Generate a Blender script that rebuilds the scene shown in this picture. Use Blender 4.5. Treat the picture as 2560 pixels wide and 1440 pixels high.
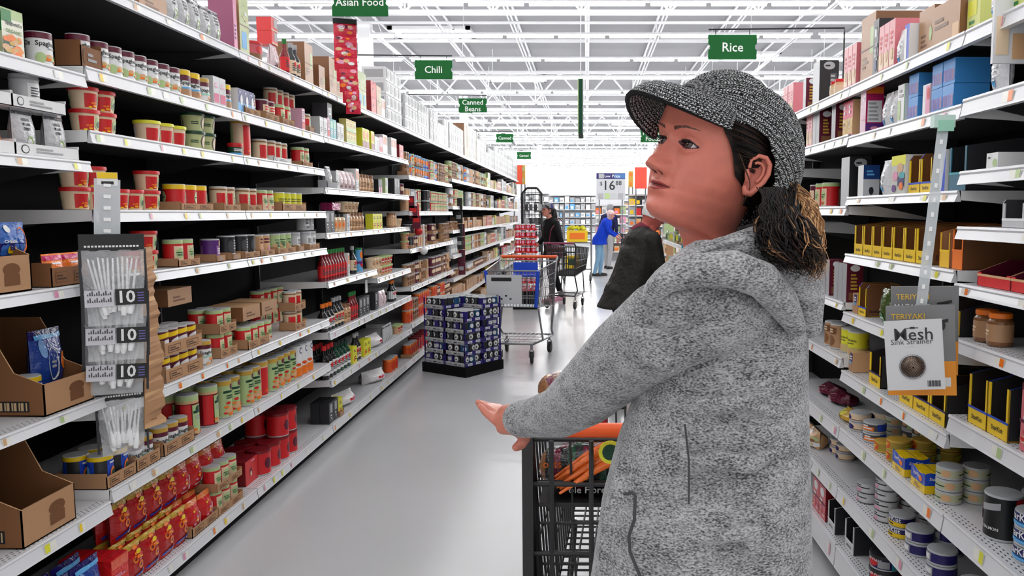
import bpy, bmesh, math, random
import numpy as np
from mathutils import Vector, Matrix
random.seed(7)
for o in list(bpy.data.objects): bpy.data.objects.remove(o)
S = bpy.context.scene
COL = S.collection
# ---------------------------------------------------------------- camera, world, exposure
F = 1950.0; CX = 1468.0; PITCH = math.radians(5.5); CAMZ = 1.5
cam = bpy.data.cameras.new('camera'); camo = bpy.data.objects.new('camera', cam); COL.objects.link(camo)
camo.location = (0, 0, CAMZ); camo.rotation_euler = (math.radians(90) - PITCH, 0, 0)
cam.sensor_width = 36; cam.lens = F/2560*36; cam.shift_x = -(CX-1280)/2560; cam.clip_start = .05; cam.clip_end = 300
S.camera = camo
S.view_settings.view_transform = 'Standard'; S.view_settings.look = 'None'
S.view_settings.exposure = 0.0; S.view_settings.gamma = 1.0; S.view_settings.use_curve_mapping = False
try: S.cycles.use_denoising = True
except Exception: pass
S.cycles.max_bounces = 6; S.cycles.diffuse_bounces = 3; S.cycles.glossy_bounces = 3
S.cycles.sample_clamp_indirect = 4.0
W = bpy.data.worlds.new('world'); S.world = W; W.use_nodes = True
W.node_tree.nodes['Background'].inputs[0].default_value = (1, 1, 1, 1)
W.node_tree.nodes['Background'].inputs[1].default_value = 1.1
TUBE_POWER = 36.0
# ---------------------------------------------------------------- helpers
def at(px, py, Y):
    """world point that the picture shows at (px, py) when it stands Y metres down the aisle"""
    u = (px-CX)/F; v = (720-py)/F; c, s = math.cos(PITCH), math.sin(PITCH)
    k = Y/(c + v*s)
    return Vector((u*k, Y, CAMZ + k*(v*c - s)))
def ydepth(px, X, z):
    d = F*X/(px-CX); return (d + (z-CAMZ)*math.sin(PITCH))/math.cos(PITCH)
def lin(c):
    if isinstance(c, str): c = C[c]
    return tuple((x/12.92 if x <= .04045 else ((x+.055)/1.055)**2.4) for x in [v/255 for v in c[:3]])
C = dict(red=(205,25,30), dred=(120,8,22), maroon=(92,8,40), cream=(232,206,172), white=(235,235,235), grey=(165,165,168), dgrey=(70,70,74),
 black=(18,18,20), blk2=(34,34,38), yellow=(240,200,20), lemon=(225,222,50), orange=(240,120,25), dorange=(215,80,20), green=(30,120,50), dgreen=(12,62,40),
 lgreen=(178,200,140), teal=(50,160,170), blue=(25,70,190), navy=(28,20,95), lblue=(95,170,225), pink=(225,150,180), mag=(200,30,100),
 purple=(90,40,120), brown=(128,86,54), kraft=(176,134,98), dkraft=(110,70,40), tan=(214,170,125), skin=(206,122,106), silver=(190,192,195), gold=(200,160,60), mint=(160,215,190))
MATS = {}
def mat(name, col=(200,200,200), rough=.5, metal=0, emit=0, spec=.5, alpha=1, trans=0, nodes=None, emitcol=None):
    if name in MATS: return MATS[name]
    m = bpy.data.materials.new(name); m.use_nodes = True; b = m.node_tree.nodes['Principled BSDF']
    b.inputs['Base Color'].default_value = (*lin(col), 1); b.inputs['Roughness'].default_value = rough
    b.inputs['Metallic'].default_value = metal; b.inputs['Specular IOR Level'].default_value = spec
    if emit: b.inputs['Emission Color'].default_value = (*lin(emitcol or col), 1); b.inputs['Emission Strength'].default_value = emit
    if alpha < 1: b.inputs['Alpha'].default_value = alpha
    if trans: b.inputs['Transmission Weight'].default_value = trans
    if nodes: nodes(m.node_tree, b)
    MATS[name] = m; return m
def nn(nt, t, **k):
    n = nt.nodes.new(t)
    for a, v in k.items():
        if a.startswith('i_'):
            n.inputs[int(a[2:])].default_value = v
        else: setattr(n, a, v)
    return n
def vcmat(name, rough, metal=0, spec=.5, bump=0, coat=0):
    def f(nt, b):
        a = nn(nt, 'ShaderNodeVertexColor'); a.layer_name = 'Col'
        nt.links.new(a.outputs[0], b.inputs['Base Color'])
        if bump:
            n = nn(nt, 'ShaderNodeTexNoise'); n.inputs['Scale'].default_value = 55
            tc = nn(nt, 'ShaderNodeTexCoord'); nt.links.new(tc.outputs['Object'], n.inputs['Vector'])
            p = nn(nt, 'ShaderNodeBump'); p.inputs['Strength'].default_value = bump; p.inputs['Distance'].default_value = .01
            nt.links.new(n.outputs[0], p.inputs['Height']); nt.links.new(p.outputs[0], b.inputs['Normal'])
        if coat: b.inputs['Coat Weight'].default_value = coat
    return mat(name, rough=rough, metal=metal, spec=spec, nodes=f)
VC = vcmat('printed_paper', .45); VCG = vcmat('printed_film', .22, bump=.55); VCM = vcmat('bare_metal', .28, metal=.85)
VCB = vcmat('painted_board', .7, spec=.3)
class MB:
    """collects faces with a flat colour each and links them as ONE mesh object"""
    def __init__(s): s.v = []; s.f = []; s.c = []; s.m = []
    def face(s, pts, col, m=0):
        n = len(s.v); s.v += [tuple(p) for p in pts]; s.f.append(tuple(range(n, n+len(pts)))); s.c.append(lin(col)); s.m.append(m)
    def grid(s, P, colf, m=0, close=False):
        """P[i][j] points; colf(i, j) colour"""
        n = len(s.v); R = len(P); K = len(P[0])
        for r in P: s.v += [tuple(p) for p in r]
        for i in range(R-1):
            for j in range(K if close else K-1):
                j2 = (j+1) % K
                s.f.append((n+i*K+j, n+i*K+j2, n+(i+1)*K+j2, n+(i+1)*K+j)); s.c.append(lin(colf(i, j))); s.m.append(m)
    def box(s, a, b, col, m=0):
        x0, y0, z0 = a; x1, y1, z1 = b
        if x0 > x1: x0, x1 = x1, x0
        if y0 > y1: y0, y1 = y1, y0
        if z0 > z1: z0, z1 = z1, z0
        n = len(s.v); s.v += [(x0,y0,z0),(x1,y0,z0),(x1,y1,z0),(x0,y1,z0),(x0,y0,z1),(x1,y0,z1),(x1,y1,z1),(x0,y1,z1)]
        cl = lin(col)
        for f in ((0,3,2,1),(4,5,6,7),(0,1,5,4),(1,2,6,5),(2,3,7,6),(3,0,4,7)):
            s.f.append(tuple(n+i for i in f)); s.c.append(cl); s.m.append(m)
    def lathe(s, prof, seg, colf=None, col='white', m=0, c=(0,0,0), cap=(True, True), a0=-math.pi/2, sx=1, sy=1):
        """prof [(r,z)]; u=0 at local -Y; colf(u, v, i)"""
        z0 = prof[0][1]; z1 = prof[-1][1]
        P = [[(c[0]+r*sx*math.cos(a0+2*math.pi*(j/seg-.5)), c[1]+r*sy*math.sin(a0+2*math.pi*(j/seg-.5)), c[2]+z) for j in range(seg)] for r, z in prof]
        def cf(i, j):
            if colf is None: return col
            return colf((j+.5)/seg-.5, ((prof[i][1]+prof[i+1][1])/2-z0)/((z1-z0) or 1), i)
        s.grid(P, cf, m, True)
        if cap[0]: s.face(P[0][::-1], cf(0, 0), m)
        if cap[1]: s.face(P[-1], cf(len(prof)-2, 0), m)
    def tube(s, pts, r, seg=6, col='grey', m=0, closed=False, caps=True):
        pts = [Vector(p) for p in pts]; P = []; n = len(pts)
        rr = r if isinstance(r, (list, tuple)) else [r]*n
        up = None
        for i, p in enumerate(pts):
            a = pts[(i-1) % n] if (closed or i > 0) else p; b = pts[(i+1) % n] if (closed or i < n-1) else p
            t = (b-a).normalized()
            if up is None: up = Vector((0,0,1)) if abs(t.z) < .9 else Vector((1,0,0))
            x = t.cross(up)
            if x.length < 1e-4: x = t.orthogonal()
            x.normalize(); y = t.cross(x).normalized(); up = -y if y.dot(up) < 0 else y
            x = t.cross(up).normalized(); y = up
            P.append([p + (x*math.cos(2*math.pi*k/seg) + y*math.sin(2*math.pi*k/seg))*rr[i] for k in range(seg)])
        if closed: P.append(P[0])
        s.grid(P, lambda i, j: col, m, True)
        if caps and not closed: s.face(P[0], col, m); s.face(P[-1][::-1], col, m)
    def add(s, verts, faces, col, m=0):
        n = len(s.v); s.v += [tuple(v) for v in verts]
        for f in faces: s.f.append(tuple(n+i for i in f)); s.c.append(lin(col)); s.m.append(m)
    def mesh(s, name, mats, smooth=False):
        me = bpy.data.meshes.new(name); me.from_pydata(s.v, [], s.f)
        for m in (mats if isinstance(mats, (list, tuple)) else [mats]): me.materials.append(m)
        me.polygons.foreach_set('material_index', s.m)
        at_ = me.color_attributes.new('Col', 'FLOAT_COLOR', 'CORNER')
        arr = np.ones((len(me.loops), 4), 'f'); k = 0
        cnt = np.array([len(f) for f in s.f]); arr[:, :3] = np.repeat(np.array(s.c, 'f'), cnt, axis=0)
        at_.data.foreach_set('color', arr.ravel())
        if smooth: me.polygons.foreach_set('use_smooth', [True]*len(s.f))
        me.update(); return me
    def build(s, name, mats, parent=None, smooth=False):
        return link(name, s.mesh(name, mats, smooth), parent)
def link(name, data, parent=None, loc=None, rz=None):
    o = bpy.data.objects.new(name, data); COL.objects.link(o)
    if parent: o.parent = parent
    if loc is not None: o.location = loc
    if rz is not None: o.rotation_euler = (0, 0, rz)
    return o
USED = {}
def tag(o, label=None, cat=None, group=None, kind=None):
    if label: o['label'] = label
    if cat: o['category'] = cat
    if group: o['group'] = group
    if kind: o['kind'] = kind
    return o
def empty(name, loc=(0,0,0), rz=0, label=None, cat=None, group=None):
    o = link(name, None, None, loc, rz); return tag(o, label, cat, group)
def structure(o): o['kind'] = 'structure'; return o
_TX = {}
def text2d(s, bold=0.0):
    """flat outlines of a word, centred, cap height about 0.7"""
    if (s, bold) in _TX: return _TX[(s, bold)]
    cu = bpy.data.curves.new('txt', 'FONT'); cu.body = s; cu.resolution_u = 2; cu.offset = bold; cu.align_x = 'CENTER'; cu.align_y = 'CENTER'
    ob = bpy.data.objects.new('txt', cu); COL.objects.link(ob)
    dg = bpy.context.evaluated_depsgraph_get(); me = bpy.data.meshes.new_from_object(ob.evaluated_get(dg))
    v = [tuple(p.co[:2]) for p in me.vertices]; f = [tuple(p.vertices) for p in me.polygons]
    bpy.data.objects.remove(ob); bpy.data.curves.remove(cu); bpy.data.meshes.remove(me)
    _TX[(s, bold)] = (v, f); return v, f
def put_text(mb, s, fn, size, col, bold=0.0, m=0, width=None):
    v, f = text2d(s, bold)
    k = size
    if width:
        w = max(p[0] for p in v)-min(p[0] for p in v); k = min(size, width/w)
    mb.add([fn(p[0]*k, p[1]*k) for p in v], f, col, m)
# ================================================================ the hall
def floornodes(nt, b):
    tc = nn(nt, 'ShaderNodeTexCoord')
    n = nn(nt, 'ShaderNodeTexNoise'); n.inputs['Scale'].default_value = .7; n.inputs['Detail'].default_value = 4
    nt.links.new(tc.outputs['Object'], n.inputs['Vector'])
    r = nn(nt, 'ShaderNodeMapRange'); r.inputs[3].default_value = .14; r.inputs[4].default_value = .3
    nt.links.new(n.outputs[0], r.inputs[0]); nt.links.new(r.outputs[0], b.inputs['Roughness'])
    c = nn(nt, 'ShaderNodeValToRGB'); c.color_ramp.elements[0].color = (*lin((186,186,188)), 1); c.color_ramp.elements[1].color = (*lin((208,208,210)), 1)
    nt.links.new(n.outputs[0], c.inputs[0]); nt.links.new(c.outputs[0], b.inputs['Base Color'])
M_floor = mat('polished_floor', rough=.2, spec=.45, nodes=floornodes)
m = MB(); m.box((-34, -3, -.1), (34, 76, 0), 'white'); structure(m.build('floor', M_floor))
M_wall = mat('white_wall', (238,238,240), .8); M_ceil = mat('ceiling_deck', (150,150,153), .8)
M_steel = mat('white_steel', (240,240,242), .5)
m = MB(); m.box((-34, -3, 7.6), (34, 76, 7.7), 'white'); structure(m.build('ceiling', M_ceil))
m = MB(); m.box((-34, 76, 0), (34, 76.2, 7.7), 'white'); structure(m.build('wall_back', M_wall))
m = MB(); m.box((-34.2, -3, 0), (-34, 76, 7.7), 'white'); structure(m.build('wall_left', M_wall))
m = MB(); m.box((34, -3, 0), (34.2, 76, 7.7), 'white'); structure(m.build('wall_right', M_wall))
# lamp rows run across the aisle, each row a chain of four-foot tubes
M_tube = mat('lit_tube', (255,255,255), emit=TUBE_POWER); M_house = mat('lamp_housing', (225,225,228), .4)
LZ = 5.85; ROW0 = 1.85; ROWSTEP = 3.02
def lamp_proto(n, w, name):
    r = empty(name)
    m = MB(); m.box((-n*w/2, -.05, .07), (n*w/2, .05, .12), 'white'); m.build('lamp_housing', M_house, r)
    tm = MB(); tm.tube([(-w/2+.06, 0, .03), (w/2-.06, 0, .03)], .035, 8, 'white'); me = tm.mesh('tube', M_tube)
    for i in range(n):
        link('tube', me, r, ((i-(n-1)/2)*w, 0, 0))
    hm = MB()
    for sx in (-1, 1): hm.tube([(sx*n*w*.35, 0, .12), (sx*n*w*.35, 0, .95)], .008, 4, 'white')
    hm.build('hanger', M_steel, r)
    return r
def copy_tree(o, parent=None, loc=None, rz=None):
    c = o.copy(); COL.objects.link(c); c.parent = parent
    if loc is not None: c.location = loc
    if rz is not None: c.rotation_euler = (0, 0, rz)
    for ch in list(o.children): copy_tree(ch, c)
    return c
ORD = ['zeroth','first','second','third','fourth','fifth','sixth','seventh','eighth','ninth','tenth','eleventh','twelfth','thirteenth','fourteenth','fifteenth','sixteenth','seventeenth','eighteenth','nineteenth','twentieth','twenty-first','twenty-second','twenty-third','twenty-fourth','twenty-fifth','twenty-sixth','twenty-seventh','twenty-eighth','twenty-ninth','thirtieth','thirty-first','thirty-second']
lp = None
for i in range(23):
    Y = ROW0 + ROWSTEP*i + ROWSTEP*3
    half = 5 if Y < 22 else (9 if Y < 45 else 13)
    xs = [-1] + [] if False else None
    nseg = 8
    for j, X in enumerate([-10.4, 0, 10.4] if Y < 26 else [-20.8, -10.4, 0, 10.4, 20.8]):
        if lp is None: lp = lamp_proto(8, 1.28, 'ceiling_light'); o = lp; o.location = (X, Y, LZ)
        else: o = copy_tree(lp, None, (X + (.5 if i % 2 else 0), Y, LZ))
        side = {-20.8:'beyond the soup side', -10.4:'over the soup side', 0:'over the aisle', 10.4:'over the tuna side', 20.8:'beyond the tuna side'}[X]
        tag(o, 'white fluorescent strip light %s, %s row of lights from the camera' % (side, ORD[i+1]), 'ceiling light', 'fluorescent strip lights')
# the rows over and behind the photographer
for i, Y in enumerate((-1.2, 1.85, 4.87, 7.89)):
    for X in (-5.2, 5.2):
        o = copy_tree(lp, None, (X, Y, LZ)); tag(o, 'white fluorescent strip light near the camera, row %s, %s' % (ORD[i+1], 'soup side' if X < 0 else 'tuna side'), 'ceiling light', 'fluorescent strip lights')
# open web trusses across the aisle and light joists along it
def truss(L, h, step, r):
    m = MB(); m.box((-L/2, -.09, 0), (L/2, .09, .09), 'white'); m.box((-L/2, -.07, h), (L/2, .07, h+.08), 'white')
    n = int(L/step)
    for i in range(n):
        x = -L/2 + i*step
        m.tube([(x, 0, h), (x+step/2, 0, .05), (x+step, 0, h)], r, 5, 'white', caps=False)
        m.tube([(x+step/2, 0, .05), (x+step/2, 0, h)], r*.6, 5, 'white', caps=False)
    return m
tm = truss(60, 1.25, 2.06, .045).mesh('roof_truss', M_steel)
for i in range(5):
    Y = 3.9 + i*14.8
    o = link('roof_truss', tm, None, (0, Y, 6.1)); tag(o, 'white open web roof truss across the hall, %s from the camera' % ORD[i+1], 'truss', 'white roof trusses')
def joist(L):
    m = MB()
    for dx in (-.05, .05): m.box((dx-.02, 0, 0), (dx+.02, L, .045), 'white')
    m.box((-.03, 0, .5), (.03, L, .55), 'white')
    for i in range(int(L/4.8)): m.tube([(0, i*4.8+1, .5), (0, i*4.8+1.9, .03)], .016, 4, 'white', caps=False)
    return m
jm = joist(70).mesh('roof_joist', M_steel)
for i, X in enumerate([-17.6+2.2*k for k in range(17)]):
    o = link('roof_joist', jm, None, (X, 5, 7.0)); tag(o, 'slim white bar joist running along the ceiling, %s across from the soup side' % ORD[i+1], 'joist', 'white bar joists')
# purlins, pipes and skylights
pm = MB(); pm.box((-30, -.05, 0), (30, .05, .09), 'white'); pme = pm.mesh('purlin', M_steel)
for i in range(10):
    o = link('purlin', pme, None, (0, 9.2+6.2*i, 7.40)); tag(o, 'white ceiling purlin across the hall, %s from the camera' % ORD[i+1], 'beam', 'white purlins')
pm = MB(); pm.tube([(-30, 0, 0), (30, 0, 0)], .045, 8, 'white')
for k in range(11): pm.tube([(-30+6*k, 0, 0), (-30+6*k, 0, .74)], .01, 5, 'white')
pme = pm.mesh('sprinkler_pipe', M_steel)
for i in range(6):
    o = link('sprinkler_pipe', pme, None, (0, 13.5+9.2*i, 6.86)); tag(o, 'white sprinkler pipe under the roof deck, %s from the camera' % ORD[i+1], 'pipe', 'white sprinkler pipes')
M_sky = mat('lit_skylight', (255,255,255), emit=6)
for i, (X, Y) in enumerate([(7.4, 12.6), (-3.2, 15.2), (4.3, 21), (-5.2, 27), (6, 31), (-3.2, 36), (4.5, 42), (-6, 47), (3, 54), (10, 50), (-11, 38)]):
    r = empty('skylight', (X, Y, 7.5), 0, 'bright rectangular skylight in the roof deck, %s from the camera' % ORD[i+1], 'skylight', 'bright skylights')
    m = MB()
    for a, b in (((-1.35,-.75,0),(-1.2,.75,.1)),((1.2,-.75,0),(1.35,.75,.1)),((-1.35,-.75,0),(1.35,-.62,.1)),((-1.35,.62,0),(1.35,.75,.1))): m.box(a, b, 'white')
    m.build('skylight_frame', M_steel, r)
    m = MB(); m.box((-1.2, -.62, .03), (1.2, .62, .06), 'white'); m.build('skylight_pane', M_sky, r)
# columns
cm = MB(); cm.box((-.15, -.15, 0), (.15, .15, 6.2), 'white'); cme = cm.mesh('pillar', M_steel)
for i, (px, Y) in enumerate([(925, 20), (1163, 32), (1625, 44), (1350, 55)]):
    p = at(px, 532, Y); o = link('pillar', cme, None, (p.x, Y, 0)); structure(o)
# back wall: upper bright band, pale fascia, ducts
m = MB(); m.box((-34, 75.7, 0), (34, 76, 2.9), 'white'); structure(m.build('trim_1', mat('back_fascia', (196,196,200), .7)))
# ================================================================ shelving runs
XL = 1.66; XR = 1.0
def shelfnodes(nt, b):
    # two rows of punched holes just behind the front edge
    tc = nn(nt, 'ShaderNodeTexCoord'); sp = nn(nt, 'ShaderNodeSeparateXYZ'); nt.links.new(tc.outputs['UV'], sp.inputs[0])
    def mth(op, a, bb=None):
        n = nn(nt, 'ShaderNodeMath', operation=op)
        for i, q in enumerate((a, bb)):
            if q is None: continue
            if isinstance(q, (int, float)): n.inputs[i].default_value = q
            else: nt.links.new(q, n.inputs[i])
        return n.outputs[0]
    u = sp.outputs[0]; v = sp.outputs[1]
    row = mth('FLOOR', mth('DIVIDE', v, .012))
    uu = mth('SUBTRACT', mth('FRACT', mth('ADD', mth('DIVIDE', u, .02), mth('MULTIPLY', row, .5))), .5)
    vv = mth('SUBTRACT', mth('FRACT', mth('DIVIDE', v, .012)), .5)
    a = mth('LESS_THAN', mth('ABSOLUTE', uu), .22); c = mth('LESS_THAN', mth('ABSOLUTE', vv), .16)
    lo = mth('GREATER_THAN', v, .012); hi = mth('LESS_THAN', v, .048)
    k = mth('MULTIPLY', mth('MULTIPLY', a, c), mth('MULTIPLY', lo, hi))
    mx = nn(nt, 'ShaderNodeMix', data_type='RGBA'); nt.links.new(k, mx.inputs[0]); mx.inputs[6].default_value = (*lin((222,222,225)), 1); mx.inputs[7].default_value = (.03,.03,.03,1)
    nt.links.new(mx.outputs[2], b.inputs['Base Color'])
M_shelf = mat('shelf_enamel', (212,212,215), .35, nodes=shelfnodes)
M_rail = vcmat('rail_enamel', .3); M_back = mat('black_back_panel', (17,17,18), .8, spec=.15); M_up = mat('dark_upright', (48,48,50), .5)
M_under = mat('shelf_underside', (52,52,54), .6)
rnd = random.Random(3)
TAGC = ['yellow','pink','lgreen','orange','lemon','white','tan']
def shelf(parent, side, y0, y1, z1, z0, xf, depth, name='shelf'):
    """side -1/+1; top at z1, rail foot at z0, front face at |x|=xf"""
    s = side; m = MB(); g = .004; y0 += g; y1 -= g
    xb = s*(xf+depth); xi = s*(xf+.006)
    zt = z1
    m.face([(xi, y0, zt), (xi, y1, zt), (xb, y1, zt), (xb, y0, zt)], 'white', 0)
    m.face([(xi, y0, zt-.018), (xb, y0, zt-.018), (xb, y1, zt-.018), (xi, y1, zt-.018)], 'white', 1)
    zs = zt-.03
    for y in (y0, y1): m.face([(s*(xf+.012), y, z0+.004), (xb, y, zs-.03), (xb, y, zt), (xi, y, zt)], 'white', 2)
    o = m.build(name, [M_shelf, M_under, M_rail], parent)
    me = o.data; uv = me.uv_layers.new(name='UVMap')
    for p in me.polygons:
        for li in p.loop_indices:
            co = me.vertices[me.loops[li].vertex_index].co; uv.data[li].uv = (co.y, abs(co.x)-xf)
    r = MB(); lip = s*(xf); h = z1-z0
    # rail: channel face leaning slightly out at the foot
    prof = [(xf+.010, z1), (xf+.001, z1+.001), (xf-.001, z1-.005), (xf+.002, z1-.010), (xf-.004, z0+.006), (xf-.006, z0), (xf+.012, z0)]
    P = [[(s*x, y, z) for x, z in prof] for y in (y0, y1)]
    r.grid(P, lambda i, j: (226,226,229), 0)
    for y in (y0, y1): r.face([(s*x, y, z) for x, z in prof], (205,205,208), 0)
    y = y0 + rnd.uniform(.02, .1)
    while y < y1-.08:                                        # printed price tickets
        w = rnd.uniform(.03, .055)
        hh = h*.28; zc = (z0+z1)/2-.002
        c1 = rnd.choice(TAGC)
        base = (240,238,228)
        for (a, b, cc) in ((0, w, base), (.003, w*.4, c1)):
            q = .0016 if cc is base else .0024
            r.face([(s*(xf-.0025-q), y+a, zc-hh), (s*(xf-.0025-q), y+a+b, zc-hh), (s*(xf-q), y+a+b, zc+hh), (s*(xf-q), y+a, zc+hh)], cc, 0)
        y += w + rnd.uniform(.05, .3)
    r.build('price_rail', M_rail, o)
    return o
LB = [-.9, .27, 1.44, 2.64, 3.81, 4.98, 6.15, 7.32, 8.49, 9.66, 10.83, 12.0, 13.17, 14.34, 15.51, 16.68, 17.85, 19.02]
LSH = {}
for i in range(0, 3): LSH[i] = [(2.25,2.205),(1.955,1.912),(1.67,1.635),(1.266,1.23),(.869,.835),(.50,.452),(.12,.07)]
for i in (3, 4): LSH[i] = [(2.275,2.235),(1.985,1.938),(1.775,1.733),(1.510,1.468),(1.277,1.238),(.822,.782),(.535,.49),(.12,.07)]
LSH[5] = [(2.275,2.235),(1.985,1.945),(1.66,1.62),(1.371,1.334),(1.057,1.018),(.728,.682),(.414,.37),(.12,.07)]
LSH[6] = [(2.275,2.235),(1.985,1.945),(1.66,1.62),(1.371,1.334),(.985,.944),(.728,.682),(.414,.37),(.12,.07)]
for i in (7, 8): LSH[i] = [(2.275,2.235),(1.85,1.81),(1.515,1.475),(1.16,1.12),(.80,.76),(.45,.41),(.12,.07)]
for i in range(9, 17): LSH[i] = [(2.275,2.235),(1.92,1.88),(1.585,1.545),(1.285,1.245),(.97,.93),(.68,.64),(.42,.38),(.12,.07)]
RB = [-1.0, -.05, .27, 1.21, 2.12, 3.03, 3.94, 4.85, 5.76, 6.67, 7.58, 8.49, 9.4, 10.3]
RSH = {}
for i in (1, 2, 3): RSH[i] = [(2.35,2.31),(1.80,1.755),(1.61,1.575),(1.463,1.43),(1.31,1.28),(1.16,1.125),(.945,.90),(.66,.605),(.41,.36),(.17,.08)]
RSH[3] = [(1.98,1.94),(1.80,1.755),(1.61,1.575),(1.463,1.43),(1.31,1.28),(1.16,1.125),(.945,.90),(.66,.605),(.41,.36),(.17,.08)]
RSH[4] = [(1.98,1.94),(1.79,1.75),(1.56,1.53),(1.343,1.31),(1.117,1.08),(.885,.845),(.655,.605),(.41,.36),(.17,.08)]
RSH[5] = [(1.98,1.94),(1.80,1.76),(1.525,1.49),(1.15,1.12),(.93,.89),(.655,.605),(.41,.36),(.17,.08)]
for i in range(6, 13): RSH[i] = [(1.98,1.94),(1.72,1.68),(1.45,1.41),(1.15,1.11),(.85,.81),(.5,.46),(.17,.08)]
LUN = {}; RUN = {}
def unit(side, i, y0, y1, shelves, xf, top, depth=.47):
    word = 'soup' if side < 0 else 'tuna'
    r = empty('shelving_unit', (0, 0, 0), 0, 'white shelving section with black back panel, %s section of the %s side' % (ORD[i-1] if i > 1 else 'camera end', word), 'shelving', '%s side shelving sections' % word)
    s = side; xb = xf+depth
    m = MB(); m.box((s*(xb), y0, 0), (s*(xb+.03), y1, top), 'black'); m.build('back_panel', M_back, r)
    m = MB(); m.box((s*(xb-.03), y0+.001, 0), (s*(xb), y0+.014, top), 'black')
    z = .2
    m.build('upright', M_up, r)
    for k, (z1, z0) in enumerate(shelves):
        deck = z1 < .2
        shelf(r, s, y0, y1, z1, z0, xf - (0.0), depth-.004, 'base_deck' if deck else 'shelf')
        if not deck:
            for yy in (y0+.016, y1-.019):
                b = MB()
                b.face([(s*(xb-.01), yy, z1-.02), (s*(xf+.05), yy, z1-.02), (s*(xb-.01), yy, z1-.1)], 'grey'); 
                q = [(s*(xb-.01), z1-.02), (s*(xf+.05), z1-.02), (s*(xb-.01), z1-.1)]
                b.face([(x, yy+.003, z) for x, z in q][::-1], 'grey')
                for n_ in range(3): b.face([(q[n_][0], yy, q[n_][1]), (q[n_-2][0], yy, q[n_-2][1]), (q[n_-2][0], yy+.003, q[n_-2][1]), (q[n_][0], yy+.003, q[n_][1])], 'grey')
                b.build('bracket', M_up, r)
    kk = MB(); kk.box((s*(xf+.05), y0, 0), (s*(xf+.07), y1, shelves[-1][1]+.005), 'black'); kk.build('kick_plate', M_back, r)
    return r
for i in range(2, 17): LUN[i] = unit(-1, i, LB[i], LB[i+1], LSH[i], XL, 2.28)
for i in range(3, 13): RUN[i] = unit(1, i, RB[i], RB[i+1], RSH[i], XR, 2.3 if i < 4 else 1.985, .42)
# ================================================================ goods: one prototype per kind, copied one by one
arnd = random.Random(11)
def patch(mb, fn, shape, x0, x1, y0, y1, col, off, m=0, n=None):
    n = max(n or (10 if shape == 'e' else 4), int(abs(x1-x0)*9)+1)
    top = []; bot = []
    for i in range(n+1):
        t = i/n; x = x0+(x1-x0)*t
        if shape == 'e': q = math.sqrt(max(0, 1-(2*t-1)**2)); yc = (y0+y1)/2; hh = (y1-y0)/2*q; a, b = yc-hh, yc+hh
        elif shape == 's': a, b = y0+(y1-y0)*.5*t, y1-(y1-y0)*.5*(1-t)          # slanted band
        elif shape == 'w': w_ = .12*(y1-y0)*math.sin(t*7); a, b = y0, y1+w_
        else: a, b = y0, y1
        bot.append(fn(x, a, off)); top.append(fn(x, b, off))
    mb.grid([bot, top], lambda i, j: col, m)
def art(mb, fn, spec, m=0, off0=.0006, seed=1, lod=False):
    """spec entries in front coordinates: x -1..1, y 0..1"""
    r = random.Random(seed)
    for k, e in enumerate(spec):
        off = off0 + .0005*k
        if e[0] == 't':
            if lod: continue
            _, s, x, y, size, col, width = e
            put_text(mb, s, lambda a, b: fn(x+a, y+b*mb.aspect, off), size, col, .02, m, width)
        elif e[0] == 'f':                                            # pictured food: a heap of small shapes
            _, x0, x1, y0, y1, cols, n = e
            if lod: n = 3
            for q in range(n):
                x = r.uniform(x0, x1); y = r.uniform(y0, y1); s = (x1-x0)*r.uniform(.12, .26)
                patch(mb, fn, 'e', x-s, x+s, y-s*.5*mb.aspect, y+s*.5*mb.aspect, cols[q % len(cols)], off+.00005*q, m, 6)
        elif e[0] == 'l':                                            # lines of small print
            _, x0, x1, y0, y1, col, n = e
            if lod: continue
            for q in range(n):
                y = y1-(y1-y0)*(q+.5)/n; w_ = (x1-x0)*r.uniform(.5, 1); hh = (y1-y0)/n*.28
                patch(mb, fn, 'r', x0, x0+w_, y-hh, y+hh, col, off, m, 3)
        else: patch(mb, fn, e[0], e[1], e[2], e[3], e[4], e[5], off, m, 4 if lod else None)
def cyl_fn(r0, r1, h, z0=0, ang=math.pi/2, shift=0):
    def fn(x, y, off):
        r = r0+(r1-r0)*y+off; a = -math.pi/2 + x*ang + shift
        return (r*math.cos(a), r*math.sin(a), z0+y*h)
    return fn
PR = {}
def proto(name, kind, cat, desc, w, d, h, parts, lod):
    PR[name] = dict(kind=kind, cat=cat, desc=desc, w=w, d=d, h=h, parts=parts, lod=lod)
MATL = [VC, VCM, VCG]
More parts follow.
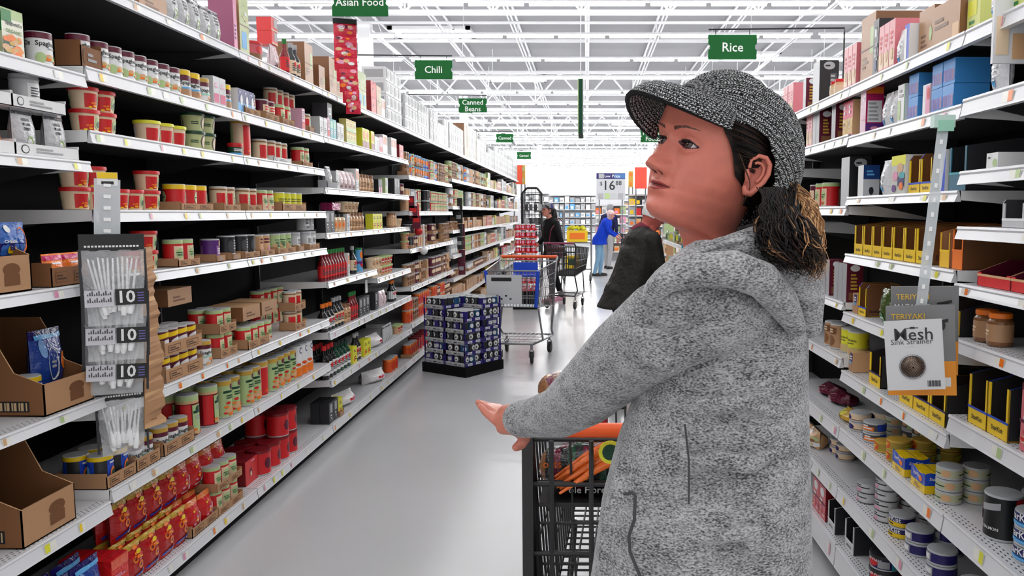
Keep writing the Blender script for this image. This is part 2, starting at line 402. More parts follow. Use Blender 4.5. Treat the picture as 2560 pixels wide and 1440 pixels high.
def can(name, kind, cat, desc, r, h, base, spec, r1=None, rim='silver', lid=None, lidh=.012, bands=(), seg=26, label_m=0, twice=True):
    """straight or tapered round pack: body with rims and wrap-round label; lid = colour of a plastic lid"""
    r1 = r1 or r
    def body(lod):
        sg = 12 if lod else seg
        m = MB(); m.aspect = 1.57*(r+r1)/2/h*1.0
        zs = [0, .0035, .006] + [h*b for b in sorted({e for q in bands for e in q[:2]}) if 0 < b < 1] + [h-.006, h-.0035, h]
        zs = sorted(set(zs)); prof = []
        for z in zs:
            rr = r+(r1-r)*z/h
            if z < .003 or z > h-.003: rr *= .985
            elif z < .005 or (z > h-.005): rr *= 1.012
            prof.append((rr, z))
        def cf(u, v, i):
            z = (prof[i][1]+prof[i+1][1])/2
            if rim and (z < .006 or z > h-.006): return rim
            for b0, b1, cc in bands:
                if b0 <= z/h <= b1: return cc
            return base
        m.lathe(prof, sg, cf, m=label_m)
        if rim and not lid:
            m.lathe([(prof[-1][0]*.93, h-.003), (prof[-1][0]*.99, h+.0002)], sg, col=rim, m=1, cap=(True, False))
            m.f[-1] = m.f[-1][::-1]
        fn = cyl_fn(r, r1, h)
        for s in ((0, math.pi) if twice and not lod else (0,)):
            art(m, cyl_fn(r, r1, h, shift=s), spec, label_m, seed=len(name), lod=lod)
        return m
    def lidm(m=None):
        m = m or MB(); R = r1*1.05
        m.lathe([(R, h-lidh), (R*1.01, h-lidh*.4), (R*.99, h+.001), (R*.86, h+.002), (R*.84, h+.0012)], seg if not m.v else 12, col=lid, m=0, cap=(False, True)); return m
    def parts():
        out = [('body', body(False))]
        if lid: out.append(('lid', lidm()))
        return out
    def lod():
        b = body(True)
        if lid: lidm(b)
        return b
    proto(name, kind, cat, desc, 2*max(r, r1)*1.03, 2*max(r, r1)*1.03, h+.001, parts, lod)
def carton(name, kind, cat, desc, w, d, h, base, front, side=(), sidecol=None, top=None, gloss=0, backart=()):
    def build(lod):
        m = MB(); g = 2 if gloss else 0
        a, b = -w/2, w/2; c, e = -d/2, d/2; sc = sidecol or base; tp = top or sc
        m.face([(a,c,0),(b,c,0),(b,c,h),(a,c,h)], base, g); m.face([(b,e,0),(a,e,0),(a,e,h),(b,e,h)], base, g)
        m.face([(a,e,0),(a,c,0),(a,c,h),(a,e,h)], sc, g); m.face([(b,c,0),(b,e,0),(b,e,h),(b,c,h)], sc, g)
        m.face([(a,c,h),(b,c,h),(b,e,h),(a,e,h)], tp, g); m.face([(a,e,0),(b,e,0),(b,c,0),(a,c,0)], tp, g)
        m.face([(a,-.001,h+.0004),(b,-.001,h+.0004),(b,.001,h+.0004),(a,.001,h+.0004)], 'dgrey', g)
        m.aspect = w/2/h; art(m, lambda x, y, o: (x*w/2, c-o, y*h), front, g, seed=len(name), lod=lod)
        m.aspect = d/2/h
        art(m, lambda x, y, o: (a-o, -x*d/2, y*h), side, g, seed=3, lod=lod); art(m, lambda x, y, o: (b+o, x*d/2, y*h), side, g, seed=3, lod=lod)
        return m
    proto(name, kind, cat, desc, w, d, h, lambda: [('body', build(False))], lambda: build(True))
def pouch(name, kind, cat, desc, w, d, h, base, spec, crimp=None, foot=True):
    def build(lod):
        m = MB(); n = 7; K = 5 if lod else 9
        def th(x, y): return d/2*(max(0, 1-(abs(x))**2.6))**.5*min(1, (1-y)*2.2)**.8*(min(1, .35+y*3) if foot else min(1, y*4)**.7)+.0012
        def fr(x, y, o): return (x*w/2*(1-.05*math.sin(y*3.1)), -th(x, y)-o, y*h)
        for sgn in (1, -1):
            P = [[(lambda p: (p[0], p[1]*sgn, p[2]))(fr(-1+2*j/K, i/n, 0)) for j in range(K+1)] for i in range(n+1)]
            if sgn < 0: P = [r[::-1] for r in P]
            m.grid(P, lambda i, j: (crimp if crimp and i == n-1 else base), 2)
        m.aspect = w/2/h; art(m, fr, spec, 2, off0=.001, seed=len(name), lod=lod)
        if foot: m.face([(x*w/2*.97, y*d/2*.5, .001) for x, y in ((-1, 0), (-.5, 1), (.5, 1), (1, 0), (.5, -1), (-.5, -1))], base, 2)
        return m
    proto(name, kind, cat, desc, w, d, h, lambda: [('body', build(False))], lambda: build(True))
def bottle(name, kind, cat, desc, prof, bands, cap, spec=(), lab=None, seg=16, glass=True):
    """prof (r, z); cap (z0, col); lab (r, z0, z1, col)"""
    h = prof[-1][1]; R = max(p[0] for p in prof)
    zc, cc = cap
    def cf(u, v, i):
        z = v*h
        for b0, b1, c1 in bands:
            if b0 <= z <= b1: return c1
        return bands[0][2]
    def labm(m, lod):
        if lab:
            r, z0, z1, c1 = lab; m.lathe([(r, z0), (r, z1)], 12 if lod else seg, col=c1, cap=(False, False))
            m.aspect = 1.57*r/(z1-z0); art(m, cyl_fn(r, r, z1-z0, z0), spec, 0, seed=4, lod=lod)
    def body(lod):
        m = MB(); m.lathe([p for p in prof if p[1] <= zc+1e-6], 10 if lod else seg, cf, m=2); return m
    def capm(m, lod): m.lathe([(p[0]*1.12, p[1]) for p in prof if p[1] >= zc-1e-6], 10 if lod else seg, col=cc, m=0)
    def parts():
        b = body(False); labm(b, False); c_ = MB(); capm(c_, False); return [('body', b), ('cap', c_)]
    def lod(): b = body(True); labm(b, True); capm(b, True); return b
    proto(name, kind, cat, desc, 2*R*1.02, 2*R*1.02, h, parts, lod)
def jar(name, cat, desc, r, h, glass, lid, spec=(), labcol=None, kind='jar'):
    bottle(name, kind, cat, desc, [(r*.9, 0), (r, .008), (r, h*.74), (r*.8, h*.82), (r*.78, h*.84), (r*.78, h*.98), (r*.7, h)], [(0, h, glass)], (h*.84, lid), spec, (r*1.008, h*.14, h*.66, labcol) if labcol else None)
def display(name, desc, w, d, h, col, side=None, text=None, inner='blk2', edge='blue', hf=.3, kind='display_box', tcol='black', fill=None, slope=.45, cols=1, flat=False):
    """shelf-ready case: cut-out front, sloping sides, tall back, a few packs left inside"""
    side = side or col
    def build(lod):
        m = MB(); t = .003; a, b, c, e = -w/2, w/2, -d/2, d/2; f = h*hf; sh = h*slope
        m.box((a, c, 0), (b, c+t, f), col); pw = w*.11
        for x0 in ([a, b-pw] if cols == 1 else [a, -pw/2, b-pw]):
            m.box((x0, c, f), (x0+pw, c+t, h*.86 if not flat else f*1.2), col)
        m.box((a, c-.0006, f-.004), (b, c, f+.002), edge)
        m.box((a, c+t, 0), (b, e, t), side); m.box((a, e-t, 0), (b, e, h), side)
        for x, x2 in ((a, a+t), (b-t, b)):
            pts = [(c, 0), (e, 0), (e, h), (c+d*slope, h), (c, h*.86 if not flat else f*1.2)]
            m.face([(x, p, q) for p, q in pts][::-1], side); m.face([(x2, p, q) for p, q in pts], inner)
            n_ = len(pts)
            for i in range(n_):
                p, q = pts[i], pts[(i+1) % n_]; m.face([(x, p[0], p[1]), (x, q[0], q[1]), (x2, q[0], q[1]), (x2, p[0], p[1])], edge if i == 3 else side)
        m.face([(a+t, e-t-.0005, t), (b-t, e-t-.0005, t), (b-t, e-t-.0005, h), (a+t, e-t-.0005, h)], inner)
        m.aspect = w/2/h
        fn = lambda x, y, o: (x*w/2, c-o, y*h)
        if text and not lod:
            for k_ in range(cols): put_text(m, text, lambda p, q: fn(p+(0 if cols == 1 else -.5+k_), hf*.45+q*m.aspect, .0012), .34/cols, tcol, .015, 0, 1.3/cols)
            put_text(m, text, lambda p, q: (a-.0012, -p*d/2-d*.22, h*.16+q*d/2), .22, tcol, .012, 0, .9)
            put_text(m, text, lambda p, q: (b+.0012, p*d/2-d*.22, h*.16+q*d/2), .22, tcol, .012, 0, .9)
        return m
    def inside():
        m = MB()
        for i in range(3):
            y = d/2-.02-i*.014; m.face([(-w*.4, y, .004), (w*.4, y, .004), (w*.38, y+.004, h*.82), (-w*.38, y+.004, h*.82)], fill)
        return m
    def parts():
        o = [('case', build(False))]
        if fill: o.append(('packets', inside()))
        return o
    proto(name, kind, 'display box', desc, w, d, h, parts, lambda: build(True))
_TRAY = {}
def traymesh(w, d, h, col, n):
    key = (round(w, 2), round(d, 2), round(h, 3), col)
    if key in _TRAY: return _TRAY[key]
    m = MB(); t = .003; a, b, c, e = -w/2, w/2, -d/2, d/2
    m.box((a, c, 0), (b, e, t*.6), col)
    m.box((a, c, 0), (b, c+t, h*.8), col); m.box((a, e-t, 0), (b, e, h), col)
    for x, x2 in ((a, a+t), (b-t, b)): m.box((x, c, 0), (x2, e, h), col)
    m.aspect = w/2/h
    if w > .12 and col in ('kraft', 'brown', 'dkraft'):
        for q in (-.5, .45):
            art(m, lambda x, y, o: (x*w/2, c-o, y*h), [('r', q-.32, q+.32, .15, .62, 'dkraft'), ('r', q-.29, q+.29, .2, .57, col), ('l', q-.25, q+.25, .25, .52, (70, 45, 30), 2)])
    else:
        art(m, lambda x, y, o: (x*w/2, c-o, y*h), [('e', -.85, -.6, .12, .7, 'dgrey'), ('e', -.82, -.63, .18, .64, col), ('l', -.4, .5, .2, .6, 'grey', 2)])
    _TRAY[key] = m.mesh('cardboard_tray', VCB); return _TRAY[key]
_MESH = {}
def meshes(style, far):
    k = (style, far)
    if k not in _MESH:
        p = PR[style]
        if far: _MESH[k] = [('body', p['lod']().mesh(p['kind'], MATL))]
        else: _MESH[k] = [(n, m.mesh(p['kind'] if n == 'body' else n, MATL)) for n, m in p['parts']()]
        for n, me in _MESH[k]: smooth_round(me)
    return _MESH[k]
def smooth_round(me):
    me.polygons.foreach_set('use_smooth', [True]*len(me.polygons))
    try: me.set_sharp_from_angle(angle=.7)
    except Exception: pass
def place(style, x, y, z, rz, label, group=None, far=False):
    p = PR[style]; ms = meshes(style, far)
    if len(ms) == 1: o = link(p['kind'], ms[0][1], None, (x, y, z), rz)
    else:
        o = link(p['kind'], None, None, (x, y, z), rz)
        for n, me in ms: link(n, me, o)
    tag(o, label, p['cat'], group); return o
COUNT = {}
def shelf_words(side, i, k):
    n = len((LSH if side < 0 else RSH)[i])-1-k
    up = 'bottom shelf' if n == 0 else '%s shelf up' % ORD[n+1]
    sec = ('%s section' % ORD[i-1]) if side < 0 else ('%s section' % ORD[i-2])
    return up, sec, 'soup side' if side < 0 else 'tuna side'
jr = random.Random(5)
def rowof(side, i, k, entries, back=0.0, dz=0.0):
    """entries (px of the edge nearer the camera or None to go on, style, count, options)"""
    SH = (LSH if side < 0 else RSH)[i]; xf = XL if side < 0 else XR; z1 = SH[k][0]+.0015
    B = LB if side < 0 else RB; lo, hi = B[i]+.012, B[i+1]-.012
    up, sec, sd = shelf_words(side, i, k); rz = math.pi/2 if side < 0 else -math.pi/2
    cur = lo; prev = -9
    for e in entries:
        px, style, n = e[:3]; op = e[3] if len(e) > 3 else {}
        p = PR[style]; setb = op.get('set', .022)+back
        if px is not None: cur = ydepth(px, side*(xf+setb), z1)
        if isinstance(n, float): n = max(1, int((ydepth(n, side*(xf+setb), z1)-cur)/(p['w']+.004)+.5))
        gap = op.get('gap', .003); tiers = op.get('tiers', 1); rows = op.get('rows', 1); th = op.get('tray', 0); tcol = op.get('tcol', 'kraft')
        if px is not None and cur > hi-.05 and i+1 in (LUN if side < 0 else RUN) and k < len((LSH if side < 0 else RSH)[i+1]) and abs((LSH if side < 0 else RSH)[i+1][k][0]-SH[k][0]) < .06:
            rowof(side, i+1, k, [e], back, dz); continue
        cur = max(cur, lo, prev)
        if cur + p['w'] > hi+.02: continue
        n = max(1, min(n, int((hi+.01-cur)/(p['w']+gap))))
        zt = z1+dz+op.get('dz', 0)
        W = n*(p['w']+gap)
        for t in range(tiers):
            if th:
                D = rows*(p['d']+.003)+.012
                o = link('cardboard_tray', traymesh(W+.008, D, th, tcol, n), None, (side*(xf+setb+D/2-.004), cur+W/2, zt), rz)
                key = ('tray', i, k, side); COUNT[key] = COUNT.get(key, 0)+1
                tag(o, 'low %s cardboard tray, %s along, %s, %s, %s' % ({'kraft': 'tan', 'brown': 'brown', 'dkraft': 'dark brown', 'white': 'white', 'grey': 'grey'}.get(tcol, 'tan'), ORD[min(COUNT[key], 32)], up, sec, sd), 'tray', 'cardboard trays')
                zi = zt+.003
            else: zi = zt
            for r in range(rows):
                for q in range(n):
                    if r and jr.random() < op.get('miss', 0): continue
                    yy = cur+(q+.5)*(p['w']+gap); xx = side*(xf+setb+p['d']/2+.004+r*(p['d']+.003))
                    j = op.get('jit', .25 if p['cat'] in ('can', 'canister', 'tub') else .02)
                    key = (p['desc'], i, k, side); COUNT[key] = COUNT.get(key, 0)+1
                    lab = '%s, %s along, %s, %s, %s' % (p['desc'], ORD[min(COUNT[key], 32)], up, sec, sd)
                    place(style, xx, yy, zi, rz+jr.uniform(-j, j), lab, '%s pieces on the %s, %s %s' % (p['cat'], up, sec, sd), far=(cur > 6.2))
            zt = zi+p['h']+.0012
        cur += W+op.get('after', .004); prev = cur+(.006 if th else 0)
K = 'can'
FOOD = ['orange', 'tan', (230,140,60), 'gold']
scr = lambda x, y, c='black', s=.3, w=.8: ('t', 'SpaghettiOs', x, y, s*1.9, c, 1.75)
can('spacan', 'pasta_can', K, 'white maroon pasta can', .036, .108, 'white', [('r',-1,1,.8,.97,'maroon'), scr(0,.66), ('l',-.3,.4,.5,.56,'grey',1), ('f',-.5,.5,.08,.36,FOOD+['lgreen'],9), ('e',-.9,-.4,.1,.4,'lgreen')])
can('spayel', 'pasta_can', K, 'yellow topped pasta can', .037, .115, 'white', [('r',-1,1,.78,.98,'yellow'), ('w',-1,1,.6,.78,'maroon'), scr(0,.52,'black',.34,1.0), ('s',-.8,.8,.3,.42,'lblue'), ('r',-1,1,.03,.3,'kraft'), ('f',-.3,.8,.05,.28,FOOD,6)])
can('spabox', 'pasta_can', K, 'small yellow maroon pasta can', .034, .10, 'maroon', [('s',-1,1,.62,1.0,'yellow'), ('e',-.7,.75,.1,.62,'white'), scr(.05,.4,'black',.34,1.1), ('f',.1,.9,.03,.22,['green','pink','orange'],6)])
can('spatop', 'pasta_can', K, 'gold topped noodle can', .036, .108, 'white', [('r',-1,1,.82,.98,'gold'), ('r',-1,1,.66,.82,'maroon'), scr(0,.5,'black',.42,1.2), ('s',-.8,.8,.3,.42,'mint'), ('f',-.6,.6,.05,.28,FOOD+['pink'],8)])
can('redtub', 'soup_tub', 'tub', 'red lidded soup tub', .038, .074, 'cream', [('r',-.75,-.05,.08,.72,'red'), ('e',.0,.55,.12,.7,'lgreen'), ('e',.1,.45,.2,.5,'dgreen'), ('f',-.6,-.1,.1,.35,['orange','yellow'],5)], r1=.045, rim=None, lid='red')
can('yeltub', 'soup_tub', 'tub', 'yellow lidded soup tub', .040, .082, 'cream', [('r',-.8,-.1,.08,.66,'red'), ('e',0,.6,.1,.7,'white'), ('f',.0,.5,.1,.4,['orange','brown'],5)], r1=.047, rim=None, lid='lemon')
can('grntub', 'soup_tub', 'tub', 'pale green soup tub', .040, .078, (190,196,140), [('e',-.2,.7,.05,.85,'dgrey'), ('e',-.1,.62,.1,.78,'cream'), ('l',-.8,-.3,.35,.55,'dgreen',2)], r1=.047, rim=None, lid='dgreen')
can('multi', 'soup_tub', 'tub', 'small red green tub', .03, .06, 'dgreen', [('r',-1,1,.7,.95,'red'), ('l',-.7,.7,.35,.6,'white',2), ('r',-1,1,.05,.25,'lblue')], r1=.034, rim=None, lid='red')
SW = [('e',-.42,.42,.28,.68,'lgreen'), ('w',-.36,.36,.5,.53,'dgreen'), ('l',-.3,.3,.38,.47,'dgreen',2)]
can('redcan', 'soup_can', K, 'red and cream soup can', .038, .108, 'red', [('r',-1,1,.84,.98,'lgreen'), ('r',-.5,.5,.05,.76,'cream')]+SW+[('f',-.35,.35,.05,.24,['orange','brown','red'],6)])
can('creamcan', 'soup_can', K, 'cream soup can with red panel', .038, .108, 'cream', [('r',-.85,-.15,.1,.72,'red'), ('r',.0,.5,.1,.75,'lgreen'), ('w',.02,.45,.5,.54,'black'), ('l',.05,.45,.15,.42,'maroon',3), ('r',-1,1,.84,.9,'brown')])
can('yelred', 'soup_can', K, 'big yellow topped red can', .043, .105, 'red', [('r',-1,1,.8,.98,'yellow'), ('e',-.1,.7,.22,.74,'lgreen'), ('w',-.05,.6,.46,.5,'black'), ('f',-.6,.0,.05,.25,['yellow','orange'],5), ('e',.1,.5,.02,.25,'navy')])
can('yelcan', 'soup_can', K, 'plain lemon yellow can', .040, .10, 'lemon', [('t','100% NATURAL',0,.62,.24,'black',1.3), ('l',-.6,.6,.48,.54,'dgrey',1), ('r',-1,1,.05,.35,(205,185,120)), ('e',-.2,.2,.1,.3,'tan')])
can('purpcan', 'purple_soup_can', K, 'dark purple soup can', .040, .10, 'purple', [('r',-.4,.6,.2,.7,(160,110,170)), ('l',-.3,.5,.3,.6,'white',3), ('e',-.2,.4,.66,.95,'tan')])  # one of the soup cans, split off by its purple label
can('blackcan', 'soup_broth_can', K, 'black wrapped can', .040, .11, 'blk2', [('r',-.2,.9,.1,.25,'white'), ('l',0,.6,.4,.85,'grey',4), ('e',-.5,.0,.3,.8,'dgrey')])  # soup can in a black wrapper; real broth is in the floor stack
can('whitecan', 'grey_soup_can', K, 'grey white soup can', .038, .105, (200,200,202), [('r',-.5,.5,.25,.75,'white'), ('l',-.35,.35,.35,.65,'dgrey',4), ('r',-1,1,.84,.9,'grey'), ('e',-.2,.2,.1,.24,'dgrey')])  # plain soup can, named apart for its grey and white label
can('greencan', 'pale_soup_can', K, 'pale green script can', .038, .105, 'lgreen', [('w',-.6,.6,.66,.7,'dgreen'), ('l',-.5,.4,.3,.6,'dgreen',4), ('e',-.8,-.3,.1,.5,'tan')])  # soup can with a pale green label, not vegetables
can('tancan', 'pale_soup_can', K, 'tan labelled can', .039, .105, 'tan', [('l',-.4,.4,.55,.85,'maroon',2), ('e',-.1,.5,.12,.45,'pink'), ('r',-1,-.5,.1,.9,'kraft')])  # soup can too, grouped with the pale green one by tone
can('tallred', 'soup_canister', 'canister', 'tall red soup canister', .045, .185, 'dred', [('r',-1,1,.86,.98,'lgreen'), ('r',-1,1,.8,.86,'tan'), ('r',-1,-.4,.06,.78,'red'), ('r',-.34,.5,.08,.76,'lgreen'), ('w',-.3,.45,.56,.62,'dgreen'), ('e',-.15,.3,.58,.74,'dgreen'), ('l',-.2,.4,.4,.52,'grey',2), ('f',-.3,.45,.08,.3,['orange','tan','red'],7)])
can('tallcream', 'soup_canister', 'canister', 'tall cream soup canister', .045, .19, 'cream', [('r',-.7,.1,.06,.82,'red'), ('f',-.6,.0,.08,.3,['orange','brown'],6), ('r',.2,.6,.1,.8,'lgreen'), ('r',-1,1,.86,.98,'gold')])
can('tallnood', 'soup_canister', 'canister', 'tall noodle picture canister', .041, .18, 'lgreen', [('r',-1,1,.86,.98,'gold'), ('w',-.7,.7,.66,.72,'dgreen'), ('e',-.2,.3,.74,.9,'maroon'), ('l',-.5,.5,.5,.62,'dgreen',2), ('f',-.7,.7,.06,.4,['orange','red','tan'],10)])
can('tallorange', 'soup_canister', 'canister', 'white and orange canister', .043, .185, 'white', [('e',-.25,.25,.74,.94,'navy'), ('e',-.18,.18,.78,.9,'white'), ('r',-1,1,.03,.3,'orange'), ('f',-.6,.6,.2,.45,['orange','dorange','tan'],8)])
can('bigred', 'red_canister', 'canister', 'plain red drum canister', .058, .13, 'red', [('e',-.3,.2,.25,.7,'maroon'), ('r',-1,1,.9,.97,'dred')], lid='dred')
can('bluecan', 'pasta_can', K, 'blue ring pasta can', .040, .11, 'blue', [('r',-1,1,.84,.98,'yellow'), ('r',-1,-.35,0.03,.84,'blk2'), ('l',-.2,.7,.7,.8,'white',1), ('e',-.2,.3,.1,.6,'orange'), ('e',-.12,.22,.18,.52,'dgreen'), ('e',.45,.8,.05,.7,'lblue'), ('f',-.2,.4,.03,.15,['yellow','white'],4)])
can('stock', 'stock_can', K, 'dark can of broth', .036, .11, 'blk2', [('e',-.35,.35,.4,.85,'white'), ('r',-.3,.3,.12,.34,'navy'), ('l',-.2,.2,.5,.7,'black',2)])
can('fruit', 'bean_can', K, 'blue fruit label can', .037, .105, 'lblue', [('e',-.6,.1,.3,.8,'orange'), ('e',.0,.6,.4,.9,'lgreen'), ('r',-1,1,.05,.2,'blue')])
can('beans', 'bean_can', K, 'maroon bean can', .037, .105, 'maroon', [('r',-.6,.6,.4,.75,'cream'), ('l',-.4,.4,.45,.7,'red',2), ('e',-.3,.4,.05,.35,'brown')])
can('beans2', 'bean_can', K, 'brown bean can', .037, .105, 'kraft', [('e',-.5,.5,.1,.55,'brown'), ('r',-.6,.6,.6,.85,'dkraft'), ('l',-.4,.4,.63,.82,'cream',2)])
can('orangecan', 'orange_can', K, 'orange red tomato can', .042, .12, 'dorange', [('r',-1,1,.8,.97,'orange'), ('e',-.4,.4,.2,.7,'red'), ('l',-.3,.3,.74,.8,'white',1)])
can('whitejar', 'white_tub', 'tub', 'white supplement tub', .04, .10, (205,205,208), [('l',-.5,.5,.3,.7,'dgrey',4), ('e',-.2,.2,.72,.9,'black')], rim=None, lid='white')
carton('orgbox', 'pasta_box', 'box', 'white green organic pasta box', .088, .045, .135, (235,235,215), [('r',-1,1,.8,1,'lgreen'), ('r',-1,-.1,.72,.97,'green'), ('t','SpaghettiOs',.1,.7,.32,'black',1.5), ('t','ORGANIC',.05,.53,.36,(100,130,60),1.5), ('f',-.8,.8,.05,.42,FOOD,22), ('r',-.95,-.4,.03,.3,'dgreen')], side=[('r',-1,1,.5,.9,'green'), ('l',-.6,.6,.1,.4,'grey',4)], sidecol=(200,205,170))
carton('trayred', 'soup_multipack', 'box', 'cream and red multipack', .16, .09, .085, 'cream', [('r',-.8,-.1,.1,.8,'red'), ('r',.1,.8,.1,.8,'red'), ('l',-.7,.7,.85,.95,'brown',1)], gloss=1)
carton('redcase', 'red_case', 'box', 'plain red cardboard case', .15, .16, .125, 'red', [('e',-.35,.1,.3,.65,'dred'), ('e',-.25,.0,.3,.5,'cream'), ('l',-.1,.8,.85,.95,'pink',1)], sidecol='dred', top='dred')
carton('redsnack', 'snack_box', 'box', 'bright red snack box', .10, .06, .15, (215,40,35), [('e',-.5,.5,.1,.4,'white'), ('e',-.3,.3,.15,.35,'grey'), ('r',-1,1,.75,.98,(225,90,60)), ('l',-.6,.6,.5,.6,'pink',2)], sidecol='red', gloss=1)
pouch('ringpouch', 'pasta_pouch', 'pouch', 'red pouch with pasta rings', .11, .05, .15, (178,28,30), [('e',-.5,.1,.5,.68,'orange'), ('e',-.35,-.05,.55,.64,'dred'), ('e',.0,.7,.3,.5,'orange'), ('e',.18,.5,.35,.45,'dred'), ('s',-.8,.6,.1,.25,'blue'), ('e',.3,.9,.1,.28,'white'), ('f',-.7,.7,.62,.9,['orange','yellow','red'],7), ('r',-1,1,.93,1,'gold')], crimp='gold')
pouch('redbag', 'soup_pouch', 'pouch', 'glossy red soup pouch', .11, .06, .14, (200,30,32), [('e',.1,.8,.15,.6,'white'), ('f',-.6,.2,.3,.8,['orange','pink','yellow'],7), ('l',-.6,.4,.1,.2,'white',1)], crimp=(220,120,60))
pouch('bluepouch', 'noodle_pouch', 'pouch', 'blue pouch with white oval', .15, .06, .2, (28,60,140), [('e',-.35,.35,.15,.7,'white'), ('e',-.7,-.3,.55,.85,(120,160,210)), ('e',.45,.95,.3,.6,'orange'), ('w',-.8,.9,.85,.92,'lblue'), ('l',-.2,.2,.35,.5,'grey',2)], crimp='navy')
pouch('cheese', 'snack_pouch', 'pouch', 'blue cheese cracker pouch', .125, .05, .105, (50,100,180), [('r',-1,1,.02,.4,'navy'), ('e',.1,.85,.1,.85,'orange'), ('t','CHEESE',-.4,.45,.3,'white',.7), ('e',-.6,-.1,.1,.35,'yellow'), ('e',-.5,-.2,.2,.4,'navy'), ('e',-.6,-.25,.7,.92,'white')])
pouch('cereal', 'cereal_cup', 'cup', 'orange cereal cup', .09, .05, .10, 'orange', [('e',-.5,.4,.15,.6,'tan'), ('r',-1,1,.8,.95,'mag'), ('l',-.5,.5,.65,.75,'white',1)])
pouch('redhang', 'chip_bag', 'bag', 'red snack bag', .14, .05, .18, (200,40,60), [('e',-.5,.5,.3,.6,'orange'), ('f',-.6,.6,.1,.3,['tan','red','pink'],8), ('l',-.6,.6,.65,.8,'white',2), ('r',-1,1,.88,1,'black')])
pouch('greypouch', 'grey_pouch', 'pouch', 'silver grey pouch', .09, .05, .14, (195,195,198), [('l',-.5,.5,.5,.8,'black',3), ('e',-.3,.3,.1,.4,'lgreen'), ('r',-1,1,.86,.93,'dgrey')])
pouch('redpouch2', 'red_pouch', 'pouch', 'white pouch with red flash', .09, .05, .13, (225,205,210), [('e',-.4,.2,.4,.85,'red'), ('l',-.5,.5,.1,.3,'maroon',2), ('e',.2,.6,.1,.4,'tan')])
pouch('riceb', 'rice_bag', 'bag', 'white rice bag lying slack', .26, .16, .1, (235,232,232), [('e',-.5,.3,.3,.8,'pink'), ('f',.0,.6,.35,.6,['red','pink'],6)])
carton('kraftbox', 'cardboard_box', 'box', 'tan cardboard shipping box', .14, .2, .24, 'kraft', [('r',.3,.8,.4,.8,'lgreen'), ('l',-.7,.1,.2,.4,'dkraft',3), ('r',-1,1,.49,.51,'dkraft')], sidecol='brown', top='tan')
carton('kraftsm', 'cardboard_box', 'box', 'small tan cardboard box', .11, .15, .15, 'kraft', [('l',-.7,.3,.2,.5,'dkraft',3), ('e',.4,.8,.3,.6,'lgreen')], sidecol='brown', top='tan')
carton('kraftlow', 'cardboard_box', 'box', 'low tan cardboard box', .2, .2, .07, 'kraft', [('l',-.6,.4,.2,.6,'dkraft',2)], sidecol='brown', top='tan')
carton('pinkthin', 'tea_box', 'box', 'slim pink carton', .035, .12, .25, 'pink', [('l',-.6,.6,.2,.5,'purple',4)], sidecol=(150,80,110))
carton('greentall', 'cracker_box', 'box', 'tall green cream carton', .10, .1, .27, (190,200,150), [('r',-1,1,.5,.52,'dkraft'), ('r',-.6,.4,.1,.4,'lblue'), ('f',-.5,.6,.6,.9,['lgreen','white','gold'],8)], sidecol='kraft')
carton('whitestack', 'stock_box', 'box', 'white printed case of cans', .13, .2, .11, (225,225,226), [('r',-.8,-.1,.15,.85,'dgrey'), ('e',.1,.7,.2,.8,'grey'), ('l',-.6,-.2,.3,.7,'white',3), ('r',-1,1,.95,1,'black')], side=[('r',-.8,.8,.2,.8,(150,150,152)), ('l',-.5,.5,.3,.7,'black',3)], sidecol=(205,205,207))
carton('whitethin', 'white_carton', 'box', 'slim white carton', .035, .09, .16, 'white', [('r',-.6,.6,.5,.9,'orange'), ('l',-.6,.6,.1,.4,'dgrey',4)], sidecol=(235,235,235))
carton('greycart', 'grey_carton', 'box', 'pale grey carton', .07, .09, .12, (195,196,198), [('l',-.6,.6,.2,.5,'dgrey',3), ('r',-1,1,.8,.9,'white')])
carton('pinkcart', 'pink_carton', 'box', 'pink striped carton', .045, .09, .13, (220,170,190), [('r',-.8,.8,.1,.4,'red'), ('l',-.6,.6,.5,.9,'maroon',4)])
carton('tealcart', 'teal_carton', 'box', 'teal carton', .06, .09, .13, 'teal', [('r',-.8,.8,.55,.9,'mint'), ('l',-.6,.6,.2,.5,'white',3)])
carton('yelbox', 'cornbread_box', 'box', 'pale yellow mix box', .075, .05, .085, (215,205,120), [('r',-1,1,.82,.98,'gold'), ('l',-.6,.6,.4,.7,'kraft',2), ('r',-1,1,.03,.3,'lgreen')])
carton('orangebox', 'mix_box', 'box', 'yellow box with orange dish', .09, .05, .15, 'lemon', [('e',-.7,.7,.45,.9,'orange'), ('r',-1,1,.03,.38,'dred'), ('f',-.5,.5,.5,.8,['yellow','orange','tan'],6)])
carton('tealmix', 'mix_box', 'box', 'small teal mix box', .07, .05, .07, 'teal', [('l',-.6,.6,.3,.7,'white',2)])
carton('pail', 'sugar_pail', 'pail', 'grey plastic pail', .09, .1, .1, 'dgrey', [('r',-.5,.5,.25,.7,'white'), ('l',-.3,.3,.35,.6,'black',2)])
carton('redwhite', 'tissue_box', 'box', 'red and white carton', .08, .08, .07, (215,60,60), [('r',-.1,.9,.3,.95,'grey'), ('r',-1,1,.02,.12,'cream')])
can('redround', 'round_tub', 'tub', 'round pink red tub', .055, .10, (200,90,100), [('r',-1,1,.05,.4,'brown'), ('e',-.3,.4,.4,.8,'red')], rim=None, lid='red')
carton('bluebox', 'milk_carton', 'box', 'navy carton with blue corner', .06, .05, .115, (40,40,110), [('r',-1,1,.05,.42,'lblue'), ('e',-.2,.7,.3,.75,'white'), ('l',-.5,.2,.8,.9,'white',1)], sidecol='white')
carton('whitegreen', 'soup_carton', 'box', 'white carton with green foot', .055, .05, .12, 'white', [('l',-.6,.6,.6,.85,'grey',3), ('r',-1,1,.22,.5,'green'), ('f',-.7,.7,.02,.22,['dgreen','lgreen','brown'],6)])
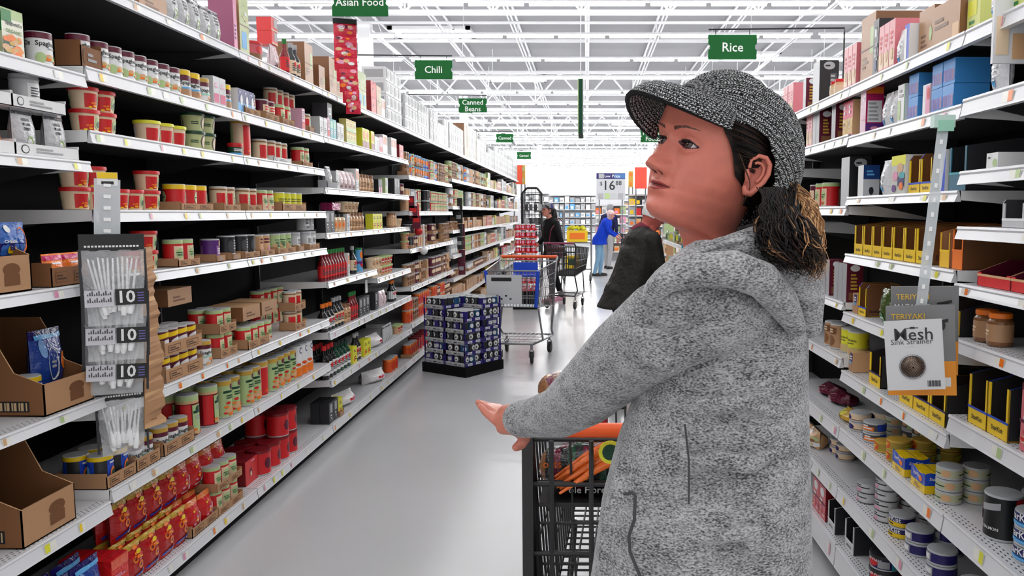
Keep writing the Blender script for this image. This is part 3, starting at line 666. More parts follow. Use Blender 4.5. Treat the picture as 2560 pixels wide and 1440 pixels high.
carton('pinkgrey', 'soup_carton', 'box', 'grey carton with magenta block', .06, .05, .13, (200,200,202), [('r',-.8,.8,.1,.42,'mag'), ('l',-.6,.6,.6,.8,'pink',2)])
# ================================================================ soup side: what stands where
def sauce(name, desc, body, capc, lab, h=.2, r=.028, kind='sauce_bottle'):
    bottle(name, kind, 'bottle', desc, [(r*.92,0),(r,.006),(r,h*.55),(r*.45,h*.72),(r*.4,h*.86),(r*.42,h*.87),(r*.42,h)], [(0,h,body)], (h*.86, capc), [('l',-.6,.6,.2,.8,'dgrey',4), ('e',-.4,.4,.5,.9,'red')], (r*1.01, h*.12, h*.5, lab))
sauce('hot', 'red chili sauce bottle', 'dred', 'green', 'red', .2, .026)
sauce('hot2', 'amber sauce bottle', 'brown', 'dgreen', 'yellow', .17)
sauce('soy', 'black soy sauce bottle', 'black', 'red', 'white', .22, .034)
sauce('soyg', 'dark green glass bottle', 'dgreen', 'black', 'white', .21, .036)
sauce('soyo', 'dark bottle with orange label', 'black', 'orange', 'white', .18, .032)
sauce('vin', 'tall black bottle', 'blk2', 'grey', 'cream', .2, .03)
jar('honey', 'jar', 'black lidded cream jar', .04, .12, 'cream', 'black', [('e',-.4,.4,.2,.8,'orange')], 'tan')
jar('noodcup', 'cup', 'brown wrapped jar', .036, .13, 'kraft', 'brown', [('l',-.5,.5,.2,.8,'dkraft',4)], 'tan')
carton('blackbox', 'tea_box', 'box', 'black carton with white print', .09, .06, .14, 'blk2', [('r',-.5,.5,.5,.9,'grey'), ('f',-.6,.6,.1,.4,['white','grey','black'],7)])
carton('lemonbox', 'drink_box', 'box', 'lemon yellow printed carton', .09, .06, .12, 'lemon', [('l',-.1,.7,.15,.45,'black',2), ('r',-.7,-.1,.1,.4,'orange'), ('l',-.6,.6,.65,.85,'brown',2)])
carton('magbox', 'snack_bar_box', 'box', 'glossy magenta box', .16, .08, .05, (150,40,90), [('l',-.6,.6,.3,.7,'pink',2)], gloss=1)
carton('crate', 'tea_box', 'box', 'white carton with pears', .08, .05, .13, 'lgreen', [('e',-.4,.5,.15,.55,'white'), ('l',-.4,.4,.2,.4,'black',2), ('r',-1,1,.5,.9,'grey')])
carton('blackslim', 'biscuit_box', 'box', 'black and pink slim box', .055, .05, .11, 'black', [('r',-.7,.7,.02,.45,'pink'), ('l',-.6,.6,.5,.7,'white',2)])
can('spray', 'spray_can', 'can', 'colourful spray can', .03, .18, 'lblue', [('e',-.6,.6,.55,.9,'orange'), ('e',-.6,.4,.2,.5,'red'), ('r',-1,1,.35,.45,'purple'), ('e',0,.8,.7,.95,'green')], lid='green')
can('noodcup2', 'noodle_cup', 'cup', 'tan paper noodle cup', .03, .075, 'cream', [('e',-.5,.5,.2,.8,'tan'), ('l',-.3,.3,.3,.6,'maroon',2)], r1=.042, rim=None, lid='cream')
can('noodcup3', 'noodle_cup', 'cup', 'red printed noodle cup', .03, .075, 'tan', [('e',-.5,.5,.2,.8,'red'), ('w',-.5,.5,.4,.5,'white')], r1=.042, rim=None, lid='lgreen')
T, S2, S3, S4, S5, S6, S7, DK = range(8)
# camera-end section (other shelf heights)
rowof(-1, 2, 1, [(-60, 'orgbox', 2, {'gap': .012}), (112, 'spacan', 1, {'set': .03})])
rowof(-1, 2, 2, [(-150, 'cereal', 2, {'tray': .045, 'tcol': 'white', 'rows': 2, 'tiers': 1, 'gap': .04}), (-10, 'greypouch', 2, {'tray': .045, 'tcol': 'white', 'rows': 2, 'miss': .5, 'gap': .05}), (135, 'cereal', 1, {'tray': .045, 'tcol': 'white', 'gap': .06})])
rowof(-1, 2, 2, [(-150, 'greypouch', 2, {'tray': .045, 'tcol': 'white', 'rows': 1, 'gap': .04, 'dz': .14}), (0, 'whitecan', 1, {'tray': .045, 'tcol': 'white', 'dz': .14, 'gap': .15}), (135, 'cereal', 1, {'tray': .045, 'tcol': 'white', 'gap': .03, 'dz': .14})])
rowof(-1, 2, 3, [(130, 'cereal', 2, {'tray': .075, 'tcol': 'brown', 'gap': .0})])
rowof(-1, 2, 3, [(15, 'cheese', 1, {'dz': .1, 'set': .06})])
rowof(-1, 2, 4, [(-100, 'whitecan', 2, {'set': .25})])
rowof(-1, 2, 5, [(-260, 'bluecan', 2, {'set': .25})])
rowof(-1, 2, 6, [(-200, 'bluepouch', 5, {'rows': 2, 'gap': .008})])
# second section
G = {'gap': .006}
rowof(-1, 3, T, [(350, 'kraftlow', 1, {'set': .03}), (390, 'greypouch', 5, {'tiers': 1}), (533, 'kraftbox', 1, {}), (584, 'pinkthin', 1, {}), (604, 'greentall', 1, {})])
rowof(-1, 3, T, [(400, 'greypouch', 4, {'dz': .075, 'set': .09})])
rowof(-1, 3, S2, [(115, 'spacan', 1, {'tray': .085, 'tcol': 'brown', 'gap': .03}), (230, 'spacan', 5, G), (356, 'spacan', 2, G), (408, 'spayel', 2, G), (462, 'spatop', 1), (478, 'pinkgrey', 2), (526, 'spayel', 1), (552, 'whitegreen', 2), (598, 'bluebox', 3)])
rowof(-1, 3, S3, [(228, 'redtub', 2, {'tiers': 2}), (385, 'yeltub', 3, {'gap': .002}), (500, 'grntub', 2, {'tiers': 2}), (592, 'multi', 1, {})])
rowof(-1, 3, S4, [(165, 'redtub', 2, {'tiers': 2, 'set': .05}), (300, 'redtub', 2, {'set': .03}), (385, 'redtub', 1, {'tiers': 2}), (452, 'yelred', 3, {'tray': .035, 'dz': 0}), (560, 'creamcan', 2, {'tray': .035})])
rowof(-1, 3, S5, [(342, 'redtub', 1, {}), (370, 'redtub', 1, {'tiers': 2}), (446, 'redcan', 2, {'tray': .035, 'gap': .008}), (540, 'purpcan', 1, {'tray': .035}), (580, 'blackcan', 1, {'tray': .035})])
rowof(-1, 3, S6, [(415, 'spabox', 4, {'tray': .065, 'tiers': 2, 'rows': 2}), (520, 'spatop', 1, {'tiers': 1, 'set': .03}), (552, 'redcan', 2, {'tray': .05, 'tiers': 2, 'rows': 2, 'set': .05})])
rowof(-1, 3, S6, [(430, 'kraftlow', 1, {'set': .06, 'dz': .29})])
rowof(-1, 3, S7, [(180, 'bluecan', 2, {'tray': .055, 'rows': 2}), (325, 'spatop', 2, {'tray': .06, 'rows': 2}), (410, 'spatop', 3, {'tray': .06}), (480, 'tallred', 1, {'rows': 2}), (535, 'tallred', 1, {'rows': 2}), (572, 'tallnood', 2, {'rows': 2})])
rowof(-1, 3, DK, [(238, 'redsnack', 1, {'rows': 3, 'gap': .005}), (290, 'ringpouch', 4, {'rows': 3, 'gap': .0}), (None, 'redbag', 2, {'rows': 2, 'tray': .05, 'tiers': 1}), (None, 'redcan', 3, {'tray': .04, 'tiers': 2, 'rows': 2})])
rowof(-1, 3, DK, [(300, 'ringpouch', 4, {'rows': 2, 'dz': .15, 'set': .08}), (400, 'redbag', 4, {'rows': 2, 'dz': .152, 'set': .08})])
# third section
rowof(-1, 4, T, [(645, 'redround', 1, {}), (688, 'redpouch2', 1, {}), (722, 'hot', 1, {'jit': .3}), (738, 'vin', 2, {}), (765, 'kraftbox', 1, {}), (800, 'kraftsm', 1, {})])
rowof(-1, 4, T, [(684, 'redwhite', 1, {'dz': .135, 'tiers': 2, 'set': .04})])
rowof(-1, 4, S2, [(612, 'beans', 2, {'tray': .04, 'gap': .012}), (665, 'beans', 2, {'tray': .045, 'gap': .008}), (706, 'redcan', 2, {'tray': .045, 'gap': .008}), (758, 'pinkcart', 1, {}), (772, 'creamcan', 1, {'tray': .04})])
rowof(-1, 4, S2, [(690, 'creamcan', 4, {'dz': .112, 'gap': .01, 'set': .1})])
rowof(-1, 4, S3, [(618, 'tallcream', 1, {}), (662, 'creamcan', 1, {}), (684, 'creamcan', 3, {'tray': .03, 'tcol': 'white'}), (756, 'redcan', 2, {'tray': .03})])
rowof(-1, 4, S4, [(618, 'creamcan', 2, {'tray': .035}), (662, 'redcan', 2, {}), (706, 'yelcan', 4, {'tray': .05, 'gap': .006})])
rowof(-1, 4, S5, [(612, 'blackcan', 2, {'tray': .035}), (652, 'tancan', 2, {'tray': .035}), (695, 'greencan', 3, {'tray': .035}), (746, 'whitecan', 1, {'tray': .035}), (774, 'whitecan', 2, {'tray': .035})])
rowof(-1, 4, S5, [(770, 'whitecan', 2, {'dz': .116, 'set': .04})])
rowof(-1, 4, S6, [(620, 'redcan', 3, {'tray': .05, 'rows': 2}), (None, 'redcan', 1, {}), (738, 'creamcan', 2, {'tray': .05, 'tiers': 2})])
rowof(-1, 4, S6, [(600, 'kraftlow', 2, {'dz': .14, 'set': .04, 'gap': .02}), (655, 'redcan', 4, {'set': .24, 'tiers': 2, 'gap': .02})])
rowof(-1, 4, S7, [(610, 'tallnood', 2, {'rows': 2}), (650, 'tallcream', 1, {'rows': 2}), (690, 'tallnood', 4, {'rows': 2}), (745, 'tallorange', 3, {'rows': 2})])
rowof(-1, 4, DK, [(590, 'redcase', 1, {'rows': 2, 'set': .06}), (635, 'bigred', 2, {'rows': 2, 'tiers': 1, 'gap': .01}), (700, 'bigred', 2, {'rows': 2, 'tiers': 2})])
# fourth and fifth sections
rowof(-1, 5, 0, [(826, 'kraftbox', 2), (868, 'kraftsm', 1, {'tiers': 2}), (888, 'greentall', 3)])
rowof(-1, 5, 1, [(786, 'greycart', 2), (None, 'pinkcart', 1), (None, 'tealcart', 2), (845, 'greycart', 2), (868, 'yelbox', 3, {'tiers': 2}), (908, 'orangebox', 2)])
rowof(-1, 5, 1, [(822, 'pail', 1, {'dz': .134, 'set': .04})])
rowof(-1, 5, 2, [(818, 'greypouch', 1, {'tray': .05, 'tcol': 'grey', 'gap': .1}), (840, 'greycart', 1), (852, 'redpouch2', 4), (None, 'whitethin', 2), (None, 'noodcup', 4)])
rowof(-1, 5, 3, [(816, 'blackbox', 2), (None, 'honey', 3), (None, 'greycart', 1), (None, 'noodcup', 5)])
rowof(-1, 5, 3, [(835, 'magbox', 1, {'dz': .145}), (868, 'noodcup2', 4, {'dz': .132, 'set': .05})])
rowof(-1, 5, 4, [(805, 'hot', 9, {'gap': .002}), (872, 'whitethin', 1), (890, 'vin', 1), (905, 'spray', 1)])
rowof(-1, 5, 5, [(806, 'soyo', 3), (None, 'vin', 3), (None, 'noodcup', 2), (880, 'hot', 3), (None, 'blackbox', 3)])
rowof(-1, 5, 6, [(806, 'soy', 3, {'rows': 2}), (None, 'soyg', 4, {'rows': 2}), (885, 'lemonbox', 1), (None, 'vin', 2), (912, 'lemonbox', 2)])
rowof(-1, 5, 7, [(812, 'blackbox', 2, {'rows': 2}), (840, 'lemonbox', 1, {'tray': .04}), (868, 'riceb', 1, {'set': .03, 'jit': .3})])
rowof(-1, 6, 0, [(930, 'redcase', 1, {'tiers': 2}), (None, 'kraftbox', 1), (955, 'whitethin', 3), (968, 'whitestack', 5, {'tiers': 4})])
rowof(-1, 6, 1, [(930, 'orangebox', 1), (None, 'greycart', 2), (None, 'pinkcart', 2), (None, 'whitethin', 4), (980, 'whitethin', 5), (1000, 'redcase', 1)])
rowof(-1, 6, 2, [(930, 'noodcup', 1), (948, 'blackslim', 2), (965, 'crate', 1), (988, 'blackbox', 2), (1008, 'beans', 1)])
rowof(-1, 6, 3, [(932, 'lemonbox', 3), (985, 'noodcup', 2), (1003, 'noodcup2', 1)])
rowof(-1, 6, 4, [(930, 'noodcup2', 3, {'tiers': 2}), (960, 'noodcup3', 4, {'tiers': 2})])
rowof(-1, 6, 5, [(930, 'blackbox', 1), (955, 'redpouch2', 2), (985, 'soyo', 2)])
rowof(-1, 6, 6, [(930, 'riceb', 1, {'jit': .2}), (965, 'greypouch', 3), (1000, 'noodcup3', 2)])
rowof(-1, 6, 7, [(930, 'riceb', 1, {'jit': .5}), (980, 'orangecan', 3)])
# further sections: filled pack by pack from what the picture shows there
ff = random.Random(21)
def fill(side, i, k, styles, dens=.93, tiers=1, maxh=None, opts=None):
    SH = (LSH if side < 0 else RSH)[i]; B = LB if side < 0 else RB
    top = (SH[k-1][1]-SH[k][0]) if k else ff.choice([.38, .5, .5])
    y = B[i]+.02; ents = []
    xf = XL if side < 0 else XR
    while y < B[i+1]-.08:
        st = ff.choice(styles); p = PR[st]
        if p['h'] > top-.02: st = ff.choice(styles); p = PR[st]
        if p['h'] > top-.02: y += .02; continue
        n = ff.randint(1, 4); t = 1
        if tiers > 1 and p['cat'] in ('can', 'tub', 'box', 'cup'): t = max(1, min(tiers, int((top-.03)/(p['h']+.002))))
        n = max(1, min(n, int((B[i+1]-.015-y)/(p['w']+.004))))
        if y+p['w'] > B[i+1]-.01: break
        if ff.random() < dens:
            o = dict(opts or {}); o.update(tiers=t)
            if p['cat'] == 'can' and ff.random() < .35 and t*(p['h']+.04) < top: o['tray'] = .035
            zz = SH[k][0]+.0015; s = o.get('set', .022)
            # convert to the entry form by its own edge position
            X = side*(xf+s); c_, s_ = math.cos(PITCH), math.sin(PITCH); d = y*c_-(zz-CAMZ)*s_
            ents.append((CX+F*X/d, st, n, o))
        y += n*(p['w']+.004)+ff.uniform(.003, .03)
    rowof(side, i, k, ents)
CANS = ['beans', 'beans2', 'whitecan', 'tancan', 'greencan', 'blackcan', 'fruit', 'redcan', 'stock']
for i in (7, 8):
    fill(-1, i, 0, ['whitestack', 'whitestack', 'greycart', 'whitestack'], 1, 4)
    fill(-1, i, 1, ['fruit', 'beans', 'whitecan', 'fruit', 'beans2', 'redcan'], .98, 2)
    fill(-1, i, 2, ['whitecan', 'tancan', 'blackcan', 'redcan', 'whitejar'], .95, 2)
    fill(-1, i, 3, ['beans', 'beans2', 'tancan', 'noodcup3', 'blackcan'], .95, 2)
    fill(-1, i, 4, ['orangecan', 'beans', 'beans2', 'tancan'], .95, 2)
    fill(-1, i, 5, ['orangecan', 'beans', 'orangecan', 'beans2'], .9, 2)
    fill(-1, i, 6, ['orangecan', 'bigred', 'redcan'], .9, 1)
for i in range(9, 12):
    fill(-1, i, 0, ['whitestack', 'kraftsm', 'whitestack', 'greentall'] if i == 10 else ['whitestack', 'greycart', 'whitestack'], 1, 4)
    fill(-1, i, 1, ['tancan', 'greencan', 'beans2', 'greencan', 'fruit', 'whitecan'], .97, 2)
    fill(-1, i, 2, ['whitecan', 'beans2', 'tancan', 'redcan', 'greencan'], .9, 2)
    fill(-1, i, 3, ['beans2', 'fruit', 'tancan', 'kraftsm'], .9, 1)
    fill(-1, i, 4, ['beans2', 'greencan', 'tancan', 'whitecan'], .9, 2)
    fill(-1, i, 5, ['beans2', 'tancan', 'beans', 'whitecan'], .9, 1)
    fill(-1, i, 6, ['beans2', 'kraftlow', 'tancan'], .9, 2)
    fill(-1, i, 7, ['kraftsm', 'tancan', 'orangecan'], .9, 1)
for i in range(12, 17):
    fill(-1, i, 0, ['whitestack', 'whitestack', 'greycart', 'whitestack'], 1, 4)
    for k in range(1, 8): fill(-1, i, k, ['kraftlow', 'greycart', 'redwhite', 'trayred', 'yelbox', 'blackbox', 'kraftsm', 'whitestack', 'crate'], .95, 2)
# ================================================================ tuna side
SK = 'StarKist'
display('starkist', 'yellow cut-out tuna pouch carton', .1, .2, .15, 'yellow', (225,165,20), SK, 'blk2', 'blue', .3, slope=.4)
display('starsl', 'yellow sloping tuna pouch carton', .093, .2, .125, 'yellow', (228,170,20), SK, 'dkraft', 'yellow', .3, fill='brown', slope=.7)
display('starone', 'deep yellow tuna carton', .11, .2, .13, 'yellow', (225,160,20), SK, 'blk2', 'navy', .34, slope=.35)
display('starbrn', 'small yellow window carton', .083, .12, .12, 'yellow', 'yellow', SK, 'dkraft', 'blue', .26, fill='brown', slope=.1)
display('orangedisp', 'orange cut-out pouch carton', .06, .2, .125, 'orange', 'dorange', None, 'dkraft', 'orange', .42, fill='brown', slope=.3)
display('yelwhite', 'yellow cut-out pouch carton with pale packs', .06, .2, .115, (240,190,40), 'orange', None, 'kraft', 'yellow', .42, fill='lgreen', slope=.3)
display('tealdisp', 'dark teal cut-out pouch carton', .10, .2, .14, (20,95,120), (10,70,70), None, 'blk2', 'teal', .35, fill='teal', slope=.7)
display('salmondisp', 'blue and teal salmon pouch display', .11, .16, .13, (15,75,115), 'dgreen', None, 'dgreen', 'orange', .8, fill='dgreen', slope=.6)
display('greydisp', 'pale grey cut-out carton', .10, .14, .068, (200,200,202), (160,160,163), None, 'dgrey', 'white', .3, slope=.05)
display('greylow', 'grey cut-out carton at floor level', .10, .16, .13, (215,215,217), (110,110,113), '#NON', 'blk2', 'white', .3, slope=.5, fill='white')
display('redlow', 'dark red low carton', .16, .2, .065, 'red', 'maroon', None, 'maroon', 'tan', .45, slope=.4, flat=True)
display('grndisp', 'green pouch display', .06, .16, .12, (70,90,30), 'dgreen', None, 'blk2', 'lgreen', .4, fill='dgreen', slope=.6)
can('tunatin', 'tuna_can', K, 'flat tuna can', .041, .034, (150,100,60), [('r',-1,1,.3,.9,'cream'), ('e',-.3,.3,.2,.8,'navy')], seg=22)
can('tunatin2', 'tuna_can', K, 'flat tuna can with teal lid', .041, .036, 'dgrey', [('r',-1,-.2,.2,.9,'blue'), ('r',0,.8,.2,.6,'orange'), ('l',.1,.7,.3,.8,'white',2)], seg=22)
can('goldtin', 'tuna_can', K, 'gold flat fish can', .040, .036, (165,140,50), [('e',-.4,.4,.1,.9,'dorange'), ('l',-.8,.8,.3,.7,'lemon',2)], rim='gold', seg=22)
can('startin', 'tuna_can', K, 'blue yellow tuna can', .042, .036, 'navy', [('r',-1,1,.02,.42,'yellow'), ('t',SK,0,.66,.5,'white',1.1), ('l',-.5,.5,.12,.35,'black',1)], seg=22)
can('startinb', 'tuna_can', K, 'blue tuna can', .046, .04, (40,90,150), [('r',-1,1,.5,.95,'navy'), ('t',SK,0,.7,.5,'white',1.1), ('w',-1,1,.2,.4,'lblue')], seg=22)
can('whitetin', 'tuna_can', K, 'white and silver tuna can', .041, .036, (205,205,207), [('l',-.7,.7,.5,.9,'black',2), ('r',-.6,.2,.15,.4,'pink'), ('r',-1,1,.02,.08,'blk2')], seg=22)
can('navytin', 'tuna_can', K, 'navy boxed tuna can', .043, .04, 'navy', [('r',-.35,.35,.2,.8,'grey'), ('r',-.28,.28,.3,.7,'white')], seg=22)
can('creamtin', 'tuna_can', K, 'pale green flat tin', .037, .034, (190,195,160), [('w',-.7,.7,.4,.5,'dgreen'), ('e',.4,.9,.2,.8,'tan')], seg=22)
can('greytin', 'tuna_can', K, 'dark grey orange chicken can', .044, .05, 'dgrey', [('r',-.8,-.2,.05,.95,'brown'), ('e',0,.4,.2,.7,'tan'), ('r',.4,1,.1,.5,'lgreen')], seg=22)
can('salmon', 'salmon_can', K, 'tall black red salmon can', .046, .118, 'black', [('s',-.6,.5,.55,.85,'grey'), ('r',-1,-.62,.05,.95,'red'), ('t','RED SALMON',.0,.25,.3,'white',.9), ('e',-.9,-.4,.3,.7,'pink')], seg=30)
can('bluebig', 'tuna_can', K, 'broad blue lidded tuna tub', .052, .052, 'navy', [('r',-.9,-.2,.05,.6,'teal'), ('e',-.1,.5,.2,.8,'red'), ('t',SK,.2,.75,.4,'white',1.0), ('r',.5,1,.2,.7,'grey')], lid='blk2', seg=26)
carton('startwin', 'tuna_pack', 'box', 'blue yellow wrapped tuna pack', .10, .08, .06, 'yellow', [('w',-1,1,.42,1,'blue'), ('t',SK,-.1,.75,.34,'white',1.3), ('e',.2,.7,.5,.8,'orange'), ('l',-.4,.4,.1,.3,'brown',2)], side=[('w',-1,1,.42,1,'blue'), ('t',SK,-.1,.75,.34,'white',1.2)], gloss=1)
carton('pinkrack', 'snack_box', 'box', 'pink printed snack box', .09, .14, .16, (210,110,120), [('r',-1,1,.9,1,'maroon'), ('e',-.6,.6,.6,.85,'white'), ('l',-.7,.7,.45,.55,'white',1), ('f',-.7,.7,.1,.4,['pink','cream','red'],10), ('r',-1,1,.42,.47,'maroon')], sidecol='dred')
bottle('jug', 'jug', 'bottle', 'white jug with blue label', [(.04,0),(.05,.006),(.052,.09),(.03,.12),(.028,.13),(.028,.15)], [(0,.15,'white')], (.128,'white'), [('r',-1,.2,.1,.6,'navy'), ('e',-.2,.6,.3,.9,'lblue'), ('e',.0,.5,.6,.9,'lgreen')], (.053,.012,.08,(225,225,228)))
jar('sprink', 'jar', 'red lidded sprinkle jar', .022, .075, 'tan', 'red', [('l',-.5,.5,.3,.7,'white',2)], 'cream')
jar('brownjar', 'jar', 'clear jar of brown spread', .032, .085, 'brown', 'orange', [('l',-.5,.5,.3,.7,'cream',2)], 'kraft')
carton('pastry', 'pastry_box', 'box', 'tan box with pastry picture', .08, .1, .06, 'kraft', [('r',-1,1,.45,1,(205,190,120)), ('f',-.7,.7,.55,.9,['brown','cream','dkraft'],7)], sidecol='tan')
carton('soupbox', 'soup_box', 'box', 'white red soup packet box', .07, .08, .045, 'white', [('r',-1,1,.6,.85,'maroon'), ('f',-.7,.7,.15,.55,['orange','brown','tan'],6)], sidecol='white')
carton('whitelow', 'white_carton', 'box', 'small white carton', .055, .07, .04, 'white', [('e',.1,.9,.1,.6,'lgreen'), ('l',-.7,0,.6,.8,'dgrey',1)])
carton('bluestripe', 'pasta_carton', 'box', 'sky blue striped carton', .07, .1, .07, (60,140,210), [('r',-.9,.9,.15,.6,(190,160,190))]+[('r',-.9+.3*q,-.78+.3*q,.15,.6,'blue') for q in range(6)], sidecol=(60,140,210))
carton('rasp', 'gelatin_box', 'box', 'magenta carton with white panel', .055, .065, .185, (225,190,205), [('f',-.7,.7,.2,.8,['pink','white'],9)], side=[('r',-.8,.8,.2,.62,'white'), ('l',-.7,.7,.22,.6,'grey',5), ('r',-.9,.9,.75,.88,'orange'), ('l',-.6,.7,.9,.97,'white',1), ('r',-1,1,0,.18,'purple'), ('e',-.5,.5,.04,.12,'pink')], sidecol=(185,20,90), top='mag')
carton('marbox', 'cracker_box', 'box', 'dark maroon carton with oval', .05, .065, .15, 'grey', [], side=[('e',-.6,.6,.8,.97,'white'), ('l',-.5,.5,.3,.75,'gold',5), ('r',-.7,.7,.05,.25,'brown')], sidecol='maroon')
carton('blackpan', 'cracker_box', 'box', 'tall black carton with white oval', .1, .085, .19, 'silver', [], side=[('e',-.6,.6,.78,.96,'grey'), ('l',-.4,.4,.84,.9,'black',1), ('r',.1,.8,.1,.7,'dgrey'), ('l',.15,.75,.12,.68,'grey',6)], sidecol='black')
carton('noodbox', 'noodle_box', 'box', 'pink yellow noodle box', .055, .09, .135, (215,50,90), [('r',-1,1,.05,.5,'gold'), ('f',-.7,.7,.1,.5,['tan','cream','brown'],8), ('l',-.5,.5,.6,.9,'white',2)], sidecol='tan')
carton('whitegrn', 'rice_box', 'box', 'white carton with green edge', .06, .1, .125, 'white', [('r',.75,1,0,1,'green'), ('r',-.9,-.2,.1,.6,'lgreen'), ('l',-.6,.5,.65,.9,'grey',2)], sidecol='white')
carton('pinkband', 'meal_box', 'box', 'white and pink carton', .05, .1, .095, 'white', [('r',-.2,1,.05,.95,'pink'), ('e',.2,.9,.5,.9,'red')], sidecol=(235,205,205))
carton('bluewhite', 'milk_carton', 'box', 'white carton with blue top', .06, .06, .115, 'white', [], side=[('r',-1,1,.55,1,(20,60,120)), ('e',-.3,.3,.05,.3,'blk2'), ('l',-.6,.6,.65,.85,'lblue',2)], sidecol=(200,202,205))
carton('multibox', 'snack_box', 'box', 'bright patterned carton', .11, .06, .125, (200,200,190), [('r',-1,1,.75,1,'lemon'), ('e',-.2,.7,.55,.8,'tan'), ('e',-.8,0,.35,.6,'pink'), ('r',0,.9,.2,.45,'navy'), ('e',.2,.8,.1,.3,'orange'), ('e',-.8,-.2,.05,.25,'purple'), ('r',.3,1,.4,.55,'teal')], sidecol='white')
carton('tanbox', 'cracker_box', 'box', 'tan carton with blue label', .05, .12, .075, 'kraft', [('r',-.4,.7,.55,.95,'navy'), ('l',-.3,.6,.6,.85,'white',2), ('r',-.5,.3,.4,.55,'lblue')], sidecol='tan')
carton('navycart', 'blue_carton', 'box', 'slim blue and white carton', .035, .09, .12, 'blue', [('r',-1,0,.1,.9,'white')], sidecol='white')
carton('pinkcart3', 'cake_mix_box', 'box', 'salmon pink carton', .045, .09, .165, (230,160,165), [('r',-.9,.9,.1,.4,'cream'), ('l',-.6,.6,.5,.8,'red',3), ('e',-.4,.5,.2,.45,'tan')], sidecol=(215,120,130))
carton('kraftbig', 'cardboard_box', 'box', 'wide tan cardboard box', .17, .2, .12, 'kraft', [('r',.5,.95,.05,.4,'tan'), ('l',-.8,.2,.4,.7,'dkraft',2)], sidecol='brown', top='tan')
carton('greenpk', 'cookie_box', 'box', 'pale lime carton', .07, .1, .10, (215,220,130), [('r',-.8,.5,.5,.9,'lemon'), ('l',-.6,.6,.1,.4,'green',2)])
carton('blacktall', 'black_display', 'box', 'black and silver tall carton', .05, .12, .20, 'dgrey', [('r',-.5,.3,.7,.85,'white'), ('r',-.5,.3,.35,.5,'grey'), ('e',-.4,.6,.1,.3,'navy'), ('f',-.7,.8,.3,.9,['black','grey','blk2'],8)], sidecol='black')
pouch('yelbag', 'chip_bag', 'bag', 'large yellow snack bag', .13, .1, .22, (235,205,30), [('e',-.5,.5,.3,.6,'lgreen'), ('e',-.3,.3,.5,.8,'gold')])
pouch('redpk', 'snack_bag', 'bag', 'red snack bag high up', .09, .08, .19, 'red', [('e',-.5,.5,.3,.6,'pink')])
pouch('wpouch', 'white_pouch', 'pouch', 'white crinkled pouch', .07, .04, .12, (222,222,225), [('l',-.5,.5,.2,.7,'grey',4), ('e',-.4,.1,.1,.3,'lblue')])
pouch('grnpouch', 'snack_pouch', 'pouch', 'green and white pouch', .07, .04, .12, (60,80,25), [('r',-1,-.2,.35,.95,'white'), ('l',-.9,-.3,.5,.9,'black',3), ('e',-.5,.5,.02,.3,'green'), ('l',-.3,.5,.1,.2,'white',1)])
pouch('purpbag', 'bean_bag', 'bag', 'plum and pink bag lying down', .16, .12, .05, 'maroon', [('e',-.6,.4,.2,.8,'pink'), ('r',-1,1,0,.2,'black')])
pouch('yelbag2', 'pasta_bag', 'bag', 'yellow bag lying down', .14, .1, .045, 'gold', [('f',-.7,.7,.2,.8,['brown','lemon','dgreen'],8)])
pouch('cellobag', 'nut_bag', 'bag', 'tan and green cello bag', .13, .1, .08, 'tan', [('f',-.8,.8,.1,.9,['brown','lgreen','white','kraft'],14)])
R = rowof
R(1, 3, 0, [(2560, 'greenpk', 1, {}), (2500, 'wpouch', 1, {})])
R(1, 3, 1, [(2625, 'jug', 1, {'set': .03, 'jit': .1}), (2500, 'wpouch', 1, {'set': .015}), (2478, 'salmondisp', 1, {'set': .02})])
R(1, 3, 2, [(2660, 'soupbox', 2, {'tiers': 2}), (2490, 'whitelow', 1, {})])
R(1, 3, 3, [(2700, 'greydisp', 3, {'gap': .006})])
R(1, 3, 4, [(2620, 'redlow', 2, {})])
R(1, 3, 5, [(2680, 'pastry', 2, {'gap': .012}), (2480, 'brownjar', 2, {})])
R(1, 3, 6, [(2600, 'pinkrack', 1, {'set': .012}), (2515, 'starkist', 4, {'set': .012, 'gap': .001})])
R(1, 3, 7, [(2700, 'startinb', 1, {'tiers': 2, 'rows': 2}), (2560, 'startinb', 1, {'tiers': 3, 'rows': 2, 'set': .03}), (2480, 'salmon', 1, {'rows': 2, 'set': .03}), (2395, 'greytin', 1, {'tiers': 2, 'rows': 2})])
R(1, 3, 8, [(2700, 'navytin', 2, {'tiers': 2, 'set': .2}), (2475, 'navytin', 1, {'tiers': 2, 'set': .22})])
R(1, 3, 9, [(2700, 'whitetin', 6, {'tiers': 2, 'rows': 2})])
R(1, 4, 0, [(2455, 'greenpk', 1, {'set': .04}), (2425, 'kraftbig', 1, {}), (2330, 'kraftsm', 1, {'set': .05}) , (2292, 'navycart', 1), (2278, 'wpouch', 1), (2262, 'pinkcart3', 3, {}), (2222, 'blacktall', 1), (2200, 'kraftbox', 1, {'set': .03})])
R(1, 4, 0, [(2345, 'redpk', 1, {'set': .24}), (2320, 'yelbag', 2, {'set': .24, 'dz': .0})])
R(1, 4, 1, [(2380, 'bluestripe', 2, {'tiers': 2}), (2320, 'pinkband', 1), (2290, 'bluestripe', 1, {'tiers': 2}), (2258, 'whitegrn', 1), (2238, 'wpouch', 2), (2160, 'rasp', 1, {'set': .008})])
R(1, 4, 2, [(2420, 'tealdisp', 1), (2358, 'navycart', 1), (2325, 'starbrn', 2, {'gap': .001}), (2258, 'multibox', 1, {'set': .014}), (2212, 'wpouch', 1), (2155, 'bluewhite', 1)])
R(1, 4, 3, [(2410, 'orangedisp', 1), (2368, 'yelwhite', 1), (2318, 'starsl', 7, {'gap': .001})])
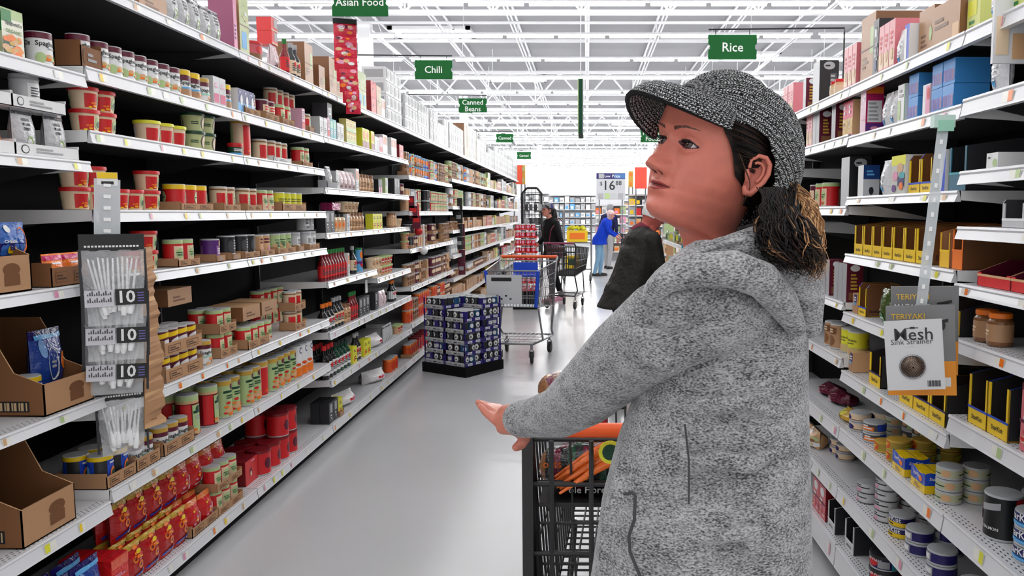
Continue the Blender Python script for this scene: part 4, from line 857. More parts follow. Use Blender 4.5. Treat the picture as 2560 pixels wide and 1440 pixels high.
R(1, 4, 4, [(2400, 'starone', 1), (2330, 'starone', 1), (2230, 'grnpouch', 2, {'jit': .15}), (2162, 'starbrn', 1), (2140, 'tanbox', 1)])
R(1, 4, 5, [(2360, 'starone', 3, {'gap': .002}), (2198, 'starone', 1), (2130, 'tanbox', 1)])
R(1, 4, 6, [(2350, 'creamtin', 1, {'tiers': 3, 'rows': 2}), (2308, 'startwin', 1, {'set': .012}), (2258, 'startwin', 1, {'set': .012}), (2225, 'goldtin', 1, {'tiers': 2, 'rows': 3}), (2195, 'goldtin', 1, {'tiers': 1}), (2165, 'tunatin2', 1, {'tiers': 2, 'rows': 1}), (2130, 'tunatin', 1, {'tiers': 2, 'rows': 2})])
R(1, 4, 6, [(2320, 'greytin', 3, {'tiers': 2, 'set': .16}), (2220, 'creamtin', 1, {'tiers': 2, 'set': .14})])
R(1, 4, 7, [(2330, 'navytin', 1, {'tiers': 2}), (2275, 'navytin', 1, {'tiers': 2, 'rows': 2}), (2232, 'startin', 1, {'tiers': 2}), (2195, 'whitetin', 1, {'tiers': 4, 'rows': 2}), (2150, 'whitetin', 1, {'tiers': 2, 'rows': 2}), (2108, 'startin', 1, {'tiers': 3})])
R(1, 4, 8, [(2300, 'whitetin', 2, {'tiers': 3, 'rows': 3}), (2185, 'bluebig', 1, {'tiers': 2, 'rows': 2}), (2130, 'greylow', 1, {'set': .03})])
R(1, 5, 0, [(2140, 'pinkcart3', 3), (2088, 'sprink', 2, {'set': .03, 'gap': .015}), (2045, 'blackpan', 1), (2012, 'marbox', 1)])
R(1, 5, 1, [(2128, 'noodbox', 2), (2085, 'marbox', 1), (2045, 'marbox', 2), (None, 'pinkcart3', 2)])
R(1, 5, 2, [(2125, 'blackpan', 1, {'set': .01}), (2060, 'redcan', 2, {'set': .05, 'gap': .02}), (2030, 'beans', 1, {'set': .05})])
R(1, 5, 3, [(2130, 'marbox', 3, {'set': .012}), (2070, 'marbox', 2), (2040, 'cellobag', 1)])
R(1, 5, 4, [(2150, 'yelcan', 2, {'set': .04}), (2090, 'beans2', 2)])
R(1, 5, 5, [(2135, 'yelbag2', 1, {'set': .03}), (2088, 'purpbag', 2, {'set': .08})])
R(1, 5, 6, [(2095, 'tunatin', 2, {'tiers': 2, 'set': .1}), (2065, 'cellobag', 2)])
R(1, 5, 7, [(2085, 'greylow', 1), (2060, 'pinkrack', 2)])
R(1, 4, 7, [(2330, 'whitetin', 6, {'tiers': 3, 'set': .16}), (None, 'goldtin', 3, {'tiers': 2, 'set': .16})])
R(1, 4, 6, [(2260, 'tunatin2', 2, {'tiers': 2, 'set': .2}), (2200, 'tunatin', 3, {'tiers': 2, 'set': .19})])
R(1, 3, 7, [(2600, 'creamtin', 3, {'tiers': 2, 'set': .2}), (2470, 'greytin', 3, {'tiers': 2, 'set': .18})])
R(1, 3, 8, [(2560, 'startinb', 2, {'tiers': 2, 'set': .03}), (None, 'whitetin', 3, {'tiers': 2, 'set': .03})])
R(1, 4, 5, [(2320, 'starone', 2, {'set': .235}), (2190, 'yelcan', 3, {'set': .24})])
for i in (6, 7):
    fill(1, i, 0, ['sprink', 'pinkcart3', 'marbox', 'redcan'], 1, 1)
    for k in (1, 2, 3): fill(1, i, k, ['marbox', 'noodbox', 'redcan', 'cellobag'], .8, 1)
for i in (10, 11, 12):
    fill(1, i, 2, ['crate', 'whitegrn', 'yelbox'], .9, 1)
    for k in (3, 4): fill(1, i, k, ['greencan', 'crate', 'yelcan', 'whitecan', 'grnpouch'], .95, 1)
    for k in (5,): fill(1, i, k, ['kraftsm', 'blackbox', 'tancan'], .9, 1)
# ================================================================ signs
M_green = mat('sign_green', (20,105,45), .5); M_white = mat('sign_white', (240,240,240), .5); M_rod = mat('sign_rod', (30,30,32), .5)
def sign_green(words, px, py, Y, w=.33, h=.165, pole=None, label='', rod=True, fs=.085):
    p = at(px, py, Y); r = empty('aisle_sign', (p.x, Y, p.z), .0, label, 'sign', 'green department signs')
    m = MB(); n = 9
    for k in range(2):                                        # board with small side notches
        pts = [(-w/2, -h/2), (w/2, -h/2), (w/2, -h*.12), (w/2-.012, -h*.07), (w/2-.012, h*.07), (w/2, h*.12), (w/2, h/2), (-w/2, h/2), (-w/2, h*.12), (-w/2+.012, h*.07), (-w/2+.012, -h*.07), (-w/2, -h*.12)]
        y = -.006 if k == 0 else .006
        f = [(x, y, z) for x, z in pts]; m.face(f if k == 0 else f[::-1], (12,92,38))
    for i in range(len(pts)):
        a, b = pts[i], pts[(i+1) % len(pts)]; m.face([(a[0],-.006,a[1]), (a[0],.006,a[1]), (b[0],.006,b[1]), (b[0],-.006,b[1])], (60,150,110))
    m.build('sign_board', VCB, r)
    t = MB(); L = len(words)
    for i, wd in enumerate(words):
        put_text(t, wd, lambda x, z, i=i: (x, -.0075, z+(L-1)*.5*fs*.95-i*fs*.95-.004), fs, 'white', .012, 0, w*.86)
    t.build('lettering', mat('sign_letter', (240,245,240), .5), r)
    t = MB()
    for i, wd in enumerate(words):
        put_text(t, wd, lambda x, z, i=i: (-x, .0075, z+(L-1)*.5*fs*.95-i*fs*.95-.004), fs, 'white', .012, 0, w*.86)
    t.build('lettering', mat('sign_letter', (240,245,240), .5), r)
    if pole is not None:
        m = MB(); zt = h/2+.035; s = 1 if pole > p.x else -1
        m.tube([(-s*w/2, 0, zt), (pole-p.x, 0, zt+.01), (pole-p.x, 0, zt-.02), (pole-p.x, 0, (2.281 if pole < 0 else 0)-p.z)], .006, 6, 'black')
        for x in (-w*.35, w*.35): m.tube([(x, 0, h/2), (x, 0, zt+.005)], .003, 5, 'black')
        m.build('sign_arm', M_rod, r)
    else:
        for x in (-w*.35, w*.35):
            m = MB(); m.tube([(x, 0, h/2), (x, 0, 6.0-p.z)], .003, 5, 'black'); m.build('wire', M_rod, r)
sign_green(['Asian Food'], 900, 5, 4.75, pole=-2.145, label='green hanging sign reading Asian Food', fs=.075)
sign_green(['Chili'], 1084, 174, 7.0, pole=-2.145, label='green hanging sign reading Chili')
sign_green(['Rice'], 1831, 118, 5.45, pole=1.75 , label='green hanging sign reading Rice over the tuna side')
sign_green(['Canned', 'Beans'], 1182, 264, 9.3, pole=-2.145, label='green hanging sign reading Canned Beans', fs=.08)
sign_green(['Canned'], 1262, 345, 15.2, pole=-2.145, label='small green sign reading Canned beyond the bean sign', fs=.08)
sign_green(['Canned'], 1310, 389, 18.6, pole=-2.145, label='tiny green sign at the far end of the soup side', fs=.07)
sign_green(['Canned'], 1203, 384, 17.6, pole=-2.145, label='green sign half hidden among white cases on the soup side', fs=.07)
sign_green(['Hispanic', 'Foods'], 1632, 340, 10.6, pole=1.60, label='green sign reading Hispanic Foods beside the cap brim', fs=.08)
p = at(1452, 275, 9.0); r = empty('aisle_marker', (p.x, 9.0, p.z), 0, 'tall narrow green aisle marker seen edge on, hanging over the aisle', 'sign')
m = MB(); m.box((-.022, -.35, -.29), (.022, .35, .29), 'dgreen'); m.box((-.03, -.36, -.29), (-.022, .36, .30), 'lgreen'); m.box((.022, -.36, -.30), (.03, .36, .29), 'grey'); m.build('marker_board', VCB, r)
for yy in (-.3, .3): m = MB(); m.tube([(0, yy, .29), (0, yy, 6.05-p.z)], .003, 4, 'grey'); m.build('wire', M_steel, r)
# ================================================================ clip strip with bags of plastic cutlery, soup side
def filmnodes(nt, b):
    n = nn(nt, 'ShaderNodeTexNoise'); n.inputs['Scale'].default_value = 22; n.inputs['Detail'].default_value = 5; n.inputs['Distortion'].default_value = 1.2
    tc = nn(nt, 'ShaderNodeTexCoord'); nt.links.new(tc.outputs['Object'], n.inputs['Vector'])
    p = nn(nt, 'ShaderNodeBump'); p.inputs['Strength'].default_value = .9; p.inputs['Distance'].default_value = .02
    nt.links.new(n.outputs[0], p.inputs['Height']); nt.links.new(p.outputs[0], b.inputs['Normal'])
M_film = mat('clear_film', (240,242,245), .14, alpha=.30, spec=.9, nodes=filmnodes)
M_clear = mat('clear_strip', (215,222,226), .15, alpha=.62, spec=.8)
M_cut = mat('white_plastic', (245,245,246), .25)
def strip(name, a, b, w, label, nrm, holes=18):
    r = empty(name, tuple(a), 0, label, 'clip strip'); a = Vector(a); b = Vector(b)-a
    m = MB(); s = nrm.cross(b).normalized()*w/2; n = nrm*.0012
    m.add([(-s+n), (s+n), (s+b+n), (-s+b+n), (-s-n), (s-n), (s+b-n), (-s+b-n)], [(0,1,2,3), (7,6,5,4), (0,4,5,1), (1,5,6,2), (2,6,7,3), (3,7,4,0)], 'white'); m.build('strip', M_clear, r)
    for i in range(holes):
        c_ = b*((i+.5)/holes); q = MB(); u = s*.28; v = b.normalized()*.006
        q.face([c_-u-v+n*2, c_+u-v+n*2, c_+u+v+n*3, c_-u+v+n*3], (240,240,240)); q.build('hook', M_cut, r)
    return r
NL = Vector((.55, -.83, 0)).normalized()
A = at(268, 448, 2.62); B_ = at(268, 592, 2.60)
r = strip('clip_strip', A, B_, .075, 'clear clip strip hanging from the soup shelf above the cutlery bags', NL, 5)
m = MB(); tx = NL.cross(Vector((0,0,1))).normalized(); tx = -tx if tx.x < 0 else tx
def quad(m, c0, w, h, col, off=.003, dz=0): 
    c0 = Vector(c0)+NL*off; m.face([c0-tx*w/2+Vector((0,0,-h/2)), c0+tx*w/2+Vector((0,0,-h/2)), c0+tx*w/2+Vector((0,0,h/2)), c0-tx*w/2+Vector((0,0,h/2))], col)
quad(m, (0,0,.0), .06, .045, 'white'); quad(m, (0,0,.012), .058, .02, 'yellow', .004); quad(m, (-.0,0,-.012), .035, .01, 'black', .004); quad(m, (0,0,-.1), .06, .1, 'pink', .002)
m.build('price_ticket', VC, r)
def cutlery_bag(px, py, Y, w, h, label, big, tilt=0):
    """px, py: top middle; header card over a clear bag of forks with a black count label"""
    P0 = at(px, py, Y); rz = math.atan2(tx.y, tx.x); r = empty('cutlery_bag', tuple(P0), rz, label, 'bag', 'bags of plastic cutlery on the clip strip')
    r.rotation_euler = (0, tilt, rz)
    m = MB(); n = 12
    def fr(x, t, o): return (x*w/2*(1-.14*t*(1-.3*math.sin(t*6))), -(.022*math.sin(min(1, t*1.3)*3.14)*max(0, 1-x*x)**.5+.004+o), -.052-t*(h-.052))
    for s_ in (1, -1):
        P = [[(lambda q: (q[0], q[1]*s_, q[2]))(fr(-1+2*j/12, i/n, .002*math.sin(i*2.3+j*1.7))) for j in range(13)] for i in range(n+1)]
        m.grid(P if s_ < 0 else [q[::-1] for q in P], lambda i, j: 'white')
    m.build('film_bag', M_film, r, True)
    m = MB(); m.box((-w/2, -.004, -.055), (w/2, .004, 0), 'black')
    for k in range(16): m.box((-w*.42+k*w*.053, -.0048, -.043), (-w*.42+k*w*.053+w*.036, -.004, -.037), 'white')
    for sx in (-1, 1): m.box((sx*w*.5-.003, -.006, -h*.96), (sx*w*.5+.0035 if sx > 0 else sx*w*.5+.006, .006, -.05), 'blk2')
    m.build('header_card', VC, r)
    rr = random.Random(int(px))
    for k in range(11):
        c = MB(); x0 = (-.38+.075*k)*w; x1 = x0*.55+rr.uniform(-.01, .01); z0 = -.07-rr.uniform(0, .02); z1 = -h*.93+rr.uniform(0, .04)
        pts = [(x0+(x1-x0)*t, -.012+.006*math.sin(k*2+t*3), z0+(z1-z0)*t) for t in [q/8 for q in range(9)]]
        c.tube(pts, [.003,.0036,.004,.004,.0048,.006,.0085,.0115,.008], 6, 'white')
        c.build('fork', M_cut, r, True)
    if big:
        m = MB(); z = -h*.60
        m.box((.0, -.032, z-.052), (w*.48, -.030, z), 'black')
        put_text(m, '10', lambda x, y: (w*.16+x, -.0335, z-.027+y), .055, 'white', .02)
        for k in range(4): m.box((w*.34, -.0335, z-.042+k*.009), (w*.44, -.033, z-.039+k*.009), (120,110,190))
        m.face([(-w*.46, -.0315, z-.055), (-.004, -.0315, z-.055), (-.004, -.0315, z), (-w*.46, -.0315, z)], (205,203,210))
        for k in range(2):
            for q_ in range(11): m.box((-w*.42+q_*w*.034, -.0325, z-.018-.022*k), (-w*.42+q_*w*.034+w*.02, -.032, z-.018-.022*k+.005+.005*((q_*7+k) % 3)), 'dgrey')
        m.build('count_label', VC, r)
cutlery_bag(278, 585, 2.56, .185, .30, 'clear bag of white plastic forks with black header, front of the clip strip', True)
cutlery_bag(287, 690, 2.605, .19, .285, 'clear bag of white cutlery, second behind the front one', True, .03)
cutlery_bag(290, 790, 2.645, .19, .27, 'clear bag of white cutlery, third and lowest count label', True, .05)
cutlery_bag(300, 960, 2.68, .15, .25, 'slack clear bag of white spoons hanging lowest', False, .0)
# torn corrugated side strip beside the bags
r = empty('cardboard_sidekick', tuple(at(385, 1062, 2.76)), 0, 'torn tan cardboard side panel standing beside the cutlery bags', 'cardboard')
m = MB(); b0 = at(385, 1062, 2.76); q = random.Random(2); L = []; Rr = []
ztop = at(365, 618, 2.74).z
for i in range(41):
    t = i/40; z = b0.z+(ztop-b0.z)*t; pl = at(352+10*(t<.5), 1062-444*t, 2.70); pr = at(410-36*t*t+q.uniform(-7, 7), 1062-444*t, 2.80)
    L.append(Vector((pl.x, pl.y, z))-b0); Rr.append(Vector((pr.x, pr.y, z))-b0)
off = Vector((.006, -.003, 0))*-1
m.grid([L, Rr], lambda i, j: 'kraft' if j % 7 else 'tan'); m.grid([[p+off for p in Rr], [p+off for p in L]], lambda i, j: 'brown'); m.grid([Rr, [p+off for p in Rr]], lambda i, j: (225,185,150)); m.grid([[p+off for p in L], L], lambda i, j: 'kraft')
m.build('corrugated_panel', VCB, r)
# tall open cartons at the camera end of the soup side
def open_carton(px, Yc, z, w, d, h, col, label, mark='BOX'):
    Xc = -(XL+.02+d/2); r = empty('shelf_carton', (Xc, Yc, z), math.pi/2, label, 'carton')
    m = MB(); t = .004; a, b, c, e = -w/2, w/2, -d/2, d/2; f = h*.36
    m.box((a, c, 0), (b, c+t, f), col); m.box((a, c, 0), (b, e, t), 'brown'); m.box((a, e-t, 0), (b, e, h), 'brown')
    for x, x2 in ((a, a+t), (b-t, b)):
        pts = [(c, 0), (e, 0), (e, h), (c+d*.55, h), (c+d*.3, f*1.35), (c, f)]
        m.face([(x, p, q) for p, q in pts][::-1], 'brown'); m.face([(x2, p, q) for p, q in pts], 'dkraft')
        for i in range(6):
            p, q = pts[i], pts[(i+1) % 6]; m.face([(x, p[0], p[1]), (x, q[0], q[1]), (x2, q[0], q[1]), (x2, p[0], p[1])], 'tan')
    m.build('carton_body', VCB, r)
    m = MB(); m.aspect = 1
    m.face([(a-.001, -d*.0, h*.05), (a-.001, -d*.34, h*.05), (a-.001, -d*.34, h*.17), (a-.001, -d*.0, h*.17)], 'blk2')
    for k in range(10): m.box((a-.0022, -d*.32+k*.011, h*.065), (a-.0012, -d*.32+k*.011+.004*(1+k%2), h*.155), (200,170,130))
    m.build('barcode_print', VCB, r); m = MB(); m.aspect = 1; fn = lambda x, y, o: (x, c-o, f*.5+y)
    patch(m, fn, 'e', w*-.02, w*.3, -f*.05, f*.3, 'dkraft', .001); patch(m, fn, 'r', w*.0, w*.28, -f*.3, -f*.0, 'dkraft', .0012)
    m.build('emblem_print', VCB, r); return r
open_carton(0, 2.36, .5015, .24, .33, .33, 'kraft', 'open brown carton with torn front on the lower shelf by the camera')
open_carton(0, 2.49, .8705, .24, .3, .28, 'kraft', 'open brown carton holding blue packs at the camera end')
place('bluecan', -(XL+.12), 2.435, .876, 1.4, 'blue ring pasta can in the open brown carton, beside the white oval pouch')
place('bluepouch', -(XL+.13), 2.54, .92, 1.57, 'blue pouch with white oval in the open brown carton')
open_carton(0, 2.24, 1.2675, .22, .28, .30, 'kraft', 'open tan carton with the blue cracker pouch by the camera')
# red bags hanging on a strip above the soup side
def hang_red():
    p = at(862, 60, 4.9); r = empty('snack_strip', tuple(p), .3, 'hanging strip of red snack bags above the soup side', 'snack strip')
    m = MB(); m.box((-.07, -.01, 0), (.07, .01, .03), 'black'); m.tube([(0, 0, .03), (0, .0, .12), (-.62, .18, .12), (-.62, .18, 2.281-p.z)], .004, 4, 'white'); m.build('strip_header', VC, r)
    q = random.Random(4)
    for k in range(8):
        b = MB(); z = -.065*k; w = .135-.012*max(0, k-3); x0 = .0+.006*max(0, k-3)**1.3
        def f(x, y, o): return (x0+x*w/2, -(.02*max(0, 1-x*x)**.5*(math.sin(y*3.14)*.7+.3))-o, z-.085+y*.085)
        b.grid([[f(-1+j/4, i/5, 0) for j in range(9)] for i in range(6)], lambda i, j: (205,30,60), 2)
        b.grid([[(lambda p_: (p_[0], -p_[1], p_[2]))(f(1-j/4, i/5, 0)) for j in range(9)] for i in range(6)], lambda i, j: (170,20,45), 2)
        b.aspect = .8; art(b, f, [('f', -.7, .7, .15, .85, ['pink', 'tan', 'orange', 'maroon', 'white'], 7)], 2, .001, k)
        b.build('snack_packet', MATL, r)
hang_red()
# small white tag, pink ladle and white spoon strips further along
r = empty('shelf_tag', tuple(at(919, 700, 6.05)), 0, 'small white hanging price tag under the sauce shelf', 'tag'); m = MB(); m.box((-.012, -.03, -.1), (-.010, .03, 0), 'white'); m.build('tag_card', VC, r)
def utensil(px, py, Y, col, label, L=.3):
    r = empty('ladle', tuple(at(px, py, Y)), 0, label, 'utensil')
    m = MB(); m.tube([(0, 0, 0), (.005, 0, -L*.5), (0, 0, -L*.8)], [.008, .01, .014], 6, col); m.build('ladle_handle', VC, r)
    m = MB(); m.lathe([(.004, -L*1.02), (.03, -L*.97), (.042, -L*.88), (.036, -L*.8), (.01, -L*.77)], 10, col=col); m.build('ladle_bowl', VC, r, True)
utensil(1045, 510, 7.6, 'red', 'red plastic ladle hanging from the soup side')
utensil(1058, 560, 7.75, 'white', 'white plastic spoon on a clip strip beside the red ladle')
for k in range(3):
    p = at(1025+8*k, 490+25*k, 7.45); r = empty('snack_card', tuple(p), 0, 'maroon carded packet hanging by the red ladle, %s down' % ORD[k+1], 'packet', 'maroon carded packets')
    m = MB(); m.box((-.04, -.004, -.12), (.04, .004, 0), 'maroon'); m.box((-.03, -.006, -.06), (.03, -.004, -.02), 'red'); m.build('card', VC, r)
for (px, py, Y, c1) in ((1146, 495, 10.2, 'black'), (1152, 560, 10.3, 'maroon')):
    p = at(px, py, Y); r = empty('snack_card', tuple(p), 0, '%s hanging strip of packets midway down the soup side' % c1, 'packet')
    for k in range(4): m = MB(); m.box((-.05, -.004, -.17*k-.16), (.05, .01, -.17*k), c1); m.box((-.03, -.006, -.17*k-.1), (.03, -.004, -.17*k-.05), 'grey' if k % 2 else 'blk2'); m.build('packet', VC, r)
# ================================================================ clip strip, sink strainer and jerky bags, tuna side
NR = Vector((-.35, -.94, 0)).normalized()
A = at(2360, 300, 2.07); B_ = at(2298, 806, 2.04)
r = strip('clip_strip', A, B_, .027, 'clear clip strip hanging down in front of the yellow tuna cartons', NR, 14)
m = MB()
m.box((-.03, -.012, -.02), (.025, .012, .012), (200,225,215)); m.box((-.02, -.016, -.03), (.02, -.010, -.002), 'mint'); m.build('strip_holder', VC, r)
def card(name, px, py, Y, w, h, col, label, cat, tilt, draw, thick=.003):
    P0 = at(px, py, Y); ax = math.atan2(.35*-1, .94); r = empty(name, tuple(P0), 0, label, cat); r.rotation_euler = (0, tilt, -.28)
    m = MB(); m.box((-w/2, 0, -h), (w/2, thick, 0), col); m.aspect = 1; draw(m, w, h); m.build('card', VC, r); return r
def d_strainer(m, w, h):
    put_text(m, 'Mesh', lambda x, y: (x, -.0012, -h*.21+y), .044, 'blk2', .006)
    put_text(m, 'Sink Strainer', lambda x, y: (x-.005, -.0012, -h*.31+y), .034, 'dgrey', -.002, 0, w*.72)
    m.box((-w*.11, -.0012, -h*.118), (w*.09, -.0008, -h*.108), 'blk2'); m.box((-w*.05, -.0013, -h*.125), (w*.03, -.0009, -h*.098), 'blk2')
    m.box((-w*.16, -.0012, -h*.38), (0, -.0009, -h*.378), 'grey')
    for k in range(12): m.box((w*.2+k*w*.018, -.0013, -h*.955), (w*.2+k*w*.018+.001*(1+k % 3), -.0009, -h*.87), 'dgrey')
rs = card('sink_strainer', 2281, 800, 1.94, .136, .178, (215,215,217), 'white card with a round mesh sink strainer', 'sink strainer', -.09, d_strainer)
def meshn(nt, b):
    tc = nn(nt, 'ShaderNodeTexCoord'); ck = nn(nt, 'ShaderNodeTexChecker'); ck.inputs['Scale'].default_value = 350
    nt.links.new(tc.outputs['Object'], ck.inputs[0]); ck.inputs[1].default_value = (.22,.15,.11,1); ck.inputs[2].default_value = (.05,.04,.035,1); nt.links.new(ck.outputs[0], b.inputs['Base Color'])
m = MB(); m.lathe([(.0285, 0), (.027, .004), (.022, .010), (.012, .014), (.002, .015)], 24, cap=(True, False)); o = m.build('mesh_bowl', mat('wire_mesh', (120,90,70), .3, metal=.7, nodes=meshn), rs, True); o.location = (-.006, -.001, -.118); o.rotation_euler = (math.pi/2, 0, 0)
m = MB(); m.tube([(.029*math.cos(a*math.pi/12), 0, .029*math.sin(a*math.pi/12)) for a in range(24)], .0022, 6, 'grey', closed=True); o = m.build('steel_rim', mat('steel', (150,150,152), .25, metal=1), rs, True); o.location = (-.006, -.003, -.118)
def d_jerky(top):
    def d(m, w, h):
        m.box((-w/2, -.0012, -h), (w/2, -.0008, -h*.62), (240,150,20))
        for k, (s_, c1) in enumerate((('TERIYAKI', 'gold'), ('MATADOR', 'black'))):
            put_text(m, s_, lambda x, y: (x-w*.18, -.0018, -h*(.12+.11*k)+y), .02+.012*k, (235,190,60) if k == 0 else 'white', .006, 0, w*.55)
        patch(m, lambda x, y, o: (x, -o, y), 's', w*.18, w*.4, -h*.22, -h*.15, 'black', .0014); patch(m, lambda x, y, o: (x, -o, y), 'e', w*.24, w*.36, -h*.28, -h*.17, 'black', .0016)
        m.box((w*.28, -.002, -h*.9), (w*.42, -.0016, -h*.8), 'white')
    return d
card('jerky_bag', 2312, 716, 2.045, .165, .235, (120,120,122), 'grey and orange jerky bag, rear one behind the sink strainer', 'bag', -.03, d_jerky(1), .012)
card('jerky_bag', 2300, 764, 2.0, .165, .235, (128,128,130), 'grey and orange jerky bag directly behind the sink strainer', 'bag', -.06, d_jerky(0), .012)
# tag card and cap goods at the tuna side by the camera
p = at(2525, 20, 1.93); r = empty('hanging_display', tuple(p), 0, 'white printed card display hanging by the top tuna shelf', 'display card'); m = MB()
m.box((-.036, 0, -.13), (.05, .01, .06), (220,220,222)); m.box((-.03, -.002, -.11), (-.0, 0, -.02), 'cream'); m.box((.01, -.002, -.12), (.045, 0, -.06), 'tan'); m.build('card', VC, r)
# ================================================================ stack of canned broth on the aisle floor
place_base = MB(); place_base.box((-.28, -.265, 0), (.28, .265, .09), 'black')
SX, SY = -1.19, 7.38; ROT = -.60
r = empty('pallet_base', (SX, SY, 0), ROT, 'black plastic base under the stack of broth cans', 'pallet'); place_base.build('base', M_back, r)
CW, CD = .265, .25
def tray_case(col):
    m = MB(); w, d, t, f = CW-.004, CD-.004, .003, .036
    m.box((-w/2, -d/2, 0), (w/2, d/2, t), col); front = (205,205,207)
    for y in (-d/2, d/2-t): m.box((-w/2, y, 0), (w/2, y+t, f), front)
    for x in (-w/2, w/2-t): m.box((x, -d/2, 0), (x+t, d/2, f), col)
    for x in (-w/2, w/2-.018):
        for y in (-d/2, d/2-.003): m.box((x, y, 0), (x+.018, y+.003, .099), col)
    m.aspect = w/2/f
    art(m, lambda x, y, o: (x*w/2, -d/2-o, y*f), [('r', -.8, -.3, .25, .7, 'grey'), ('r', -.1, .2, .3, .6, 'dgrey'), ('l', .3, .8, .3, .6, 'dgrey', 2)])
    for y in (-.09, .02): m.box((w/2, y, .008), (w/2+.0008, y+.06, .03), 'white'); m.box((w/2+.0008, y+.008, .013), (w/2+.0016, y+.052, .024), 'grey')
    return m.mesh('broth_case', VC)
TC = tray_case((34,22,110)); qq = random.Random(9)
can('brothb', 'soup_broth_can', K, 'black and white broth can', .0385, .098, 'blk2', [('e',-.35,.35,.4,.88,'white'), ('r',-.3,.3,.1,.34,(190,190,195)), ('e',-.15,.15,.5,.7,'dgrey')])
can('brothn', 'soup_broth_can', K, 'navy and white broth can', .0385, .098, (34,22,110), [('r',-.5,.4,.45,.8,(200,200,205)), ('e',-.3,.3,.12,.4,'grey')])
can('brotht', 'soup_broth_can', K, 'teal broth can', .0385, .098, (20,70,110), [('e',-.3,.3,.4,.8,'white')])
for lv in range(6):
    for ix in (0, 1):
        for iy in (0, 1):
            if lv == 5 and not (ix == 0 or iy == 1): continue
            a = ROT+qq.uniform(-.015, .015); off = Matrix.Rotation(ROT, 3, 'Z') @ Vector(((ix-.5)*CW, (iy-.5)*CD, 0)); z = .091+lv*.1035
            o = link('broth_case', TC, None, (SX+off.x, SY+off.y, z), a)
            tag(o, 'navy white case of broth cans, %s layer, %s %s, floor stack' % (ORD[lv+1], 'front' if iy == 0 else 'rear', 'shelf half' if ix == 0 else 'aisle half'), 'case', 'cases of broth in the floor stack')
            for k in range(3):
                for l in range(3):
                    if not ((l == 0 and iy == 0) or (k == 2 and ix == 1) or lv >= 4): continue
                    q = Matrix.Rotation(a, 3, 'Z') @ Vector(((k-1)*.0815, (l-1)*.0785, 0))
                    st = qq.choice(['brothb', 'brothb', 'brothn', 'brotht' if k == 2 else 'brothb'])
                    place(st, SX+off.x+q.x, SY+off.y+q.y, z+.0035, a+qq.uniform(-.5, .5)+(1.2 if k == 2 and ix == 1 and (l or qq.random() < .5) else 0), '%s, floor stack, %s layer, %s along, %s row back' % (PR[st]['desc'], ORD[lv+1], ORD[k+1+3*ix], ORD[l+1+3*iy]), 'broth cans in the floor stack', True)
# ================================================================ shopping carts
M_chrome = mat('cart_wire', (150,152,155), .3, metal=.8); M_dwire = mat('dark_wire', (26,26,28), .4); M_wheel = mat('wheel_rubber', (25,25,26), .6)
M_or = mat('orange_plastic', (235,90,30), .35); M_bl = mat('blue_plastic', (25,75,200), .4)
def wheel(r, loc, yaw=0):
    w = MB(); w.lathe([(.02, -.014), (.055, -.016), (.062, -.008), (.062, .008), (.055, .016), (.02, .014)], 20, col='black'); 
    o = link('wheel', w.mesh('wheel', M_wheel, True), r, (loc[0], loc[1], .0635)); o.rotation_euler = (0, math.pi/2, yaw)
    f = MB(); f.tube([(0, 0, .0635), (-.022, 0, .0635), (-.022, .01, .13), (0, .02, .15)], .006, 5, 'grey'); f.tube([(0, 0, .0635), (.022, 0, .0635), (.022, .01, .13), (0, .02, .15)], .006, 5, 'grey'); f.tube([(0, .02, .14), (0, .02, .2)], .013, 8, 'grey')
    o = f.build('caster', M_chrome, r, True); o.location = (loc[0], loc[1], 0); o.rotation_euler = (0, 0, yaw)
